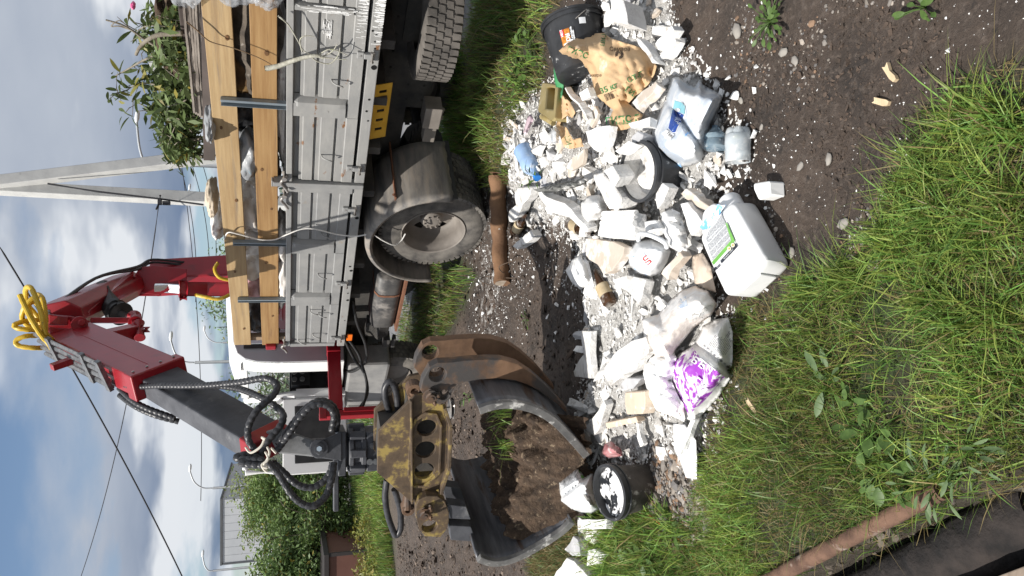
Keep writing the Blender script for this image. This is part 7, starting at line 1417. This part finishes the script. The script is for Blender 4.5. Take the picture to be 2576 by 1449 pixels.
# long tufts hanging over the dirt edge
tuft = []
for k, (X, Y) in enumerate([(2240, 590), (2260, 640), (2330, 440), (2360, 420), (2420, 330), (2440, 300), (2520, 290), (2330, 560), (2300, 620), (2390, 560), (2450, 430), (2290, 500), (2560, 330), (2400, 650), (2180, 700), (2140, 690), (2350, 740), (2480, 600), (2550, 520), (2420, 800), (2500, 780), (2100, 720), (2040, 730)]):
    c = GP(X, Y); tuft.append(np.array([c.x, c.y])[None] + r.normal(0, .035, (140, 2)))
grass(np.concatenate(tuft), .135, .0046, 40, LIME, .07, .9)
fg = GRASS['fringe']
q = patchy(fg, 7000, 2.4, .40, 5, -.05); grass(q, .14, .007, 5, LIME, .25, .8); q = patchy(fg, 2400, 1.8, .48, 6, .0); grass(q, .26, .008, 6, (.17, .27, .06), .15, .6); q = patchy(fg, 3500, 2.0, .42, 7, -.1); grass(q, .12, .006, 7, DULL, .8, 1.2)
ug = gpoly([(1120, 60), (1120, 480), (1180, 480), (1230, 420), (1180, 240), (1190, 60)]); q = patchy(ug, 5000, 2.0, .38, 8); grass(q, .22, .009, 8, GREEN, .15, .6)
vg = GRASS['verge']; q = patchy(vg, 7000, 2.0, .38, 9); grass(q, .13, .008, 9, GREEN, .40, .8); q = patchy(vg, 1800, 1.5, .48, 10); grass(q, .24, .009, 10, LIME, .35, .6)
bk_ = GRASS['bank']; q = inpoly(bk_, 16000, r); f = fbm(q, .9, 3, 11); grass(q[f > .42], .26, .016, 11, LIME, .12, .6); grass(q[f <= .46], .20, .014, 12, DULL, .5, .8)
q = inpoly(GRASS['far'], 9000, r); grass(q, .22, .03, 13, (.095, .15, .04), .12, .5)
wd = GRASS['weeds']; q = patchy(wd, 14000, 2.0, .36, 14, -.04); grass(q, .08, .005, 14, GREEN, .2, .9); q = patchy(wd, 3000, 1.5, .46, 15); grass(q, .16, .006, 15, LIME, .1, .7)
lf = gpoly([(1440, 1300), (1400, 1340), (1330, 1420), (1340, 1460), (1480, 1460), (1500, 1330)]); q = inpoly(lf, 3000, r); grass(q, .10, .006, 16, DULL, .6, .8)
# sprigs of grass in the soil of the grapple jaws and on the shaded dirt
for k, (X, Y, h_) in enumerate([(1260, 1050, .16), (1290, 1075, .14), (1350, 1060, .12), (1230, 1040, .2), (1395, 1320, .08)]):
    c0 = g0 + GRr * (.55 + .1 * k if k < 4 else .2) + GA * (.45 + .12 * (k % 3)); p = c0[:2] + r.normal(0, .05, (60, 2)); o = grass(p, h_, .006, 80 + k, LIME, .15, .8); o.location.z += .50 if k < 4 else .33
# broad leaved weeds
m_wl = M('weed_leaf', (.055, .105, .022), (.10, .17, .04), scale=40, rough=.5, transl=.25, world=True); m_wl2 = M('weed_leaf_grey', (.085, .14, .055), (.13, .19, .085), scale=40, rough=.55, transl=.2, world=True)
rr = random.Random(77)
def weed(lab, X, Y, n, s, spread, mat, kind='leaf', w=.42, hgt=.06, group='broad leaved weeds in the grass'):
    c = GP(X, Y); t = thing('weed', lab, 'weed', c, 0, group); mb = P_()
    for k in range(n):
        a = rr.uniform(0, 6.28); rad_ = spread * rr.uniform(.15, 1); p = c + Vector((rad_ * math.cos(a), rad_ * math.sin(a), rr.uniform(.015, hgt))); mb.tube([c, c.lerp(p, .5) + Vector((0, 0, .01)), p], .0016, 4)
        put_leaf(t, leaf_of(kind, mat, w=w), p, (math.cos(a), math.sin(a), rr.uniform(-.1, .5)), s * rr.uniform(.5, 1.0), rr)
    mb.build('stem', m_wl, t); return t
weed('dandelion rosette with jagged pale leaves right of the wood chip in the grass', 2100, 960, 11, .10, .05, m_wl2, 'jagged_leaf', .30); weed('broad green weed in the middle of the front grass', 2200, 1085, 13, .075, .09, m_wl, 'broad_leaf', .55); weed('broad leaved weed near the timber rail, largest in the grass', 2240, 1170, 15, .075, .10, m_wl, 'broad_leaf', .55)
weed('grey green narrow leaved weed growing over the bark rail', 2370, 1215, 26, .06, .13, m_wl2, 'narrow_leaf', .24, .11); weed('grey green narrow leaved weed at the far end of the bark rail', 2440, 1130, 20, .06, .12, m_wl2, 'narrow_leaf', .24, .10); weed('small broad weed beside the dandelion rosette', 2160, 1010, 9, .06, .06, m_wl, 'broad_leaf', .55)
weed('low feathery green weed alone on the bare dirt', 1945, 55, 46, .045, .12, m_wl, 'leaflet', .5, .05); weed('small low green weed at the frame edge on the wet dirt', 2330, 20, 12, .05, .07, m_wl, 'leaflet', .5, .04); weed('leafy weed clump behind the lying black bucket', 1345, 120, 22, .11, .16, m_wl, 'broad_leaf', .55, .16); weed('leafy weed clump at the heap edge above the olive canister', 1318, 200, 20, .10, .15, m_wl, 'broad_leaf', .55, .16)
weed('clump of broad leaves left of the upright black bucket', 1580, 1330, 18, .085, .12, m_wl, 'broad_leaf', .5, .07); weed('clump of broad leaves by the grooved white slab', 1640, 1390, 16, .08, .12, m_wl, 'broad_leaf', .5, .07); weed('dark green drooping weed hanging at the top of the right jaw', 1230, 990, 18, .10, .10, m_wl, 'narrow_leaf', .24, .3); weed('wilted green weed lying on the dark roofing sheet', 1365, 448, 14, .075, .10, m_wl, 'narrow_leaf', .26, .16); weed('wilted green weed hanging from the tip of the white trim board', 1335, 495, 14, .085, .08, m_wl, 'narrow_leaf', .26, .12); weed('trodden green weed on the shaded dirt in the grapple shadow', 1330, 800, 12, .09, .10, m_wl, 'narrow_leaf', .28, .04); weed('weed with serrated leaves in the weedy grass by the orange cord', 1700, 1330, 12, .07, .09, m_wl, 'broad_leaf', .45, .06)
r_ = np.random.RandomState(3); c = []
for k in range(40):
    q = inpoly(gpoly([(960, 1300), (985, 1460), (905, 1460), (905, 1330)]), 1, r_)[0]; c.append(np.stack([q[0] + r_.normal(0, .12, 60), q[1] + r_.normal(0, .12, 60), r_.uniform(.02, .5, 60)], 1))
o = leaves_mesh('undergrowth', np.concatenate(c), r_, .09, (.13, .14, .03), None, droop=.1, asp=.4, yellow=.3); o['kind'] = 'stuff'
P = smooth_path([GP(1596, 1262, .02) + Vector((0, 0, .0)), GP(1650, 1310, .03), GP(1700, 1350, .02), GP(1735, 1385, .015), GP(1762, 1432, .01)], 6); mb = P_(); mb.tube(P, .004, 6); mb.build('orange_cord', M('cord_orange', (.62, .25, .05), rough=.7), tags=('thin orange cord lying through the weeds left of the heap', 'cord'))
# timbers at the near edge
m_bark2 = M('rail_bark', (.07, .038, .026), (.15, .085, .056), scale=9, stretch=(1.2, 1.2, 1.2), rough=.9, bump=.6, bscale=22, world=True, c3=(.32, .26, .22), lo3=.60, hi3=.70, scale3=7); m_rot = M('rotten_timber', (.009, .008, .008), (.034, .027, .024), scale=9, rough=.95, bump=1.0, bscale=18, world=True, c3=(.13, .07, .03), lo3=.64, hi3=.74, scale3=3)
m_plk = M('grey_plank', (.17, .13, .10), (.27, .215, .17), scale=6, stretch=(1.0, 4, 1), rough=.85, bump=.2, world=True)
a, b_ = GP(1800, 1530, .02), GP(2370, 1232, .02); P = [a.lerp(b_, k / 20) for k in range(21)]; mb = P_(); mb.tube([p + Vector((0, 0, .006 * mnoise.noise(Vector((k * .6, 0, 0))))) for k, p in enumerate(P)], [.030 + .005 * mnoise.noise(Vector((k * .8, 3, 0))) for k in range(21)], 14); mb.build('bark_rail', m_bark2, tags=('reddish barked timber rail along the lower grass edge', 'rail'), smooth=60)
a, b_ = G(2090, 1560, -.16), G(2650, 1285, -.16); a, b_ = Vector(a), Vector(b_); P = [a.lerp(b_, k / 24) for k in range(25)]; mb = P_(); mb.tube([p + Vector((0, 0, .012 * mnoise.noise(Vector((k * .6, 7, 0))))) for k, p in enumerate(P)], [.105 + .012 * mnoise.noise(Vector((k * .7, 3, 0))) for k in range(25)], 18); mb.build('rotten_beam', m_rot, tags=('blackened rotten log lying in the ditch below the bark rail', 'log'), smooth=60)
a, b_ = Vector(G(2420, 1470, -.02)), Vector(G(2680, 1370, -.02)); mb = P_(); mb.beam(a - (b_ - a) * .5 + Vector((-.05, -.06, 0)), b_ + Vector((-.05, -.06, 0)), [(-.06, -.02), (.06, -.02), (.06, .02), (-.06, .02)]); mb.build('grey_plank', m_plk, tags=('weathered grey plank at the bottom corner nearest the viewer', 'plank'), bevel=.004)
q = inpoly(PIT, 500, r); scatter('ditch_litter', q, r.gamma(2, .012, len(q)) + .008, m_deb, 11, crumbs)
